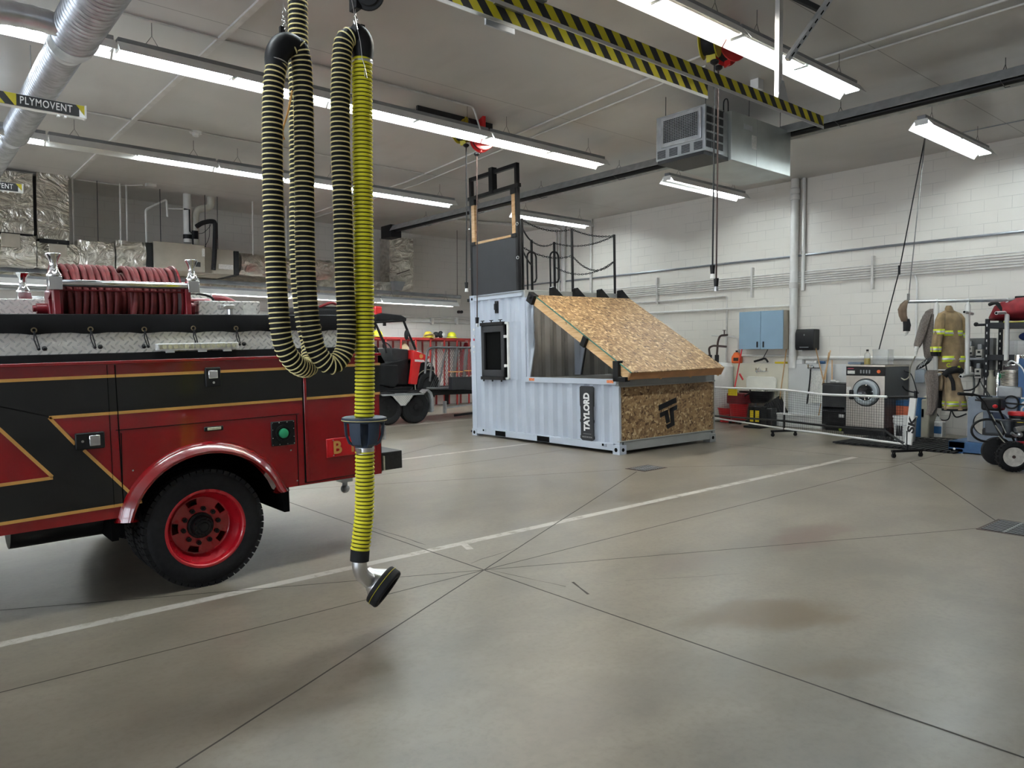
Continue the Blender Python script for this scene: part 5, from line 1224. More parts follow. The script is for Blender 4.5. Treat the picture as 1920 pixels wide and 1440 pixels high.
# orange jug
c_ = on_board(1383, 678); t = thing('orange_jug', 'orange plastic jug with handle standing on the sink board ledge', 'jug', (LX, c_.y, zl))
f = MB(); w = .105; f.prism([(c_.y-w, zl), (c_.y+w, zl), (c_.y+w, zl+.14), (c_.y+w*.4, zl+.235), (c_.y-w*.2, zl+.24), (c_.y-w, zl+.15)], lambda a, b_, q: (q, a, b_), LX-.08, LX+.03); build('body', f, 'orange', t, .02, seg=3)
build('cap', MB().cyl((LX-.02, c_.y+.01, zl+.23), (LX-.02, c_.y+.01, zl+.275), .026), 'black_plastic', t)
build('label', MB().box(LX-.084, LX-.08, c_.y-.07, c_.y+.05, zl+.05, zl+.12), 'rust', t)
f = MB(); c_ = on_board(1465, 680); tag(build('yellow_sponge_pack', MB().box(LX-.05, LX+.04, c_.y-.12, c_.y+.12, zl, zl+.04), 'yellow', bev=.006), 'flat yellow pack lying on the sink board ledge', 'box')
c_ = on_board(1501, 680); t = tag(build('white_box', MB().box(LX-.05, LX+.04, c_.y-.065, c_.y+.065, zl, zl+.08), 'white', bev=.003), 'small white box on the ledge under the towel dispenser', 'box')
c_ = on_board(1522, 680); tag(build('wipe_tub', MB().cyl((LX, c_.y-.11, zl+.03), (LX, c_.y+.11, zl+.03), .032, n=18), 'white'), 'white roll lying on the ledge right of the small white box', 'roll')
c_ = on_board(1542, 680); tag(build('blue_can', MB().cyl((LX, c_.y-.05, zl+.03), (LX, c_.y+.05, zl+.03), .03, n=18), 'blue_plastic'), 'small dark blue can lying on the ledge by the brooms', 'can')
# sink
Xs = XW-.11; ya, yb_ = yz(1457, 720, Xs)[0], yz(1401, 720, Xs)[0]; zs = oX(1428, 731, XW-.45).z
t = thing('utility_sink', 'white enamel wall sink with tall back and black cast bowl', 'sink', (XW-.35, (ya+yb_)/2, zs-.35))
zt = oX(1430, 706, Xs).z; r_ = .06
f = MB(); f.prism([(ya, zs), (ya, zt-r_), (ya+.02, zt-.02), (ya+r_, zt), (yb_-r_, zt), (yb_-.02, zt-.02), (yb_, zt-r_), (yb_, zs)], lambda a, b_, q: (q, a, b_), Xs-.05, Xs); build('back_splash', f, 'enamel', t, .015, seg=3)
f = MB(); f.box(XW-.58, XW-.53, ya-.05, yb_+.05, zs-.03, zs+.015).box(XW-.58, Xs, ya-.05, ya, zs-.03, zs+.015).box(XW-.58, Xs, yb_, yb_+.05, zs-.03, zs+.015); build('rim', f, 'enamel', t, .01)
f = MB(); cx_, cy_ = XW-.34, (ya+yb_)/2; sec = []
for h, k in ((0, 1.0), (-.06, .98), (-.15, .92), (-.22, .78), (-.255, .55)):
    sec.append((V((cx_, cy_, zs-.02+h)), V((1, 0, 0)), V((0, 1, 0)), .235*k, (yb_-ya)/2*1.06*k, 0, 0))
f.loft(sec, 32); build('bowl', f, 'black_steel', t, ang=.9)
f = MB(); f.tube(arc([(cx_, cy_, zs-.25), (cx_, cy_, zs-.42), (cx_+.12, cy_, zs-.46), (XW-.02, cy_, zs-.42)], 5, .06), .022, 10); build('trap', f, 'galv_dull', t)
f = MB(); f.box(XW-.14, XW-.10, ya+.04, ya+.10, zs-.5, zs); f.box(XW-.14, XW-.10, yb_-.10, yb_-.04, zs-.5, zs); build('wall_bracket', f, 'cream', t)
f = MB(); f.tube([(cx_-.1, cy_+.02, zs+.01), (cx_+.1, cy_+.02, zs+.01)], .008); build('basin_inner', MB().box(XW-.53, Xs, ya, yb_, zs-.012, zs-.008), 'enamel', t)
f.bm.free()
def faucet(px, py, lab, hose=False):
    c = oX(px, py, XW-.16); t = thing('faucet', lab, 'faucet', (c.x, c.y, c.z))
    f = MB(); f.cyl((c.x, c.y-.13, c.z), (c.x, c.y+.13, c.z), .014, n=12); f.cyl((c.x, c.y-.12, c.z), (XW-.1, c.y-.12, c.z), .016); f.cyl((c.x, c.y+.12, c.z), (XW-.1, c.y+.12, c.z), .016); build('body', f, 'chrome', t)
    for s_ in (-.12, .12): f = MB(); f.cyl((c.x, c.y+s_, c.z), (c.x, c.y+s_, c.z+.06), .012); f.cyl((c.x-.03, c.y+s_-.03, c.z+.06), (c.x+.03, c.y+s_+.03, c.z+.06), .008); build('tap_handle', f, 'brass', t)
    f = MB(); f.tube(smooth_path([(c.x, c.y, c.z), (c.x-.05, c.y, c.z+.05), (c.x-.15, c.y, c.z+.03), (c.x-.16, c.y, c.z-.03)]), .012, 10); f.tube([(c.x-.14, c.y, c.z+.04), (XW, c.y+.02, c.z+.22)], .004, 5); build('spout', f, 'chrome', t)
    return t, c
faucet(1427, 696, 'chrome wall faucet above the enamel sink')
t, c = faucet(1526, 690, 'wall faucet above the mop basin with a black hose hanging from it')
f = MB(); e_ = oX(1513, 757, XW-.2); f.tube(smooth_path([(c.x-.05, c.y+.04, c.z-.01), (c.x-.04, c.y+.055, c.z-.2), (c.x-.02, c.y+.09, c.z-.45), (e_.x, e_.y, e_.z)]), .014, 10); build('drain_hose', f, 'black_plastic', t)
f = MB(); a_ = oX(1535, 693, XW-.12); n = 14; pr = None
for i in range(n+1):
    yy = a_.y-.16+.34*i/n; w = .02*math.sin(i*1.7)
    R = [f.bm.verts.new(V(q)) for q in ((XW-.125+w*.4, yy, a_.z-.02), (XW-.13+w, yy, a_.z-.4), (XW-.13+w, yy, a_.z-.66), (XW-.125+w, yy, a_.z-.66), (XW-.12+w*.4, yy, a_.z-.02))]
    if pr: f.skin(pr, R)
    pr = R
tag(build('white_rag', f, 'label', ang=1.4), 'pale rag hanging flat on the splash board under the wall faucet', 'rag')
c = oX(1427, 676, XW-.15); f = MB(); f.tube(smooth_path([(c.x, c.y-.16, c.z-.03), (c.x, c.y-.09, c.z+.04), (c.x, c.y+.04, c.z+.01), (c.x, c.y+.16, c.z-.02)]), .022, 8); f.tube([(c.x, c.y-.02, c.z), (XW-.1, c.y-.14, c.z+.26)], .008, 6); tag(build('handheld_squeegee', f, 'black_plastic'), 'black squeegee head resting on the ledge above the sink faucet', 'squeegee')
# mop basin
Xb = XW-.62; y0, y1, z0, z1 = WB(1453, 1541, 777, 808, Xb); fz_ = fz(Xb, y0)
f = MB(); f.box(Xb, XW-.1, y0, y1, fz_, z1); o = build('mop_basin', f, 'board', bev=.012, seg=3); tag(o, 'low white mop basin on the floor under the hanging black hose', 'basin')
t = build('basin_rim', MB().box(Xb-.015, Xb+.05, y0-.01, y1+.01, z1-.03, z1+.005), 'white', o, .006); t.location = (0, 0, 0); 
for v in t.data.vertices: pass
# mats hung over
f = MB(); c = oX(1452, 765, XW-.40)
for k in range(2):
    n = 16; pr = None; base = c+V((-.03*k, -.03*k, 0))
    for i in range(n+1):
        s_ = (i/n-.5)*.40; wv = .006*(1 if i % 2 else -1); ang = .55-.12*k
        d = V((0, math.cos(ang)*1, -math.sin(ang))); u = V((0, math.sin(ang), math.cos(ang)))
        R = [f.bm.verts.new(base+V((wv+q, 0, 0))-d*s_+u*h+V((.10*abs(h)*2, 0, 0))) for q, h in ((0, .17), (0, -.20), (.012, -.20), (.012, .17))]
        if pr: f.skin(pr, R)
        pr = R
tag(build('ribbed_mat', f, 'black_matte', ang=.3), 'black ribbed rubber mats draped at the right side of the sink', 'mat')
# buckets
def bucket(name, c, r0, r1, h, m, lab, cat, handle=True, seg_=28):
    t = thing(name, lab, cat, c); f = MB(); c = V(c)
    f.lathe([(.001, 0), (r0, 0), (r0+.003, .005), (r1, h-.03), (r1+.012, h-.028), (r1+.013, h), (r1-.004, h), (r0-.008, .012), (.001, .012)], c, (0, 0, 1), seg_); build('shell', f, m, t)
    if handle: f = MB(); f.tube([c+V((0, r1*math.cos(a)*1.05, h-.05-.10*math.sin(a)))+V((-r1*math.sin(a)*1.0, 0, 0)) for a in [PI*i/12 for i in range(13)]], .004, 6); build('bail_handle', f, 'galv_dull', t)
    return t
p = fl(1366, 791); bucket('bucket', p, .17, .215, .30, 'red_plastic', 'round red bucket on the floor left of the sink, behind the net', 'bucket')
p = oX(1375, 735, 13.35); p = V((13.55, p.y, fz(13.5, p.y)))
t = thing('mop_bucket', 'red wringer mop bucket with yellow caution sign and red handle behind the round bucket', 'mop bucket', p)
f = MB(); zt = oX(1375, 757, 13.4).z; f.loft([((p.x, p.y, p.z+.08), (1, 0, 0), (0, 1, 0), .16, .15, 0, 0), ((p.x, p.y, zt), (1, 0, 0), (0, 1, 0), .21, .19, 0, 0)], 20); build('tub', f, 'red_plastic', t)
ztt = oX(1375, 737, 13.4).z
f = MB(); f.box(p.x-.19, p.x+.17, p.y-.19, p.y+.17, zt, ztt); build('wringer', f, 'red_dark', t, .02)
f = MB()
for k in range(4): f.box(p.x-.2, p.x-.19, p.y-.16, p.y+.15, zt+.04+k*.05, zt+.055+k*.05)
build('wringer_slot', f, 'red_dark', t)
f = MB(); f.box(p.x-.215, p.x-.20, p.y-.10, p.y+.12, ztt-.05, ztt+.10); build('caution_sign', f, 'yellow', t, .01)
a_ = oX(1377, 730, 13.5); b_ = oX(1391, 655, 13.8)
f = MB(); f.cyl(a_, b_, .013, n=10); build('mop_handle', f, 'red_plastic', t)
f = MB(); f.tube(smooth_path([(p.x-.1, p.y-.2, ztt-.05), (p.x-.1, p.y-.32, ztt+.02), (p.x-.1, p.y-.32, ztt+.10)]), .014, 8); build('wringer_handle', f, 'black_plastic', t)
f = MB(); q_ = oX(1393, 712, 13.4); f.cyl(q_, q_+V((0, .08, .12)), .018); build('handle_grip', f, 'red_plastic', t)
f = MB()
for a in (-.12, .12):
    for b2 in (-.12, .12): f.ball((p.x+a, p.y+b2, p.z+.035), .035)
build('caster', f, 'black_plastic', t)
# jump pack below sink
c = fl(1417, 802); t = thing('jump_starter', 'black and yellow jump starter box on a black base under the sink', 'jump starter', c)
f = MB(); f.box(c.x-.05, c.x+.16, c.y-.14, c.y+.14, c.z+.04, c.z+.42); build('case', f, 'black_plastic', t, .02)
f = MB(); f.box(c.x-.054, c.x-.05, c.y+.02, c.y+.10, c.z+.12, c.z+.34); f.box(c.x-.054, c.x-.05, c.y-.10, c.y-.02, c.z+.12, c.z+.34); build('yellow_panel', f, 'yellow', t)
f = MB(); f.box(c.x-.12, c.x+.2, c.y-.18, c.y+.20, c.z, c.z+.04); build('base', f, 'black_plastic', t, .01)
c = fl(1442, 800); f = MB(); f.box(c.x, c.x+.2, c.y-.06, c.y+.08, c.z, c.z+.36); tag(build('black_canister', f, 'dark_grey', bev=.02), 'dark upright canister beside the yellow and black box', 'canister')
# brooms and sticks
def stick(a, b_, xa, xb, lab, m='wood', r=.012, cat='broom handle'):
    A, B = oX(*a, xa), oX(*b_, xb); return tag(build('broom_handle', MB().cyl(A, B, r, n=10), m), lab, cat)
stick((1478, 629), (1462, 748), XW-.06, XW-.42, 'wooden pole leaning in front of the blue cabinet side')
stick((1529, 651), (1546, 722), XW-.12, XW-.35, 'wooden pole slanting right to left beside the towel dispenser')
stick((1557, 657), (1542, 722), XW-.13, XW-.38, 'taller pole of the leaning pair behind the black ice machine')
stick((1554, 661), (1547, 712), XW-.17, XW-.42, 'shorter pole of the leaning pair behind the black ice machine')
stick((1560, 675), (1560, 717), XW-.12, XW-.3, 'upright pole left of the washing machine')
stick((1539, 757), (1534, 786), XW-.65, XW-.6, 'short pale stick leaning on the left edge of the black ice machine', r=.009)
# undercounter black machine
Xm = XW-.75; y0, y1, z0, z1 = WB(1540, 1586, 719, 810, Xm); gz = fz(Xm, y0)
t = thing('ice_machine', 'black undercounter ice machine between mop basin and washing machine', 'ice machine', (Xm+.3, (y0+y1)/2, gz))
z0 = gz+.12
f = MB(); f.box(Xm+.02, XW-.1, y0, y1, z0, z1); f.box(Xm+.10, XW-.2, y0+.03, y1-.03, gz, z0); build('cabinet', f, 'black_steel', t, .006)
f = MB(); f.box(Xm, Xm+.03, y0+.01, y1-.01, z1-.50, z1-.02); build('lid_panel', f, 'dark_grey', t, .01)
f = MB(); f.box(Xm, Xm+.03, y0+.01, y1-.01, z0+.33, z1-.52); build('front_panel', f, 'steel_dark', t, .004)
build('label', MB().box(Xm-.004, Xm, y0+.03, y0+.13, z1-.62, z1-.56), 'white', t)
f = MB()
for k in range(8): f.box(Xm+.0, Xm+.02, y0+.03, y1-.2 if k % 1 else y1-.12, z0+.04+k*.03, z0+.055+k*.03)
build('vent', f, 'black_plastic', t)
f = MB(); c = oX(1562, 715, Xm+.25); f.ball((c.x, c.y, z1+.03), .05, 1, 1.2, .6); f.ball((c.x, c.y-.09, z1+.02), .035, 1, 1.2, .6); tag(build('crumpled_rag', f, 'label'), 'crumpled pale rag on top of the black ice machine', 'rag')
f = MB(); c = fl(1558, 811); f.ball((c.x+.35, c.y, c.z+.035), .034); tag(build('tennis_ball', f, 'tennis'), 'yellow green ball on the floor under the black ice machine', 'ball')
# washer
Xw = XW-1.05; y0, y1, z0, z1 = WB(1586, 1659, 684, 801, Xw); gz = fz(Xw, y0); D_ = .95
t = thing('washing_machine', 'large stainless front loading washer with round glass door', 'washing machine', (Xw+.45, (y0+y1)/2, gz))
build('cabinet', MB().box(Xw+.01, Xw+D_, y0, y1, z0, z1), 'dark_panel', t, .006)
build('base', MB().box(Xw-.0, Xw+D_, y0-.03, y1+.03, gz, z0), 'black_steel', t, .006)
zp = z1-.19
build('front_panel', MB().box(Xw-.005, Xw+.012, y0+.004, y1-.004, z0, zp), 'steel_brushed', t, .004)
cp = build('control_panel', MB().box(Xw-.012, Xw+.012, y0+.003, y1-.003, zp, z1-.035), 'black_plastic', t, .004)
build('top_trim', MB().box(Xw-.014, Xw+D_, y0-.004, y1+.004, z1-.035, z1+.0), 'steel_brushed', t, .004)
build('program_label', MB().box(Xw-.015, Xw-.012, y1-.16, y1-.03, zp+.03, zp+.085), 'label', cp)
build('maker_strip', MB().box(Xw-.014, Xw-.011, y1-.14, y1-.03, z1-.075, z1-.062), 'sticker', cp)
for k in range(4): build('button', MB().box(Xw-.015, Xw-.011, y0+.25+k*.05, y0+.275+k*.05, zp+.04, zp+.10), 'grey_metal', cp)
f = MB(); f.cyl((Xw-.03, y0+.10, zp+.075), (Xw-.01, y0+.10, zp+.075), .03, n=20); build('stop_knob', f, 'orange', cp)
dc = oX(1623, 736, Xw-.02); R = .228
f = MB(); f.lathe([(R*.60, 0), (R*.62, -.045), (R*.75, -.055), (R*.93, -.045), (R, -.02), (R+.004, .01)], (Xw, dc.y, dc.z), (1, 0, 0), 48); dr = build('door_ring', f, 'door_grey', t)
f = MB(); f.torus((Xw-.002, dc.y, dc.z), (1, 0, 0), R+.010, .010, 48, 8); build('door_seal', f, 'black_plastic', dr)
f = MB(); f.lathe([(.001, -.01), (R*.3, -.02), (R*.55, -.045), (R*.62, -.04), (R*.62, .0)], (Xw, dc.y, dc.z), (1, 0, 0), 40); build('door_glass', f, 'glass_dark', dr)
f = MB(); f.box(Xw-.07, Xw, dc.y+R-.03, dc.y+R+.05, dc.z-.13, dc.z+.04); build('door_handle', f, 'black_plastic', dr, .02)
build('label', MB().box(Xw-.007, Xw-.004, y1-.09, y1-.01, dc.z-.02, dc.z+.09), 'label', t)
f = MB(); f.tube(smooth_path([oX(1690, 686, 13.9), oX(1697, 696, 13.9), oX(1709, 703, 13.9), oX(1720, 737, 13.85)]), .009, 8); 
f.tube(smooth_path([oX(1690, 721, 13.9), oX(1700, 732, 13.7), oX(1722, 737, 13.6)]), .011, 8); build('power_cable', f, 'black_plastic', t)
# things on the washer
c = oX(1626, 684, Xw+.35); t = thing('cleaner_bottle', 'clear bottle of yellow liquid with black cap on the washer', 'bottle', (Xw+.35, c.y, z1))
cc = (Xw+.35, c.y, z1)
f = MB(); f.lathe([(.001, .0), (.052, .0), (.054, .01), (.054, .17), (.045, .20), (.02, .225), (.02, .24)], cc, (0, 0, 1), 24); build('bottle_body', f, 'clear', t)
f = MB(); f.lathe([(.001, .004), (.048, .004), (.049, .11), (.001, .11)], cc, (0, 0, 1), 24); build('liquid', f, 'yellow_liquid', t)
build('cap', MB().cyl((cc[0], cc[1], z1+.235), (cc[0], cc[1], z1+.27), .022), 'black_plastic', t)
c = oX(1653, 684, Xw+.35); f = MB(); f.prism([(-.12, 0), (.12, 0), (.145, .27), (-.145, .27)], lambda a, b_, q: (Xw+.30+q, c.y+a, z1+b_), 0, .004)
f.prism([(-.12, 0), (.12, 0), (.145, .27), (-.145, .27)], lambda a, b_, q: (Xw+.50+q, c.y+a, z1+b_), 0, .004); f.box(Xw+.30, Xw+.50, c.y-.14, c.y-.125, z1, z1+.27); f.box(Xw+.30, Xw+.50, c.y+.125, c.y+.14, z1, z1+.27)
tag(build('clear_container', f, 'clear'), 'tall clear plastic container standing on the washer corner', 'container')
c = oX(1602, 684, Xw+.5); tag(build('blue_pack', MB().box(Xw+.45, Xw+.6, c.y-.14, c.y+.10, z1, z1+.045), 'blue_grey_box', bev=.01), 'flat blue grey pack at the back left of the washer top', 'box')
# containers right of washer
p = fl(1690, 829); bucket('white_bucket', (p.x+.12, p.y, p.z), .15, .168, .42, 'white', 'white plastic bucket with dark label behind the net end post', 'bucket')
t = C.objects.get('white_bucket'); c = V(t.location); f = MB(); n = 8; pr = None
for i in range(n+1):
    a = PI*.82+.75*i/n; R = [f.bm.verts.new(c+V((math.cos(a)*r_, math.sin(a)*r_, h))) for r_, h in ((.157, .10), (.163, .27), (.160, .27), (.154, .10))]
    if pr: f.skin(pr, R)
    pr = R
build('bucket_label', f, 'sign_black', t)
a_ = fl(1690, 812); t = thing('laundry_box', 'orange and blue detergent box behind the white bucket', 'box', (13.75, oX(1690, 780, 13.6).y, .2))
y0, y1, z0, z1 = WB(1678, 1706, 751, 800, 13.6)
zm = yz(1690, 761, 13.6)[1]; z0 = yz(1690, 800, 13.6)[1]
build('carton', MB().box(13.6, 13.9, y0, y1, .2, zm), 'orange_box', t, .004); build('lid', MB().box(13.59, 13.91, y0-.01, y1+.01, zm, z1), 'blue_plastic', t, .006)
y0, y1, z0, z1 = WB(1706, 1721, 746, 824, 13.45); f = MB(); f.cyl((13.6, (y0+y1)/2, .19), (13.6, (y0+y1)/2, z1), .14, n=24); tag(build('blue_drum', f, 'blue_plastic'), 'narrow blue drum partly behind the white net sleeve', 'drum')
y0, y1, z0, z1 = WB(1721, 1742, 748, 820, 13.5); f = MB(); f.box(13.5, 13.85, y0, y1, .20, z1); f.cyl((13.6, (y0+y1)/2, z1), (13.6, (y0+y1)/2, z1+.05), .04); o = build('khaki_jerrycan', f, 'khaki', bev=.03, seg=3); tag(o, 'tall khaki plastic canister right of the blue drum', 'canister')
c = o.location; build('handle_slot', MB().box(13.49, 13.5, y1-.09, y1-.06, z1-.30, z1-.17).box(13.49, 13.5, y1-.09, y1-.06, z1-.31, z1-.17), 'black_plastic', o)
p = oX(1756, 818, 13.75); t = thing('detergent_jug', 'translucent jug with blue label on the floor under the hanging coat', 'jug', (13.8, p.y, .2))
f = MB(); zj = oX(1756, 790, 13.75).z; f.box(13.72, 13.88, p.y-.10, p.y+.10, .2, zj); f.lathe([(.06, 0), (.03, .05), (.03, .08)], (13.8, p.y, zj), (0, 0, 1), 16); build('jug_body', f, 'label', t, .02, seg=3)
build('jug_label', MB().box(13.71, 13.72, p.y-.085, p.y+.06, .28, zj-.08), 'blue_plastic', t)
p = oX(1743, 790, 13.9); pipe('floor_pipe', [(13.95, p.y, .2), (13.95, p.y, 1.15), (13.95, p.y, 1.2)], .05, 'pvc', 'short pale standpipe between khaki canister and translucent jug', 'pipe', n=14)
# slotted floor mat
a_, b_, c_, d_ = fl(1664, 835), fl(1700, 820), fl(1800, 818), fl(1770, 846)
f = MB(); x0, x1, y0, y1 = 11.75, 13.6, 4.2, 5.95
for k in range(19): yy = y0+(y1-y0)*k/18; f.box(x0, x1, yy-.028, yy+.028, fz(12.5, yy)+.0, fz(12.5, yy)+.022)
for k in range(7): xx = x0+.05+(x1-x0-.1)*k/6; f.box(xx-.02, xx+.02, y0, y1, fz(xx, 5)+.0, fz(xx, 5)+.012)
tag(build('duckboard_mat', f, 'black_matte'), 'black slatted rubber floor mat under the hanging turnout gear', 'mat')
# floor drains
for px_, py_, lab in ((1212, 878, 'small floor drain grate in front of the container'), (1900, 990, 'floor drain grate at the right edge of the photo')):
    c = fl(px_, py_); t = thing('floor_drain', lab, 'floor drain', (c.x, c.y, c.z), (0, -SX, 0)); L_ = .20 if px_ < 1500 else .24
    f = MB(); f.box(-L_-.03, L_+.03, -L_*.7-.03, L_*.7+.03, -.01, .003); build('drain_frame', f, 'rust', t)
    f = MB(); f.box(-L_, L_, -L_*.7, L_*.7, .003, .0045); build('drain_void', f, 'void', t)
    f = MB()
    for k in range(9): xx = -L_+2*L_*(k+.5)/9; f.box(xx-.008, xx+.008, -L_*.7, L_*.7, .0045, .007)
    f.box(-L_, L_, -.008, .008, .0045, .0072); build('grate', f, 'grey_metal', t)

# ------------------------------------------------------------------ portable net
tN = thing('portable_net', 'portable black mesh net with white edge tapes and lettered end sleeve', 'net', fl(1706, 862))
e0 = fl(1703, 858); e1 = fl(1470, 818)
dN = (e1-e0); dN.z = 0; dN.normalize(); LN = 6.6
nN = V((dN.y, -dN.x, 0))
def npt(s_, z): return V((e0.x, e0.y, 0))+dN*s_+V((0, 0, fz(e0.x+dN.x*s_, e0.y+dN.y*s_)+z))
# heights from the photograph
def zat(px, py):
    """distance along and height for a pixel on the net plane"""
    d = ray(px, py); o_ = V((e0.x, e0.y, 0)); t_ = (o_-CAM).dot(nN)/d.dot(nN); p = CAM+d*t_; s_ = (p-o_).dot(dN); return s_, p.z
top_ = [zat(1716, 744), zat(1660, 744), zat(1540, 739.5), zat(1470, 731), zat(1400, 728.5), zat(1341, 726.5)]
bot_ = [zat(1705, 834), zat(1620, 823), zat(1540, 812), zat(1470, 804), zat(1400, 793), zat(1341, 784)]
top_.append((LN, top_[-1][1]+.02)); bot_.append((LN, bot_[-1][1]))
def ip(L_, s_):
    for (a, za), (b_, zb) in zip(L_, L_[1:]):
        if s_ <= b_: return za+(zb-za)*(s_-a)/(b_-a)
    return L_[-1][1]
def np2(s_, z): q = V((e0.x, e0.y, 0))+dN*s_; q.z = z; return q
f = MB(); k = 0; s_ = .12
while s_ < LN: f.bar(np2(s_, ip(bot_, s_)), np2(s_, ip(top_, s_)), .003, .003, nN); s_ += .050
for j in range(1, 17):
    pts = [np2(a, ip(bot_, a)+(ip(top_, a)-ip(bot_, a))*j/17) for a in [.1+.35*i for i in range(19)]]; f.tube(pts, .0015, 4)
build('net_mesh', f, 'black_cloth', tN, smooth=False)
f = MB(); f.tube([np2(a, ip(top_, a)) for a in [.42+.3*i for i in range(21)]], .02, 4, rf=lambda q: .019); build('top_tape', f, 'white', tN)
f = MB(); f.tube([np2(a, ip(bot_, a)) for a in [.05+.3*i for i in range(22)]], .016, 4); build('bottom_tape', f, 'white', tN)
f = MB(); a_, b_ = zat(1717, 744), zat(1671, 745); f.tube([np2(a_[0]-.02, a_[1]), np2(b_[0]+.05, b_[1])], .016, 8); f.cyl(np2(a_[0], a_[1]-.02), np2(a_[0], zat(1717, 733)[1]), .022); build('corner_rod', f, 'black_steel', tN)
# sleeve
q = [zat(1707, 746), zat(1719, 746), zat(1709, 835), zat(1697, 832)]
f = MB(); f.prism(q, lambda a, b_, t_: np2(a, b_)+nN*t_, -.012, .012); sl = build('end_sleeve', f, 'white', tN, .004)
ca = zat(1711, 797); up_ = (np2(*zat(1717, 760))-np2(*zat(1706, 830))).normalized(); side_ = (np2(0, 0)-np2(1, 0)).normalized(); nside = -nN if (CAM-np2(1, 1)).dot(-nN) > 0 else nN
text('sleeve_lettering', 'SK', .16, 'sign_black', sl, basis(np2(*ca)+nside*.0135, up_, -side_) if nside.dot(up_.cross(-side_)) > 0 else basis(np2(*ca)+nside*.0135, up_, side_), fat=.006, sx=1.25)
# frame: floor rail, legs, casters
f = MB()
rp = [zat(1341, 780), zat(1470, 789), zat(1550, 799), zat(1660, 808)]
f.tube([np2(LN, rp[0][1]), np2(rp[0][0], rp[0][1]), np2(rp[1][0], rp[1][1]), np2(rp[2][0], rp[2][1]), np2(rp[3][0], rp[3][1]), np2(zat(1694, 832)[0], zat(1694, 832)[1]), np2(.02, .19+.10)], .017, 8); build('lower_rail', f, 'black_steel', tN)
def foot(s_, post_top):
    g0 = fz(np2(s_, 0).x, np2(s_, 0).y); f = MB(); f.cyl(np2(s_, g0+.10), np2(s_, post_top), .017, n=10); pst = build('upright', f, 'black_steel' if s_ > 1 else 'black_steel', tN)
    f = MB(); w_ = nN*.26; f.bar(np2(s_, g0+.095)-w_, np2(s_, g0+.095)+w_, .035, .035, (0, 0, 1)); build('foot_bar', f, 'black_steel', tN, .003)
    for sg in (-1, 1):
        c_ = np2(s_, g0)+w_*sg*.88; f = MB(); f.cyl(c_+V((0, 0, .032))-dN*.012, c_+V((0, 0, .032))+dN*.012, .032, n=16); cs = build('caster', f, 'black_matte', tN)
        f = MB(); f.bar(c_+V((0, 0, .03))-dN*.018, c_+V((0, 0, .085))-dN*.018, .025, .004, dN); f.bar(c_+V((0, 0, .03))+dN*.018, c_+V((0, 0, .085))+dN*.018, .025, .004, dN); build('caster_fork', f, 'black_steel', cs)
foot(.02, .55); foot((e1-e0).length, bot_[3][1]+.25); foot(LN, top_[-1][1])
f = MB(); s1 = (e1-e0).length; f.cyl(np2(s1, zat(1470, 790)[1]), np2(s1, top_[3][1]), .014, n=8); build('centre_post', f, 'white', tN)
# ------------------------------------------------------------------ hanging rail with turnout gear (right)
FH = V((FW.x, FW.y, 0)).normalized()
ra, rb = PD(1703, 566, 12.0), PD(1940, 560.5, 11.55); rb.z = ra.z
def rp_(px): t_ = (px-1703)/(1940-1703.); 
def onrail(px):
    d = ray(px, 563); n_ = V((-(rb-ra).y, (rb-ra).x, 0)); t_ = (ra-CAM).dot(n_)/d.dot(n_); p = CAM+d*t_; p.z = ra.z; return p
DR = 11.9
t = thing('hanging_rail', 'steel pipe rail hung on ropes, holding turnout gear and white pipe hangers', 'rail', ra)
f = MB(); f.cyl(ra-(rb-ra).normalized()*.05, rb+(rb-ra)*.3, .024, n=14); build('rail_pipe', f, 'galv', t)
hk = PD(1735, 256, 11.75); hk.z = ZC-.05
f = MB(); f.cyl(hk, (hk.x, hk.y, ZC), .01, n=8); f.torus(hk-V((0, 0, .05)), (1, 1, 0), .035, .006, 16, 5); build('ceiling_hook', f, 'galv_dull', t)
f = MB(); f.tube([hk-V((0, 0, .05)), ra+V((0, 0, .03))], .0085, 6); f.tube([ra+V((0, 0, .13)), ra+V((0, 0, .0))], .022, 8); build('rope', f, 'rope', t)
e_ = oX(1648, 656, XW-.03); kn = PD(1686, 508, 12.4)
f = MB(); f.tube([hk-V((0, 0, .05)), kn, e_], .010, 6); f.tube([kn+V((0, 0, .09)), kn-V((0, 0, .06))], .02, 8); build('tie_rope', f, 'black_cloth', t)
def hanger(px, y0, y1, arms, lab):
    p = onrail(px); D = (p-CAM).dot(FW); t = thing('pipe_hanger', lab, 'hanger', p)
    zb = lambda y: PD(px, y, D).z
    f = MB(); q0 = V((p.x, p.y, zb(y0))); q1 = PD(px-2, y1, D); f.cyl(q0, q1, .034, n=16); f.cyl(q0-V((0, 0, .02)), q0-V((0, 0, .16)), .040, n=16); build('stem', f, 'pvc', t)
    f = MB(); f.box(p.x-.018, p.x+.018, p.y-.018, p.y+.018, q0.z-.03, p.z+.035); build('hook_plate', f, 'white', t, .004)
    for (x0, yy0, x1, yy1, dd) in arms:
        a, b_ = PD(x0, yy0, D-dd), PD(x1, yy1, D+dd); f = MB(); f.cyl(a, b_, .026, n=16); ar_ = build('arm', f, 'pvc', t); f = MB(); d = (a-b_).normalized(); f.cyl(a, a+d*.002, .018, n=14); build('arm_bore', f, 'void', ar_)
    return t
hanger(1815, 570, 702, [(1808, 585, 1823, 588, .12), (1801, 706, 1824, 701, .18)], 'white plastic pipe hanger just right of the tan coat')
hanger(1889, 570, 676, [(1868, 587, 1903, 585, .12)], 'white plastic pipe hanger in front of the red bag')
hanger(1756, 570, 705, [(1757, 703, 1776, 699, .15)], 'white plastic pipe hanger behind the grey coat liner')

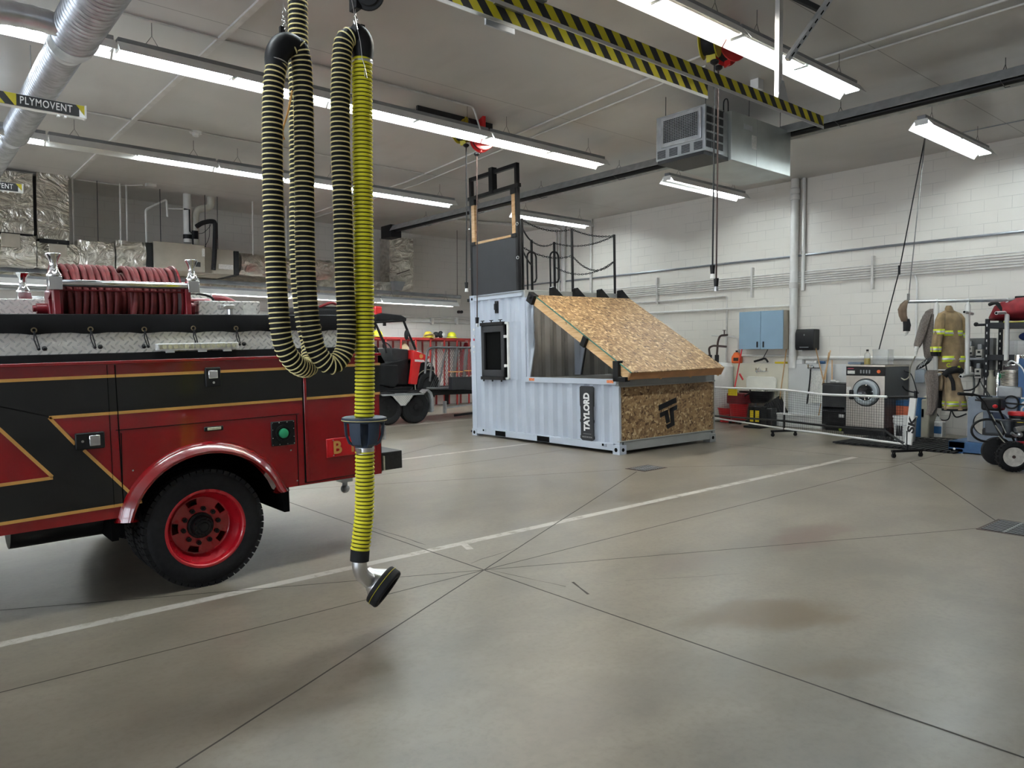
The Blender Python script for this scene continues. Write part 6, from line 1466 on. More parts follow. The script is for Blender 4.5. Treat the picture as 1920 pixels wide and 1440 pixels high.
def cloth(name, secs, m, par, D=DR, n=36, th=.07, wb=.06):
    L_ = []
    for i, s_ in enumerate(secs):
        px, py, hw = s_[:3]; tt = s_[3] if len(s_) > 3 else th; w_ = s_[4] if len(s_) > 4 else wb
        L_.append((PD(px, py, D), RT, FH, hw*D/F, tt, w_, i*.55))
    f = MB()
    # interpolate sections for smooth folds
    out = []
    for a, b_ in zip(L_, L_[1:]):
        for k in range(4):
            q = k/4; out.append((a[0].lerp(b_[0], q), RT, FH, a[3]+(b_[3]-a[3])*q, a[4]+(b_[4]-a[4])*q, a[5]+(b_[5]-a[5])*q, a[6]+(b_[6]-a[6])*q))
    out.append(L_[-1]); f.loft(out, n); return build(name, f, m, par, ang=1.6)
def band(name, pts, m, par, D=DR, h=5, th=.078, wb=.05):
    a, b_, hw = pts[:3]; ph = pts[3] if len(pts) > 3 else 0
    return cloth(name, [(a, b_-h/2, hw, th, wb), (a, b_+h/2, hw, th, wb)], m, par, D)
# grey liner
p = onrail(1754); t = thing('coat_liner', 'grey brown quilted coat liner hanging left of the tan turnout coat', 'coat', p)
cloth('body', [(1750, 579, 5, .03), (1748, 584, 12, .05), (1746, 594, 15, .09), (1746, 625, 13, .1), (1746, 650, 13, .1), (1748, 668, 14, .11), (1750, 672, 13, .10)], 'grey_cloth', t, DR+.15, wb=.09)
cloth('sleeve', [(1741, 588, 6, .05), (1735, 600, 7.5, .07), (1730, 618, 7.5, .07), (1725, 635, 7, .065), (1721, 646, 6.2, .06), (1719, 652, 4.5, .045)], 'grey_cloth', t, DR+.1, wb=.08)
f = MB(); f.tube([PD(1719, 650, DR), PD(1717, 660, DR), PD(1716, 668, DR)], .028, 12, rf=lambda q: .034-.016*q); build('glove_cuff', f, 'label', t)
f = MB(); f.tube(smooth_path([PD(1716, 668, DR), PD(1707, 688, DR+.2), PD(1705, 705, DR+.4), PD(1697, 712, DR+.5), PD(1690, 709, DR+.6)]), .010, 8); build('strap', f, 'khaki', t)
f = MB(); f.tube(smooth_path([PD(1737, 672, DR), PD(1736, 684, DR), PD(1739, 700, DR)]), .010, 6); build('hem_cord', f, 'black_cloth', t)
# tan coat
p = onrail(1780); t = thing('turnout_coat', 'tan turnout coat with lime reflective bands hanging from the steel rail', 'coat', p)
cloth('coat_body', [(1780, 575, 5, .04), (1780, 582, 8, .05), (1781, 587, 19, .07), (1782, 596, 23, .10), (1782, 620, 22.5, .11), (1784, 645, 24, .12), (1786, 665, 26, .13), (1786, 682, 27, .13), (1785, 692, 25, .12)], 'tan_cloth', t, wb=.07)
cloth('sleeve', [(1766, 587, 6, .05), (1763, 600, 8.5, .07), (1761, 618, 8.5, .075), (1758, 636, 8.5, .07), (1755, 652, 8.5, .07), (1754, 660, 8, .07)], 'tan_cloth', t, DR-.06, wb=.05)
cloth('sleeve', [(1796, 588, 6, .05), (1802, 600, 9, .07), (1806, 618, 9, .075), (1807, 636, 8.5, .07), (1806, 655, 8, .07), (1805, 664, 7, .06)], 'tan_cloth', t, DR+.02, wb=.05)
cloth('collar', [(1779, 573, 4, .035), (1779, 578, 6.5, .05), (1780, 584, 7, .06)], 'tan_cloth', t, DR-.02)
for (x, y, hw, h, D_, th) in ((1782, 625, 23.2, 10, DR, .118), (1761, 622, 9.3, 10, DR-.06, .082), (1755, 655, 9.2, 10, DR-.06, .08), (1786, 673, 27.4, 11, DR, .138), (1806, 629, 9.5, 9, DR+.02, .08)):
    b_ = cloth('lime_band', [(x, y-h/2, hw, th, .065), (x, y+h/2, hw, th, .065)], 'reflect', t, D_)
    cloth('silver_stripe', [(x, y-h*.17, hw*1.02, th+.004, .065), (x, y+h*.17, hw*1.02, th+.004, .065)], 'silver_tape', t, D_)
cloth('cuff', [(1754, 660, 8.2, .07), (1755, 668, 7.6, .06)], 'black_cloth', t, DR-.06)
for ch, px, py in (('C.', 1779, 685), ('9', 1798, 690)):
    q = PD(px, py, DR-.19); text('lettering', ch, .085, 'reflect', t, basis(q, RT, (0, 0, 1)), fat=.003)
# trousers
p = PD(1775, 698, DR); t = thing('turnout_trousers', 'tan turnout trousers with black waist hung over pipe below the coat', 'trousers', p)
cloth('leg', [(1783, 698, 15, .09), (1786, 715, 15, .10), (1788, 735, 18, .12), (1790, 752, 20, .13), (1790, 768, 21.5, .13)], 'tan_cloth2', t, DR-.05, wb=.05)
cloth('hem', [(1790, 766, 22, .135), (1790, 770, 22.3, .135)], 'black_cloth', t, DR-.05, wb=.05)
cloth('lime_band', [(1789.5, 752, 20.6, .138, .05), (1790, 761, 21.6, .14, .05)], 'reflect', t, DR-.05); cloth('silver_stripe', [(1789.7, 755, 21, .142, .05), (1790, 758.5, 21.6, .144, .05)], 'silver_tape', t, DR-.05)
cloth('leg', [(1759, 695, 11, .08), (1756, 712, 13, .10), (1758, 730, 12, .10), (1763, 745, 9, .09), (1764, 765, 6, .06)], 'black_cloth', t, DR+.12)
f = MB(); f.tube(smooth_path([PD(1770, 705, DR-.12), PD(1780, 696, DR-.15), PD(1795, 693, DR-.15), PD(1802, 696, DR-.1)]), .05, 14, rf=lambda q: .055-.02*abs(q-.5)); f.tube(smooth_path([PD(1778, 700, DR-.16), PD(1786, 715, DR-.17), PD(1788, 732, DR-.17)]), .028, 10); build('waistband', f, 'black_cloth', t)
p = PD(1748, 700, DR); t = thing('bib_overall_leg', 'worn grey brown trouser leg with striped cuff hanging left of the tan trousers', 'trousers', p)
cloth('leg', [(1748, 694, 9, .07), (1747, 705, 12, .09), (1749, 725, 10, .09), (1749, 745, 9, .08), (1748, 765, 8, .07), (1742, 778, 7, .05)], 'grey_cloth', t, DR-.08, wb=.08)
cloth('lining', [(1757, 697, 8, .07), (1758, 712, 9, .09), (1757, 732, 8, .08)], 'tan_cloth2', t, DR-.02, wb=.08)
a, b_ = PD(1720, 683, DR-.12), PD(1740, 677, DR-.1)
cuf = [(PD(1722, 688, DR-.1), (UP*.8+RT*.5).normalized(), FH, .06, .05, .05, 0), (PD(1732, 682, DR-.1), (UP*.8+RT*.5).normalized(), FH, .085, .06, .05, 1), (PD(1742, 676, DR-.1), (UP*.8+RT*.5).normalized(), FH, .07, .06, .05, 2)]
f = MB(); f.loft(cuf, 20); build('striped_cuff', f, 'black_cloth', t, ang=1.5)
f = MB()
for k in range(3): q = PD(1725+k*5, 686-k*3.2, DR-.17); f.bar(q-(UP*.8+RT*.5)*.05, q+(UP*.8+RT*.5)*.05, .012, .004, FH)
build('cuff_stripe', f, 'silver_tape', t)
# glove-like hose sleeve at the rail end
p = PD(1697, 568, DR+.05); t = thing('protective_hood', 'brown cloth sleeve with black cuff hanging at the left end of the rail', 'sleeve', p)
cloth('cloth_body', [(1700, 563, 3, .03), (1695, 570, 6, .06), (1692, 580, 7.2, .07), (1693, 592, 6.5, .06), (1697, 603, 6, .05)], 'brown_cloth', t, DR+.05, wb=.06)
cloth('cuff', [(1699, 598, 5.5, .055), (1701, 610, 6.5, .06), (1700, 621, 5.5, .05)], 'black_cloth', t, DR+.05)
cloth('lining', [(1700, 619, 4.5, .04), (1699, 625, 3.8, .03), (1697, 630, 1.5, .02)], 'label', t, DR+.05)

# ------------------------------------------------------------------ electrical items on the wall
y0, y1, z0, z1 = WB(1715, 1733, 693, 718, XW-.12); t = thing('junction_cabinet', 'small light blue grey electrical box on the wall behind the striped cuff', 'electrical box', (XW-.06, (y0+y1)/2, z0))
build('case', MB().box(XW-.12, XW, y0, y1, z0, z1), 'bluegrey_light', t, .01); build('lid_ridge', MB().box(XW-.125, XW-.05, y0+.02, y1-.04, z1, z1+.02), 'bluegrey_light', t)
y0, y1, z0, z1 = WB(1811, 1862, 634, 706, XW-.14); t = thing('charger_board', 'grey wall board holding battery chargers right of the coat', 'charger board', (XW-.07, (y0+y1)/2, z0))
build('board', MB().box(XW-.14, XW, y0, y1, z0, z1), 'grey_dark', t, .004)
for px, py in ((1819, 656), (1837, 662), (1817, 694), (1835, 698)):
    c = oX(px, py, XW-.2); f = MB(); f.box(XW-.24, XW-.14, c.y-.05, c.y+.05, c.z-.10, c.z+.06); ch = build('charger', f, 'white_dirty', t, .008); f = MB(); f.box(XW-.245, XW-.24, c.y-.02, c.y+.02, c.z+.0, c.z+.035); f.box(XW-.245, XW-.24, c.y-.04, c.y+.04, c.z-.07, c.z-.04); build('socket', f, 'black_plastic', ch)
    f = MB(); f.box(XW-.23, XW-.16, c.y-.03, c.y+.03, c.z+.06, c.z+.15); build('battery', f, 'grey_metal', ch, .01)
build('shelf_strip', MB().box(XW-.26, XW-.14, y0, y0+.42, z0+.28, z0+.31), 'grey_metal', t)
f = MB(); f.tube(smooth_path([oX(1826, 706, 14.1), oX(1826, 730, 14.1), oX(1822, 742, 14.0)]), .018, 8); build('lead', f, 'grey_dark', t)
f = MB(); f.tube(smooth_path([oX(1799, 732, 14.1), oX(1820, 731, 14.0), oX(1833, 722, 14.0), oX(1838, 708, 14.05)]), .013, 8); build('cable', f, 'black_plastic', t)
f = MB(); f.tube(smooth_path([oX(1757, 776, 14.1), oX(1765, 787, 14.0), oX(1778, 786, 14.0), oX(1783, 770, 14.0)]), .009, 8); f.tube(smooth_path([oX(1785, 771, 14.1), oX(1793, 782, 14.0), oX(1812, 776, 14.0)]), .012, 8); tag(build('looping_cable', f, 'black_plastic'), 'black cable looping on the wall below the hanging trousers', 'cable')

# ------------------------------------------------------------------ storage rack
Xr = 13.35; yl_ = oX(1846, 650, Xr).y; zt = oX(1870, 601, Xr).z; yrr = yl_-1.6
t = thing('storage_rack', 'black steel storage rack at the right edge holding bins', 'rack', (Xr+.3, yl_-.8, .2))
for xx in (Xr, Xr+.60):
    for yy in (yl_, yrr):
        f = MB(); f.box(xx, xx+.05, yy-.055, yy, .2, zt+.03); up_ = build('upright', f, 'black_steel', t, .003)
        f = MB()
        for k in range(16): zz_ = .5+k*.12; f.box(xx-.001, xx, yy-.035, yy-.02, zz_, zz_+.035)
        build('upright_slot', f, 'label', up_)
for zz_ in (zt-.03, oX(1870, 665, Xr).z, .95, .4):
    f = MB(); f.box(Xr, Xr+.65, yrr, yl_-.04, zz_-.09, zz_); build('shelf', f, 'black_steel', t, .004)
build('edge_strip', MB().box(Xr-.003, Xr, yrr, yl_-.25, zt-.035, zt-.02), 'hazard_yellow', t)
f = MB(); f.cyl((Xr-.0, yl_, zt-.06), (Xr-.02, yl_+.10, zt-.06), .02); f.ball((Xr-.02, yl_+.12, zt-.05), .035); build('hook_knob', f, 'black_plastic', t)
c = V((Xr+.3, yl_-.60, zt)); t = thing('red_gear_bag', 'large dark red duffel bag on top of the black storage rack', 'bag', c)
sec = []
for k in range(13):
    a = k/12; r_ = .05+.27*math.sin(PI*min(1, a*1.02))**.5 if 0 < a < 1 else .06
    e_ = (1-abs(2*a-1)**3.2)**.5; sec.append((c+V((-.05, .60-1.2*a, .04+.135*e_+.01)), V((1, 0, 0)), V((0, 0, 1)), .10+.20*e_, .04+.14*e_, .035, k*.7))
f = MB(); f.loft(sec, 30); build('bag_body', f, 'bag_red', t, ang=1.5)
f = MB(); f.tube(smooth_path([c+V((-.30, .35, .12)), c+V((-.28, .45, .27)), c+V((-.2, .58, .26))]), .03, 8); f.box(c.x-.15, c.x+.15, c.y-.15, c.y+.25, c.z+.335, c.z+.375); build('black_trim', f, 'black_cloth', t, .01)
f = MB(); f.tube(smooth_path([c+V((-.34, -.2, .30)), c+V((-.36, -.32, .15)), c+V((-.34, -.42, .02))]), .018, 8); build('strap', f, 'black_cloth', t)
c = V((Xr+.28, yl_-.75, oX(1870, 665, Xr).z)); f = MB(); f.box(c.x-.28, c.x+.2, c.y-.42, c.y+.44, c.z, c.z+.22); tag(build('clear_bin', f, 'clear', bev=.01), 'clear plastic bin with blue bundle on the black rack shelf', 'bin')
f = MB(); 
for k in range(4): f.ball(c+V((-.05, .22-.18*k, .28+.03*(k % 2))), .12, 1, 1.1, .6)
tag(build('blue_bundle', f, 'blue_cloth', ang=1.5), 'dark blue cloth bundle piled in the clear bin on the rack', 'cloth bundle')
f = MB(); f.box(c.x-.30, c.x-.285, c.y+.02, c.y+.10, c.z-.10, c.z+.20); tag(build('orange_strap', f, 'orange_box'), 'orange strap hanging over the front of the clear bin', 'strap')
for k in range(2):
    c2 = oX(1858+k*14, 715, 13.3); f = MB(); f.lathe([(.001, 0), (.05, 0), (.052, .02), (.052, .30), (.03, .35), (.03, .40), (.04, .42), (.001, .43)], (13.3, c2.y, c2.z-.25), (0, 0, 1), 20)
    tag(build('metal_bottle', f, 'khaki' if k == 0 else 'chrome'), ('pale khaki' if k == 0 else 'bright chrome')+' upright bottle behind the pump, below the green hose', 'bottle')
f = MB(); f.tube(smooth_path([PD(1876, 705, 11.5), PD(1884, 702, 11.5), PD(1892, 698, 11.5), PD(1896, 690, 11.5), PD(1897, 681, 11.5)]), .045, 14, rf=lambda q: .034+.012*q); gh = build('green_hose', f, 'green', ang=1.2); tag(gh, 'short green hose curving below the right pipe hanger', 'hose')
build('hose_connector', MB().cyl(PD(1897, 684, 11.5), PD(1897, 675, 11.5), .05, n=16), 'black_plastic', gh)

# ------------------------------------------------------------------ compressor
Xc = 11.9; yL = oX(1778, 840, Xc).y; g0 = fz(Xc, yL-.5); zb = oX(1800, 828, Xc).z
t = thing('air_compressor', 'air compressor on blue skid base with grey frame at right edge', 'compressor', (Xc+.4, yL-.8, g0))
f = MB(); f.box(Xc, Xc+.08, yL-1.9, yL, zb-.155, zb); f.box(Xc+.78, Xc+.86, yL-1.9, yL, zb-.10, zb); f.box(Xc, Xc+.86, yL-.22, yL, zb-.10, zb); f.box(Xc, Xc+.86, yL-1.9, yL-1.7, zb-.10, zb)
f.box(Xc, Xc+.86, yL-.20, yL, g0-.005, zb-.1); f.box(Xc, Xc+.86, yL-1.9, yL-1.7, g0-.005, zb-.1); f.box(Xc+.07, Xc+.8, yL-1.8, yL-.2, zb-.03, zb-.012); build('skid_base', f, 'blue_paint', t, .008)
build('bolt', MB().cyl((Xc-.005, yL-.08, zb-.11), (Xc+.005, yL-.08, zb-.11), .016, n=10), 'white', t)
Xf_ = Xc+.14
def cz(px, py): q = oX(px, py, Xf_); return q.y, q.z
(fy1, fz1), (fy0, fz0) = cz(1815, 748), cz(1905, 830)
bw = .10
n = 10; outer = []; inner = []
def rrect(y0, y1, z0, z1, r):
    pts = []
    for cx_, cz_, a0 in ((y1-r, z1-r, 0), (y0+r, z1-r, PI/2), (y0+r, z0+r, PI), (y1-r, z0+r, 1.5*PI)):
        for k in range(n+1): a = a0+PI/2*k/n; pts.append((cx_+r*math.cos(a), cz_+r*math.sin(a)))
    return pts
O = rrect(fy0, fy1, zb, fz1, .02); I = rrect(fy0+bw*.8, fy1-bw*.7, zb+.10, fz1-.17, .16)
for th0, th1, nm in ((0, .05, 'front_frame'), (.62, .67, 'rear_frame')):
    f = MB(); L1 = [[f.bm.verts.new(V((Xf_+q, a, b_))) for a, b_ in pts] for pts in (O, I) for q in (th0, th1)]
    f.skin(L1[0], L1[1]); f.skin(L1[2], L1[3]); f.skin(L1[0], L1[2]); f.skin(L1[1], L1[3]); build(nm, f, 'bluegrey', t, ang=.5)
build('deck', MB().box(Xf_, Xf_+.67, fy0, fy1, fz1-.0, fz1+.03), 'bluegrey', t)
f = MB(); f.cyl((Xf_+.34, fy0-.5, zb+.40), (Xf_+.34, fy1-.30, zb+.40), .27, n=28); f.ball((Xf_+.34, fy1-.30, zb+.40), .27, 1, .4, 1); build('tank', f, 'blue_dark', t)
f = MB(); f.box(Xf_+.1, Xf_+.6, fy0, fy1-.15, zb+.02, zb+.20); build('motor_shroud', f, 'dark_grey', t, .03)
c0 = cz(1890, 738); f = MB(); f.box(Xf_+.05, Xf_+.45, c0[0]-.16, c0[0]+.16, fz1+.03, fz1+.20); build('crankcase', f, 'grey_metal', t, .03)
f = MB(); z_ = fz1+.20
for k in range(9): f.lathe([(.001, 0), (.13+.003*k, 0), (.135+.003*k, .008), (.13+.003*k, .014), (.001, .014)], (Xf_+.2, c0[0]-.0, z_+k*.024), (0, 0, 1), 24)
f.cyl((Xf_+.2, c0[0], z_), (Xf_+.2, c0[0], z_+.22), .10, n=20); build('cooling_fins', f, 'steel_brushed', t, ang=.5)
f = MB(); f.box(Xf_+.08, Xf_+.34, c0[0]-.12, c0[0]+.10, z_+.22, z_+.30); f.cyl((Xf_+.2, c0[0]-.06, z_+.30), (Xf_+.2, c0[0]-.06, z_+.44), .05); f.lathe([(.03, 0), (.09, .04), (.10, .09), (.06, .12), (.001, .13)], (Xf_+.15, c0[0]-.18, z_+.34), (0, 0, 1), 24); build('cylinder_head', f, 'chrome', t, .006)
f = MB(); f.tube(smooth_path([(Xf_+.05, c0[0]+.05, z_+.28), (Xf_-.02, c0[0]-.05, z_+.35), (Xf_-.03, c0[0]-.2, z_+.2), (Xf_+.0, c0[0]-.22, fz1+.05)]), .012, 8); build('copper_pipe', f, 'galv', t)
f = MB(); f.torus((Xf_-.03, c0[0]-.05, fz1-.02), (1, .1, 0), .085, .012, 28, 8); f.tube([(Xf_-.02, fy1-.1, fz1-.01), (Xf_-.02, fy0-.3, fz1-.06)], .012, 8); build('black_hose', f, 'black_plastic', t)
pn = oX(1908, 730, Xc+.2); f = MB(); f.box(Xc+.2, Xc+.9, pn.y-.9, pn.y, oX(1912, 795, Xc+.2).z, oX(1912, 672, Xc+.2).z); bp = build('blue_cabinet', f, 'blue_paint', t, .01)
q1, q0 = oX(1913, 748, Xc+.2), oX(1913, 792, Xc+.2); build('blue_label', MB().box(Xc+.196, Xc+.2, q1.y-.3, q1.y, q0.z, q1.z), 'label_blue', bp)
text('label_lettering', 'CON', .15, 'white', bp, basis((Xc+.194, q1.y-.07, (q0.z+q1.z)/2+.02), (0, 0, 1), (0, 1, 0)), fat=.004)
# ------------------------------------------------------------------ pressure washer
w = fl(1898, 884); wx, wy, wz = w.x, w.y, w.z; R = .185; Dw = (V((wx, wy, wz))-CAM).dot(FW)
t = thing('pressure_washer', 'wheeled pressure washer with red engine and black handle at the right edge', 'pressure washer', (wx, wy, wz))
axd = (FW*-1); axd.z = 0; axd.normalize(); axd = V((-.83, -.56, 0)).normalized()
hub = V((wx, wy, wz+R))
f = MB(); f.lathe([(.115, -.05), (.135, -.058), (.165, -.05), (R-.005, -.035), (R, 0), (R-.005, .035), (.165, .05), (.135, .058), (.115, .05)], hub, axd, 40, cap=False)
for k in range(26):
    a = 2*PI*k/26; u_, v_ = frame(axd); d = u_*math.cos(a)+v_*math.sin(a); tg = axd.cross(d)
    for sg in (-1, 1): f.bar(hub+d*(R-.004)+axd*(.008*sg), hub+d*(R-.010)+axd*(.05*sg)+tg*.012, .018, .022, d)
ty = build('wheel_tyre', f, 'rub_tyre', t)
f = MB(); f.lathe([(.118, .045), (.122, .052), (.112, .050), (.10, .03), (.07, .022), (.05, .03), (.03, .034), (.001, .036)], hub, axd, 32); build('wheel_rim', f, 'white_dirty', ty)
f = MB(); f.cyl(hub+axd*.03, hub+axd*.05, .02, n=12); f.cyl(hub-axd*.62, hub+axd*.03, .012); build('axle', f, 'rust', ty)
f = MB(); h2 = hub-axd*.56; f.lathe([(.001, -.05), (.135, -.055), (R-.005, -.035), (R, 0), (R-.005, .035), (.135, .055), (.001, .05)], h2, axd, 32); build('wheel_tyre', f, 'rub_tyre', t)
def Q(px, py, dd=0): return PD(px, py, Dw+dd)
f = MB(); f.tube([Q(1884, 832), Q(1846, 757, .1), Q(1835, 742, .12), Q(1822, 739, .1), Q(1798, 738, .05)], .014, 10); f.tube([Q(1902, 828, .5), Q(1868, 757, .5), Q(1858, 744, .5)], .014, 10); f.tube([Q(1835, 742, .12), Q(1858, 744, .5)], .012, 8); build('handle_frame', f, 'black_steel', t, ang=1)
f = MB(); f.cyl(Q(1797, 738, .05), Q(1824, 740, .08), .019); build('handle_grip', f, 'black_matte', t)
f = MB()
for a, b_ in (((1866, 797), (1880, 818)), ((1876, 790), (1886, 812)), ((1872, 818), (1884, 830)), ((1858, 776), (1866, 790))): f.tube([Q(*a, -.02), Q(*b_, -.02)], .006, 6)
build('bright_edge', f, 'chrome', t)
f = MB(); a = Q(1863, 756, .2); f.box(a.x-.12, a.x+.10, a.y-.11, a.y+.11, a.z-.09, a.z+.07); build('control_panel', f, 'black_plastic', t, .03)
f = MB(); f.ball(Q(1866, 762, 0), .03, 1, 1, .8); build('red_badge', f, 'red_plastic', t)
f = MB(); a = Q(1876, 800, .25); f.box(a.x-.12, a.x+.12, a.y-.14, a.y+.14, a.z-.09, a.z+.09); build('pump_guard', f, 'bluegrey_dark', t, .02)
f = MB(); pts = [Q(1852+34*math.cos(a)*.9, 807+21*math.sin(a), .1+.05*math.sin(a)) for a in [PI*.5+2*PI*i/24*.9 for i in range(25)]]; f.tube(pts, .014, 8); build('coiled_hose', f, 'black_matte', t, ang=1.2)
a = Q(1912, 800, .25); f = MB(); f.box(a.x-.14, a.x+.14, a.y-.17, a.y+.13, a.z-.14, a.z+.10); f.cyl(a+V((0, 0, .10)), a+V((0, 0, .16)), .12, n=20); en = build('engine_block', f, 'black_plastic', t, .02)
build('engine_shroud', MB().cyl(a+V((0, 0, .14)), a+V((0, 0, .19)), .13, n=24), 'red_plastic', en, .01)
f = MB(); q = Q(1905, 786, .02); f.bar(q-RT*.045, q+RT*.045, .05, .004, UP) if 0 else f.bar(q-RT*.05, q+RT*.05, .004, .03, FH); build('warning_label', f, 'label', en)
f = MB(); q = Q(1913, 792, .02); f.bar(q-RT*.03, q+RT*.03, .004, .035, FH); build('yellow_label', f, 'yellow', en)
f = MB(); f.cyl(Q(1903, 806, .05), Q(1920, 803, .05), .035, n=16); f.ball(Q(1912, 815, .05), .035); f.cyl(Q(1896, 812, .05), Q(1906, 818, .05), .02); build('carburettor', f, 'galv', en)
f = MB(); f.tube([Q(1885, 833), Q(1925, 834, .1), Q(1950, 834, .3)], .014, 8); f.tube([Q(1902, 829, .5), Q(1940, 830, .6)], .014, 8); build('lower_frame', f, 'red_plastic', t)
f = MB(); 
for a_, b_ in (((1846, 757), (1830, 745)), ((1852, 742), (1838, 715)), ((1856, 742), (1842, 722))): f.tube([Q(*a_, .1), Q(*b_, .2)], .007, 6)
build('throttle_cable', f, 'black_plastic', t)
# backflow pipes behind roof
for (pts, lab) in (([(1331, 685), (1331, 668), (1329, 652), (1337, 648), (1362, 650)], 'lower black iron pipe bend behind the sloping roof edge'), ([(1344, 690), (1344, 668), (1346, 640), (1350, 629), (1364, 628)], 'taller black iron pipe with valve behind the sloping roof edge')):
    P2 = [oX(a, b_, 13.8) for a, b_ in pts]; tag(build('iron_pipe', MB().tube(arc(P2, 5, .06), .022, 10), 'rust'), lab, 'pipe')
    tag(build('pipe_insulation', MB().cyl(P2[0]-V((0, 0, .5)), P2[1]+V((0, 0, .03)), .045, n=14), 'black_matte'), 'black insulated pipe section feeding the '+('lower' if 'lower' in lab else 'taller')+' iron pipe bend', 'pipe')
c = oX(1358, 625, 13.8); tag(build('valve_handle', MB().cyl(c-V((0, 0, .03)), c+V((0, 0, .06)), .012).cyl(c+V((0, 0, .06)), c+V((0, 0, .07)), .04), 'rust'), 'round valve handle on the taller iron pipe', 'valve')
c = oX(1355, 720, 13.8); tag(build('water_heater', MB().lathe([(.001, 0), (.24, 0), (.25, .03), (.25, 1.15), (.20, 1.22), (.001, 1.24)], (13.85, oX(1352, 720, 13.85).y, .22), (0, 0, 1), 32), 'white'), 'white cylindrical tank partly hidden behind the container roof edge', 'tank')

# ------------------------------------------------------------------ trailer with side-by-side vehicle
w1, w2 = fl(780, 793.5), fl(729, 798); YTR = w1.y; gz = w1.z
xw1 = w1.x; xw2 = oY(729, 770, YTR).x; RW = .36
t = thing('flatbed_trailer', 'black flatbed trailer with tandem wheels and diamond plate fender behind the truck', 'trailer', (xw1, YTR, gz))
for k, xx in enumerate((xw1, xw2)):
    for yy in (YTR, YTR+1.9):
        f = MB(); f.lathe([(.20, 0), (.22, -.012), (RW-.03, -.008), (RW, .03), (RW, .17), (RW-.03, .208), (.22, .21), (.20, .2)], (xx, yy, gz+RW), (0, 1, 0), 40, cap=False)
        ty = build('trailer_tyre', f, 'rub_tyre', t)
        f = MB(); f.lathe([(.205, -.004), (.195, .01), (.185, .05), (.16, .06), (.09, .045), (.06, .03), (.055, -.02), (.001, -.025)], (xx, yy, gz+RW), (0, 1, 0), 32); build('trailer_rim', f, 'black_steel', ty)
        if yy == YTR:
            f = MB()
            for j in range(6): a = 2*PI*j/6+.3; f.cyl((xx+.10*math.cos(a), yy+.0, gz+RW+.10*math.sin(a)), (xx+.10*math.cos(a), yy+.05, gz+RW+.10*math.sin(a)), .014, n=6)
            build('wheel_nut', f, 'chrome', ty)
zd = oY(800, 733, YTR).z; x1 = oY(884, 733, YTR).x+.9; x0 = xw2-2.6
f = MB(); f.box(x0, x1, YTR+.24, YTR+.31, zd-.12, zd+.02); f.box(x0, x1, YTR+1.75, YTR+1.82, zd-.12, zd+.02); f.box(x0, x1, YTR+.3, YTR+1.8, zd-.05, zd)
for k in range(9): xx = x0+(x1-x0)*k/8; f.box(xx-.03, xx+.03, YTR+.3, YTR+1.8, zd-.12, zd-.04)
f.box(xw1+.45, xw1+.52, YTR+.25, YTR+.32, zd-.35, zd); f.box(xw1+1.0, xw1+1.07, YTR+.25, YTR+.32, zd-.35, zd)
build('deck_frame', f, 'black_steel', t, .004)
xm = (xw1+xw2)/2; hw = (xw1-xw2)/2
out = []
zf = oY(760, 738, YTR).z-gz
for a in [i/12 for i in range(13)]: out.append((xm+(hw+.43)*math.cos(a*PI)*-1, .0))
f = MB()
pr = []
X_ = lambda q: xm+q*(hw+.46)
topz = gz+zf
pl = [(-1.0, .38), (-.99, .55), (-.93, .68), (-.82, .75), (-.7, zf), (.7, zf), (.82, .75), (.93, .68), (.99, .55), (1.0, .26)]
f.prism([(X_(a), gz+b_) for a, b_ in pl]+[(X_(a*.93), gz+b_-.035) for a, b_ in pl[::-1]], lambda a, b_, q: (a, q, b_), YTR-.04, YTR+.24); fd = build('fender', f, 'galv_dull', t, ang=.9)
f = MB(); f.prism([(xm-hw*1.05, topz-.03), (xm+hw*1.05, topz-.03), (xm+.30, gz+RW+.30), (xm+.06, gz+RW+.05), (xm-.06, gz+RW+.05), (xm-.30, gz+RW+.30)], lambda a, b_, q: (a, q, b_), YTR-.03, YTR-.02); build('fender_skirt', f, 'diamond', t)
a, b_ = oY(834, 765, YTR+.1), oY(880, 758, YTR+.1); f = MB(); f.bar(a, b_+V((.3, 0, .02)), .03, .12, (0, 1, 0)); f.bar(a-V((0, 0, .12)), a+V((0, 0, .16)), .04, .1, (0, 1, 0)); build('ramp_slide', f, 'galv', t)
f = MB(); f.bar(oY(852, 779, YTR+.1), oY(885, 774, YTR+.1)+V((.2, 0, 0)), .05, .04, (0, 1, 0)); build('tongue_step', f, 'black_steel', t)
# mesh gate
Yg_ = YTR+.15
g1, g2 = oY(800, 728, Yg_), oY(888, 652, Yg_)
f = MB(); f.tube(arc([oY(797, 700, Yg_), oY(801, 656, Yg_), oY(810, 651.5, Yg_), oY(900, 652, Yg_)], 8, .2), .028, 10)
for p0, p1 in (((812, 653), (806, 715)), ((836, 653), (822, 728)), ((856, 653), (849, 728)), ((875, 653), (868, 728))): f.tube([oY(*p0, Yg_), oY(*p1, Yg_)], .022 if p0[0] < 850 else .045, 6)
f.tube([oY(800, 728, Yg_), oY(900, 729, Yg_)], .03, 6); build('ramp_gate', f, 'grey_gate', t, ang=1)
f = MB(); za, zb_g = oY(840, 728, Yg_).z, oY(840, 653, Yg_).z; xa, xb = oY(806, 690, Yg_).x, oY(900, 690, Yg_).x
hh = zb_g-za; k = 0
xx = xa-hh
while xx < xb:
    for sg in (1, -1):
        p, q = (xx, xx+hh*.55) if sg > 0 else (xx+hh*.55, xx); z0_, z1_ = za, zb_g
        if xa <= min(p, q) and max(p, q) <= xb: f.bar((p, Yg_+.02, z0_), (q, Yg_+.02, z1_), .007, .004, (0, 1, 0))
    xx += .055
mg = build('gate_mesh', f, 'grey_gate', t, smooth=False); tag(mg, kind='stuff')
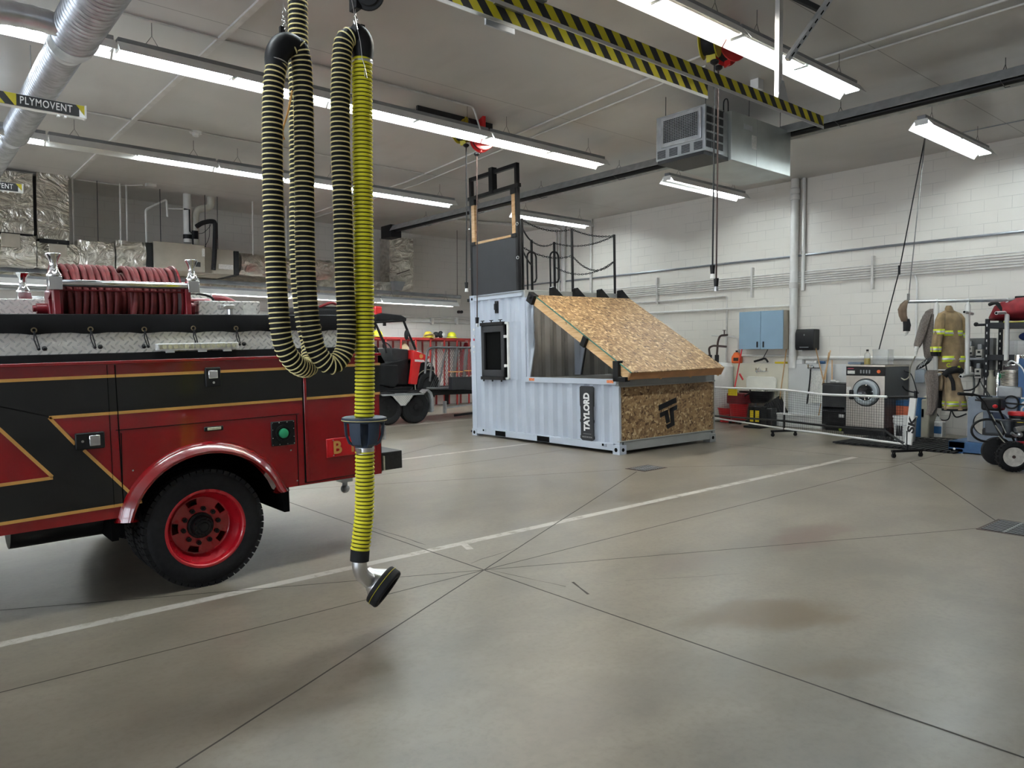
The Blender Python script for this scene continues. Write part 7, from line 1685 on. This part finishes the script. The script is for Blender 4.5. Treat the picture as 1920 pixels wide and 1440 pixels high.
f = MB(); a = oY(866, 716, Yg_-.1); f.box(a.x-.35, a.x+.4, Yg_-.2, Yg_-.05, zd, a.z+.12); tb = build('tool_box', f, 'panel_grey', t, .01)
f = MB(); f.box(a.x-.32, a.x-.05, Yg_-.22, Yg_-.0, a.z+.23, a.z+.25); f.box(a.x+.12, a.x+.35, Yg_-.22, Yg_-.0, a.z+.25, a.z+.27); build('box_latch', f, 'gold', tb)

YU = YTR+.42
U = lambda px, py, Y=YU: oY(px, py, Y)
t = thing('utility_vehicle', 'red and black side by side off road vehicle standing on the trailer', 'utility vehicle', (xw1, YU, zd))
def upoly(name, px, m, y0=0, y1=1.3, bev=.02): return build(name, MB().prism([(q.x, q.z) for q in (U(*p) for p in px)], lambda a, b_, s_: (a, YU+s_, b_), y0, y1), m, t, bev)
upoly('hood', [(773, 655), (776, 657), (792, 662), (804, 669), (800, 677), (793, 676), (774, 674)], 'utv_red', .0, 1.3)
upoly('front_fender', [(773, 657), (778, 659), (788, 662), (804, 669), (798, 676), (786, 681), (779, 721), (767, 720), (771, 690)], 'utv_red', -.06, .05, .01)
upoly('white_stripe', [(775, 674), (792, 675), (794, 679), (775, 678)], 'label', -.068, -.06, 0)
upoly('bumper_body', [(787, 680), (798, 676), (812, 681), (816, 692), (814, 712), (790, 726), (781, 726)], 'black_plastic', .02, 1.28)
upoly('door', [(709, 683), (745, 684), (746, 720), (738, 727), (709, 722)], 'black_plastic', -.03, .04)
upoly('sill', [(709, 718), (727, 727), (775, 724), (768, 735), (709, 735)], 'black_plastic', 0, 1.3)
upoly('tub', [(712, 684), (770, 672), (772, 722), (712, 724)], 'black_steel', .1, 1.25)
upoly('dashboard', [(740, 652), (772, 655), (772, 680), (744, 679)], 'dark_grey', .15, 1.2)
upoly('cargo_bed', [(626, 668), (700, 670), (702, 706), (634, 706)], 'utv_red', .05, 1.25)
upoly('chassis', [(630, 704), (712, 704), (712, 722), (636, 722)], 'black_steel', .15, 1.15)
upoly('seat', [(706, 650), (714, 648), (716, 680), (735, 681), (735, 687), (706, 687)], 'black_cloth', .2, 1.1)
upoly('roof', [(703, 590), (715, 587), (752, 591), (762, 596), (761, 603), (755, 601), (735, 600), (704, 603)], 'black_plastic', -.02, 1.32)
f = MB()
for yy in (.0, 1.28):
    o_ = V((0, yy, 0)); f.tube([U(756, 600)+o_, U(766, 625)+o_, U(779, 655)+o_], .028, 8); f.tube([U(705, 608)+o_, U(720, 642)+o_, U(724, 662)+o_], .026, 8); f.tube([U(703, 604)+o_, U(756, 601)+o_], .028, 8); f.tube([U(706, 650)+o_, U(708, 725)+o_], .026, 8)
f.tube([U(756, 600), U(756, 600)+V((0, 1.28, 0))], .028, 8); f.box(U(720, 610).x, U(724, 610).x, YU, YU+.05, U(724, 611).z, U(724, 603).z); build('roll_cage', f, 'black_steel', t, ang=1)
f = MB(); f.torus(U(727, 655, YU+.35), (1, 0, .45), .17, .016, 28, 8); f.tube([U(727, 655, YU+.35), U(742, 660, YU+.35)], .02, 8); build('steering_wheel', f, 'black_plastic', t)
f = MB(); f.ball(U(762, 628, YU-.12), .09, .5, .7, 1.3); f.tube([U(764, 634, YU-.1), U(768, 636, YU)], .015, 6); build('side_mirror', f, 'black_plastic', t)
wc_ = U(803, 722, YU-.02); rw = .31
for px_, yy in ((803, -.06), (803, 1.1), (640, -.06), (640, 1.1)):
    c = U(px_, 722, YU-.02); f = MB(); cz_ = c.z; f.lathe([(.16, 0), (.19, -.02), (rw-.03, -.01), (rw, .03), (rw, .22), (rw-.03, .26), (.19, .27), (.16, .25)], (c.x, YU+yy, cz_), (0, 1, 0), 36, cap=False)
    for k in range(24): a = 2*PI*k/24; d = V((math.cos(a), 0, math.sin(a))); f.bar(V((c.x, YU+yy+.02, cz_))+d*rw, V((c.x, YU+yy+.22, cz_))+d*rw, .03, .02, d)
    ty = build('utv_tyre', f, 'rub_tyre', t); f = MB(); f.lathe([(.165, .01), (.15, .06), (.08, .05), (.05, .02), (.001, .01)], (c.x, YU+yy, cz_), (0, 1, 0), 28)
    build('utv_rim', f, 'dark_grey', ty)
f = MB(); n = 18; P2 = [V((wc_.x+(rw+.05)*math.cos(a), YU-.02, wc_.z+(rw+.05)*math.sin(a))) for a in [PI*.35+PI*.75*i/n for i in range(n+1)]]; f.tube(P2, .012, 6); build('fender_lip', f, 'khaki', t)
c = U(804, 684); text('unit_number', '1V06', .115, 'white', t, basis((c.x, YU+.012, c.z), (1, 0, -.12), (0, 0, 1)), fat=.002)
c = U(787, 668); f = MB(); f.cyl((c.x, YU-.063, c.z), (c.x, YU-.058, c.z), .05, n=20); build('round_emblem', f, 'gold', t)
f = MB(); a, b_ = U(705, 601), U(719, 574); f.box(a.x, b_.x, YU+.05, YU+.32, a.z, b_.z); fc = tag(build('fuel_can', f, 'utv_red', bev=.03, seg=3), 'bright red flat fuel can standing on the vehicle roof', 'fuel can')

# ------------------------------------------------------------------ gear lockers and helmets at the far wall
YLK = 18.15
L = lambda px, py, Y=YLK: oY(px, py, Y)
t = thing('gear_rack', 'row of red open gear lockers along the far wall', 'locker', (L(790, 700).x, YLK+.2, .1))
xa, xb = L(600, 635).x, L(888, 635).x; zt, zm_, zb2_ = L(800, 633).z, L(800, 640).z, L(800, 726).z
build('top_rail', MB().box(xa, xb, YLK, YLK+.05, zt-.07, zt).box(xa, xb, YLK+.42, YLK+.46, zt-.07, zt), 'red_locker', t, .004)
build('top_shelf', MB().box(xa, xb, YLK+.05, YLK+.42, zt-.10, zt-.08), 'red_locker', t)
build('bottom_shelf', MB().box(xa, xb, YLK, YLK+.46, zb2_-.06, zb2_), 'red_locker', t, .004)
xs = [L(px, 690).x for px in (700, 724, 752.5, 780.5, 808, 834, 858, 880)]
for xx in xs:
    build('upright', MB().box(xx-.022, xx+.022, YLK, YLK+.04, .15, zt), 'red_locker', t, .003); build('upright', MB().box(xx-.022, xx+.022, YLK+.42, YLK+.46, .15, zt), 'red_locker', t, .003)
f = MB()
for a, b_ in zip(xs, xs[1:]): f.bar(((a+b_)/2, YLK+.44, zt-.35), ((a+b_)/2+.02, YLK+.35, zt-.37), .02)
build('coat_hook', f, 'red_locker', t)
for px, py, m_, nm in ((803, 631, 'helmet_yellow', 'yellow helmet with goggles on top of the red lockers'), (847, 629, 'helmet_bright', 'bright yellow helmet with dark band at the right of the red lockers'), (708, 632, 'helmet_bright', 'yellow helmet beside the yellow hose, seen through the vehicle cab')):
    c = L(px, py, YLK+.1); c.z = zt+.0; t = thing('helmet', nm, 'helmet', c)
    f = MB(); f.lathe([(.165, .0), (.17, .012), (.135, .03), (.13, .09), (.10, .15), (.05, .18), (.001, .185)], c, (0, 0, 1), 28); build('shell', f, m_, t)
    if px == 803: f = MB(); f.torus(c+V((0, -.05, .06)), (0, .3, 1), .13, .02, 24, 6); f.ball(c+V((.10, -.14, .02)), .05, .7, .5, 1.2); build('goggles', f, 'tan_cloth', t)
    else: f = MB(); f.torus(c+V((0, 0, .032)), (0, 0, 1), .135, .012, 28, 6); build('brim_band', f, 'bluegrey', t)
c = L(822, 632, YLK+.1); c.z = zt; t = thing('breathing_mask', 'black breathing masks lying between the two yellow helmets on the lockers', 'mask', c)
f = MB(); f.ball(c+V((-.08, 0, .09)), .11, .9, .7, .8); f.ball(c+V((.08, .0, .10)), .10, .8, .7, 1.1); build('mask_shell', f, 'black_matte', t)
f = MB(); f.cyl(c+V((.13, -.09, .10)), c+V((.13, -.07, .10)), .05, n=16); build('filter', f, 'label', t)
c = L(758, 655, YLK+.2); f = MB(); f.loft([(V((c.x, c.y, zt-.75)), (1, 0, 0), (0, 1, 0), .22, .10, .08, 0), (V((c.x, c.y, zt-.35)), (1, 0, 0), (0, 1, 0), .18, .09, .08, 1), (V((c.x, c.y, zt-.12)), (1, 0, 0), (0, 1, 0), .04, .04, .05, 2)], 24); tag(build('hung_coat', f, 'tan_cloth2', ang=1.5), 'small tan coat hanging in the lockers, seen through the vehicle cab', 'coat')
c = L(874, 648, YLK+.2); f = MB(); f.loft([(V((c.x, c.y, zt-1.1)), (1, 0, 0), (0, 1, 0), .20, .10, .08, 0), (V((c.x, c.y, zt-.45)), (1, 0, 0), (0, 1, 0), .17, .09, .08, 1), (V((c.x, c.y, zt-.12)), (1, 0, 0), (0, 1, 0), .05, .04, .05, 2)], 24); tag(build('hung_coat', f, 'red_dark', ang=1.5), 'dark red coat hanging in the locker nearest the container', 'coat')
for k, (z_, lab) in enumerate(((L(820, 597, YB).z, 'upper'), (L(820, 605, YB).z, 'lower'))):
    pipe('far_pipe', [(6, YB-.05, z_+.0), (14.1, YB-.05, z_)], .022, 'conduit', lab+' of two thin pipes along the far wall above the red lockers')
for px_ in (808, 854): c = L(px_, 601, YB); tag(build('pipe_bracket', MB().box(c.x-.04, c.x+.04, YB-.10, YB, c.z-.12, c.z+.08), 'conduit', bev=.004), 'small bracket on the two far wall pipes, '+('left one' if px_ < 820 else 'right one'), 'bracket')
for px_ in (859, 864): c = L(px_, 585, YB); tag(build('pipe_stub', MB().cyl((c.x, YB-.06, c.z), (c.x, YB, c.z), .045, n=14), 'dark_grey'), 'round dark stub on the far wall, '+('left' if px_ < 861 else 'right')+' of the pair beside the container top', 'pipe stub')

# ------------------------------------------------------------------ foil wrapped ducts, air handler
def dbx(name, px0, px1, py0, py1, m, par, Y0=17.0, Y1=17.9, bev=.03, sub=None):
    x0, x1, z0, z1 = YBx(px0, px1, py0, py1, Y0); f = MB()
    # subdivide for soft wrinkles
    f.box(x0, x1, Y0, Y1, z0, z1)
    bmesh.ops.subdivide_edges(f.bm, edges=f.bm.edges[:], cuts=7, use_grid_fill=True)
    for v in f.bm.verts:
        s_ = math.sin(v.co.x*9+v.co.z*13)+math.sin(v.co.x*23-v.co.z*17+1.3)
        v.co.y += .012*s_*(1 if m == 'foil' else 0); v.co.z += .010*math.sin(v.co.x*17)*(1 if m == 'foil' else 0)
    return build(name, f, m, par, bev if m != 'foil' else 0, ang=1.0)
t = thing('supply_duct', 'pair of foil wrapped ducts dropping from the ceiling at the left edge', 'duct', (2.2, 17.5, 3.4))
dbx('riser', -70, 62, 318, 437, 'foil', t); dbx('riser', 69, 129, 322, 450, 'foil', t, Y0=17.05)
f = MB(); x0, x1, z0, z1 = YBx(61, 70, 330, 440, 17.1); f.box(x0, x1, 17.1, 17.3, z0, z1); build('black_seam', f, 'black_plastic', t)
f = MB(); x0, x1, z0, z1 = YBx(-70, 62, 434, 440, 16.98); f.box(x0, x1, 16.98, 17.9, z0, z1); x0, x1, z0, z1 = YBx(74, 130, 449, 457, 16.98); f.box(x0, x1, 16.98, 17.9, z0, z1); build('flex_collar', f, 'black_plastic', t)
t = thing('foil_plenum', 'long foil wrapped plenum box with beige access doors above the hose reel', 'duct', (4, 17.5, 3.4))
dbx('plenum', -70, 68, 438, 497, 'foil', t, Y0=16.95); dbx('plenum', 70, 146, 456, 503, 'foil', t); dbx('plenum', 146, 215, 453, 503, 'foil', t, Y0=16.97); dbx('plenum', 218, 274, 453, 506, 'foil', t, Y0=16.95)
for a in ((2, 38, 438, 463), (92, 126, 458, 481)): x0, x1, z0, z1 = YBx(*a, 16.9); build('access_door', MB().box(x0, x1, 16.88, 16.93, z0, z1), 'beige', t, .006)
f = MB(); x0, x1, z0, z1 = YBx(274, 286, 455, 511, 16.95); f.box(x0, x1, 16.95, 18.2, z0, z1); build('black_flange', f, 'black_plastic', t)
t = thing('air_handler', 'beige horizontal furnace cabinet among foil ducts on the far wall', 'air handler', (6, 17.5, 3.4))
x0, x1, z0, z1 = YBx(288, 384, 456, 508, 16.95); ca = build('cabinet', MB().box(x0, x1, 16.95, 18.1, z0, z1), 'beige', t, .008)
x2, x3, z2, z3 = YBx(384, 397, 464, 512, 17.1); build('cabinet_side', MB().box(x2, x3, 17.1, 18.1, z2, z3), 'beige', t, .006)
x2, x3, z2, z3 = YBx(400, 438, 468, 514, 17.0); build('coil_box', MB().box(x2, x3, 17.0, 18.1, z2, z3), 'beige', t, .006)
x2, x3, z2, z3 = YBx(439, 448, 471, 516, 17.0); build('black_flange', MB().box(x2, x3, 17.0, 18.1, z2, z3), 'black_plastic', t)
x2, x3, z2, z3 = YBx(360, 376, 491, 500, 16.94); build('window_plate', MB().box(x2, x3, 16.94, 16.96, z2, z3), 'dark_grey', ca); x2, x3, z2, z3 = YBx(379, 384, 466, 481, 16.94); build('label', MB().box(x2, x3, 16.94, 16.96, z2, z3), 'label', ca)
x2, x3, z2, z3 = YBx(410, 437, 496, 505, 16.99); build('label_row', MB().box(x2, x3, 16.985, 17.0, z2, z3), 'label', t)
f = MB(); f.tube(smooth_path([oY(368, 425, 17.0), oY(380, 418, 17.0), oY(396, 415, 17.0), oY(403, 420, 17.0), oY(403, 450, 16.95), oY(402, 480, 16.92), oY(400, 506, 16.92)]), .05, 12); build('refrigerant_line', f, 'black_matte', t, ang=1.2)
for pts, r_, nm in (([oY(348, 363, 17.3), oY(351, 455, 17.3)], .085, 'flue_pipe'),):
    f = MB(); f.cyl((pts[0].x+.03, 17.3, ZC), (pts[0].x+.03, 17.3, pts[1].z), r_, n=20); build('flue_pipe', f, 'pvc', t); f = MB(); f.cyl((pts[0].x+.03, 17.3, oY(350, 440, 17.3).z), (pts[0].x+.03, 17.3, oY(350, 448, 17.3).z), r_+.012, n=20); build('rubber_coupling', f, 'black_plastic', t)
f = MB(); q = oY(395, 368, 17.3); f.tube(arc([(q.x, 17.3, ZC), (q.x, 17.3, oY(395, 390, 17.3).z), (oY(366, 391, 17.3).x, 17.3, oY(366, 392, 17.3).z), (oY(366, 391, 17.3).x, 17.3, oY(366, 462, 17.3).z)], 6, .2), .075, 18); build('flue_pipe', f, 'cream_pvc', t)
f = MB(); q = oY(365, 442, 17.3); f.cyl((q.x, 17.3, q.z-.08), (q.x, 17.3, q.z+.1), .088, n=18); build('rubber_coupling', f, 'black_plastic', t)
f = MB(); f.tube(arc([oY(275, 458, 17.2), oY(273, 393, 17.2), oY(312, 374, 17.2), oY(314, 406, 17.2)], 4, .05), .022, 8); f.tube([oY(314, 391, 17.2), oY(345, 392, 17.2)], .015, 8); build('condensate_pipe', f, 'pvc', t)
f = MB(); f.tube([oY(345, 392, 17.15), oY(355, 393, 17.15), oY(356, 434, 17.15), oY(361, 438, 17.15), oY(362, 460, 17.15)], .018, 8); build('gas_hose', f, 'black_plastic', t)
f = MB(); f.tube(smooth_path([oY(372, 438, 17.1), oY(382, 436, 17.1), oY(393, 425, 17.1), oY(396, 418, 17.1)]), .006, 5); f.tube(smooth_path([oY(384, 463, 17.05), oY(392, 445, 17.05), oY(393, 420, 17.05)]), .006, 5); build('control_wire', f, 'black_plastic', t)
for px_, yt, yb2, m_ in ((137, 340, 458, 'conduit'), (183, 352, 455, 'dark_grey'), (226, 375, 452, 'conduit'), (238, 371, 452, 'conduit'), (301, 355, 508, 'dark_grey'), (385, 372, 512, 'dark_grey'), (408, 383, 470, 'dark_grey'), (474, 378, 478, 'conduit'), (537, 408, 480, 'conduit')):
    q = oY(px_, (yt+yb2)/2, 17.15); tag(build('hanger_rod', MB().cyl((q.x, 17.15, oY(px_, yb2, 17.15).z), (q.x, 17.15, ZC), .018 if m_ == 'conduit' else .008, n=8), m_), {137: 'pale rod beside the foil riser', 183: 'thin dark rod second from the foil riser', 226: 'thin pale rod left of the close pair above the plenum', 238: 'pale rod right of the close pair above the plenum', 301: 'thin dark rod over the left end of the beige cabinet', 385: 'thin dark rod over the right end of the beige cabinet', 408: 'thin dark rod right of the black looped line', 474: 'pale rod over foil duct just left of the hoses', 537: 'pale rod seen between the first two hoses'}[px_]+', hanging from the ceiling', 'rod')
t = thing('foil_duct_run', 'foil wrapped duct running from the beige cabinet behind the hoses to the far right', 'duct', (8, 17.6, 3.2))
def ftube(pts, r_, Y, nm='duct_run', n=20):
    P2 = resample([oY(a, b_, Y) for a, b_ in pts], .12); f = MB(); f.tube(P2, r_, n, rf=lambda q: r_*(1+.05*math.sin(q*57)+.03*math.sin(q*131))); return build(nm, f, 'foil', t, ang=1.4)
ftube([(446, 494), (540, 504), (620, 507)], .25, 17.45)
ftube([(-60, 508), (100, 514), (300, 528), (450, 535), (600, 541), (690, 544)], .22, 18.35)
dbx('duct_run', 600, 775, 526, 557, 'foil', t, Y0=17.9, Y1=18.5); dbx('riser', 730, 775, 445, 540, 'foil', t, Y0=18.0, Y1=18.5)
x0, x1, z0, z1 = YBx(733, 748, 528, 545, 17.85); build('vent_scoop', MB().prism([(x0, z1), (x1+.12, z1), (x1, z0), (x0+.05, z0)], lambda a, b_, q: (a, q, b_), 17.7, 17.9), 'grey_metal', t)
f = MB(); f.tube([oY(744, 514, 17.9), oY(768, 506, 17.9)], .01, 5); build('damper_rod', f, 'rust', t)
for k in range(5):
    z_ = oY(40, 503+k*6.5, 18.3).z; pipe('far_conduit', [(-3, 18.2-.04*k, z_-.16), (4.3, 18.2-.04*k, z_-.16)], .03, 'galv_dull', 'one of five stacked grey pipes under the foil plenum at the left edge', 'pipe', 'stacked pipes at left')
pipe('light_raceway', [(-6, 17.35, 3.26), (12.6, 17.35, 3.26)], .05, 'grey_metal', 'long grey raceway tube running above the low hung lights', 'raceway')
pipe('ceiling_rod', [(oY(857, 440, 17.4).x, 17.4, 3.3), (oY(857, 440, 17.4).x, 17.4, ZC)], .008, 'rust', 'thin rod holding the right end of the low raceway', 'rod')

# ------------------------------------------------------------------ ceiling reels and their cords
def reel_(px, py, D, m_, lab, ybot, pxb, cord, endm, flip=1):
    c = PD(px, py, D); t = thing('cord_reel', lab, 'reel', c)
    ax_ = V((.35*flip, -.94, 0)).normalized()
    f = MB(); f.lathe([(.03, -.085), (.165, -.085), (.17, -.075), (.10, -.06), (.10, .06), (.17, .075), (.165, .085), (.03, .085)], c, ax_, 36); build('spool', f, m_, t)
    f = MB(); f.lathe([(.001, -.065), (.13, -.065), (.135, 0), (.13, .065), (.001, .065)], c, ax_, 30); build('wound_cord', f, 'black_matte', t)
    f = MB(); f.bar(c+V((0, 0, -.02)), (c.x, c.y, ZC), .05, .20, ax_); f.bar(c+V((0, 0, 0)), c+V((.03*flip, 0, -.20)), .02, .10, ax_); build('bracket', f, m_, t, .004)
    g = PD(pxb, py+22, D); g.z = c.z-.19; f = MB(); f.lathe([(.03, 0), (.045, -.01), (.045, -.03), (.02, -.05)], g, (0, 0, 1), 16); build('roller_guide', f, 'black_plastic', t)
    e = PD(pxb-1, ybot, D); e.x, e.y = g.x, g.y; f = MB(); f.tube([g, V((g.x+.004, g.y, (g.z+e.z)/2)), e], .009, 8); build('cord', f, cord, t)
    f = MB(); f.cyl(e+V((0, 0, .09)), e+V((0, 0, 0)), .028, .022, 14); k = build('plug_end', f, 'black_plastic', t); f = MB(); f.cyl(e, e-V((0, 0, .05)), .022, .026, 14); build('plug_tip', f, endm, k)
reel_(1331, 78, 7.9, 'reel_yellow', 'yellow ceiling cord reel behind the brightest lights, black cord hanging', 512, 1340, 'black_plastic', 'white')
reel_(1367, 90, 8.1, 'utv_red', 'red ceiling hose reel right of its yellow twin, dark red hose hanging', 536, 1347, 'rust', 'galv', -1)
reel_(866, 246, 11.2, 'reel_yellow', 'yellow ceiling cord reel above the tower, cord hanging at the container edge', 540, 874, 'black_plastic', 'white')
reel_(904, 262, 11.2, 'utv_red', 'red ceiling hose reel above the tower, hose hanging past the dark panel', 606, 894, 'rust', 'galv', -1)
f = MB(); a, b_ = oY(810, 197, 9.1), oY(945, 232, 9.1)
for k in range(6): f.box(oZ(808, 198, 5.05).x, oZ(948, 232, 5.05).x, 9.15+k*.045, 9.17+k*.045, 5.02, 5.08)
f.box(oZ(808, 198, 5.05).x-.02, oZ(948, 232, 5.05).x+.02, 9.10, 9.14, 5.0, ZC); f.box(oZ(808, 198, 5.05).x-.02, oZ(948, 232, 5.05).x+.02, 9.42, 9.46, 5.0, ZC)
tag(build('ceiling_grille', f, 'dark_grey'), 'long dark slatted ceiling grille behind the middle light row', 'vent')
# ------------------------------------------------------------------ view
S.view_settings.view_transform = 'Standard'; S.view_settings.look = 'None'; S.view_settings.gamma = 1; S.view_settings.use_curve_mapping = False
S.view_settings.exposure = EXPO
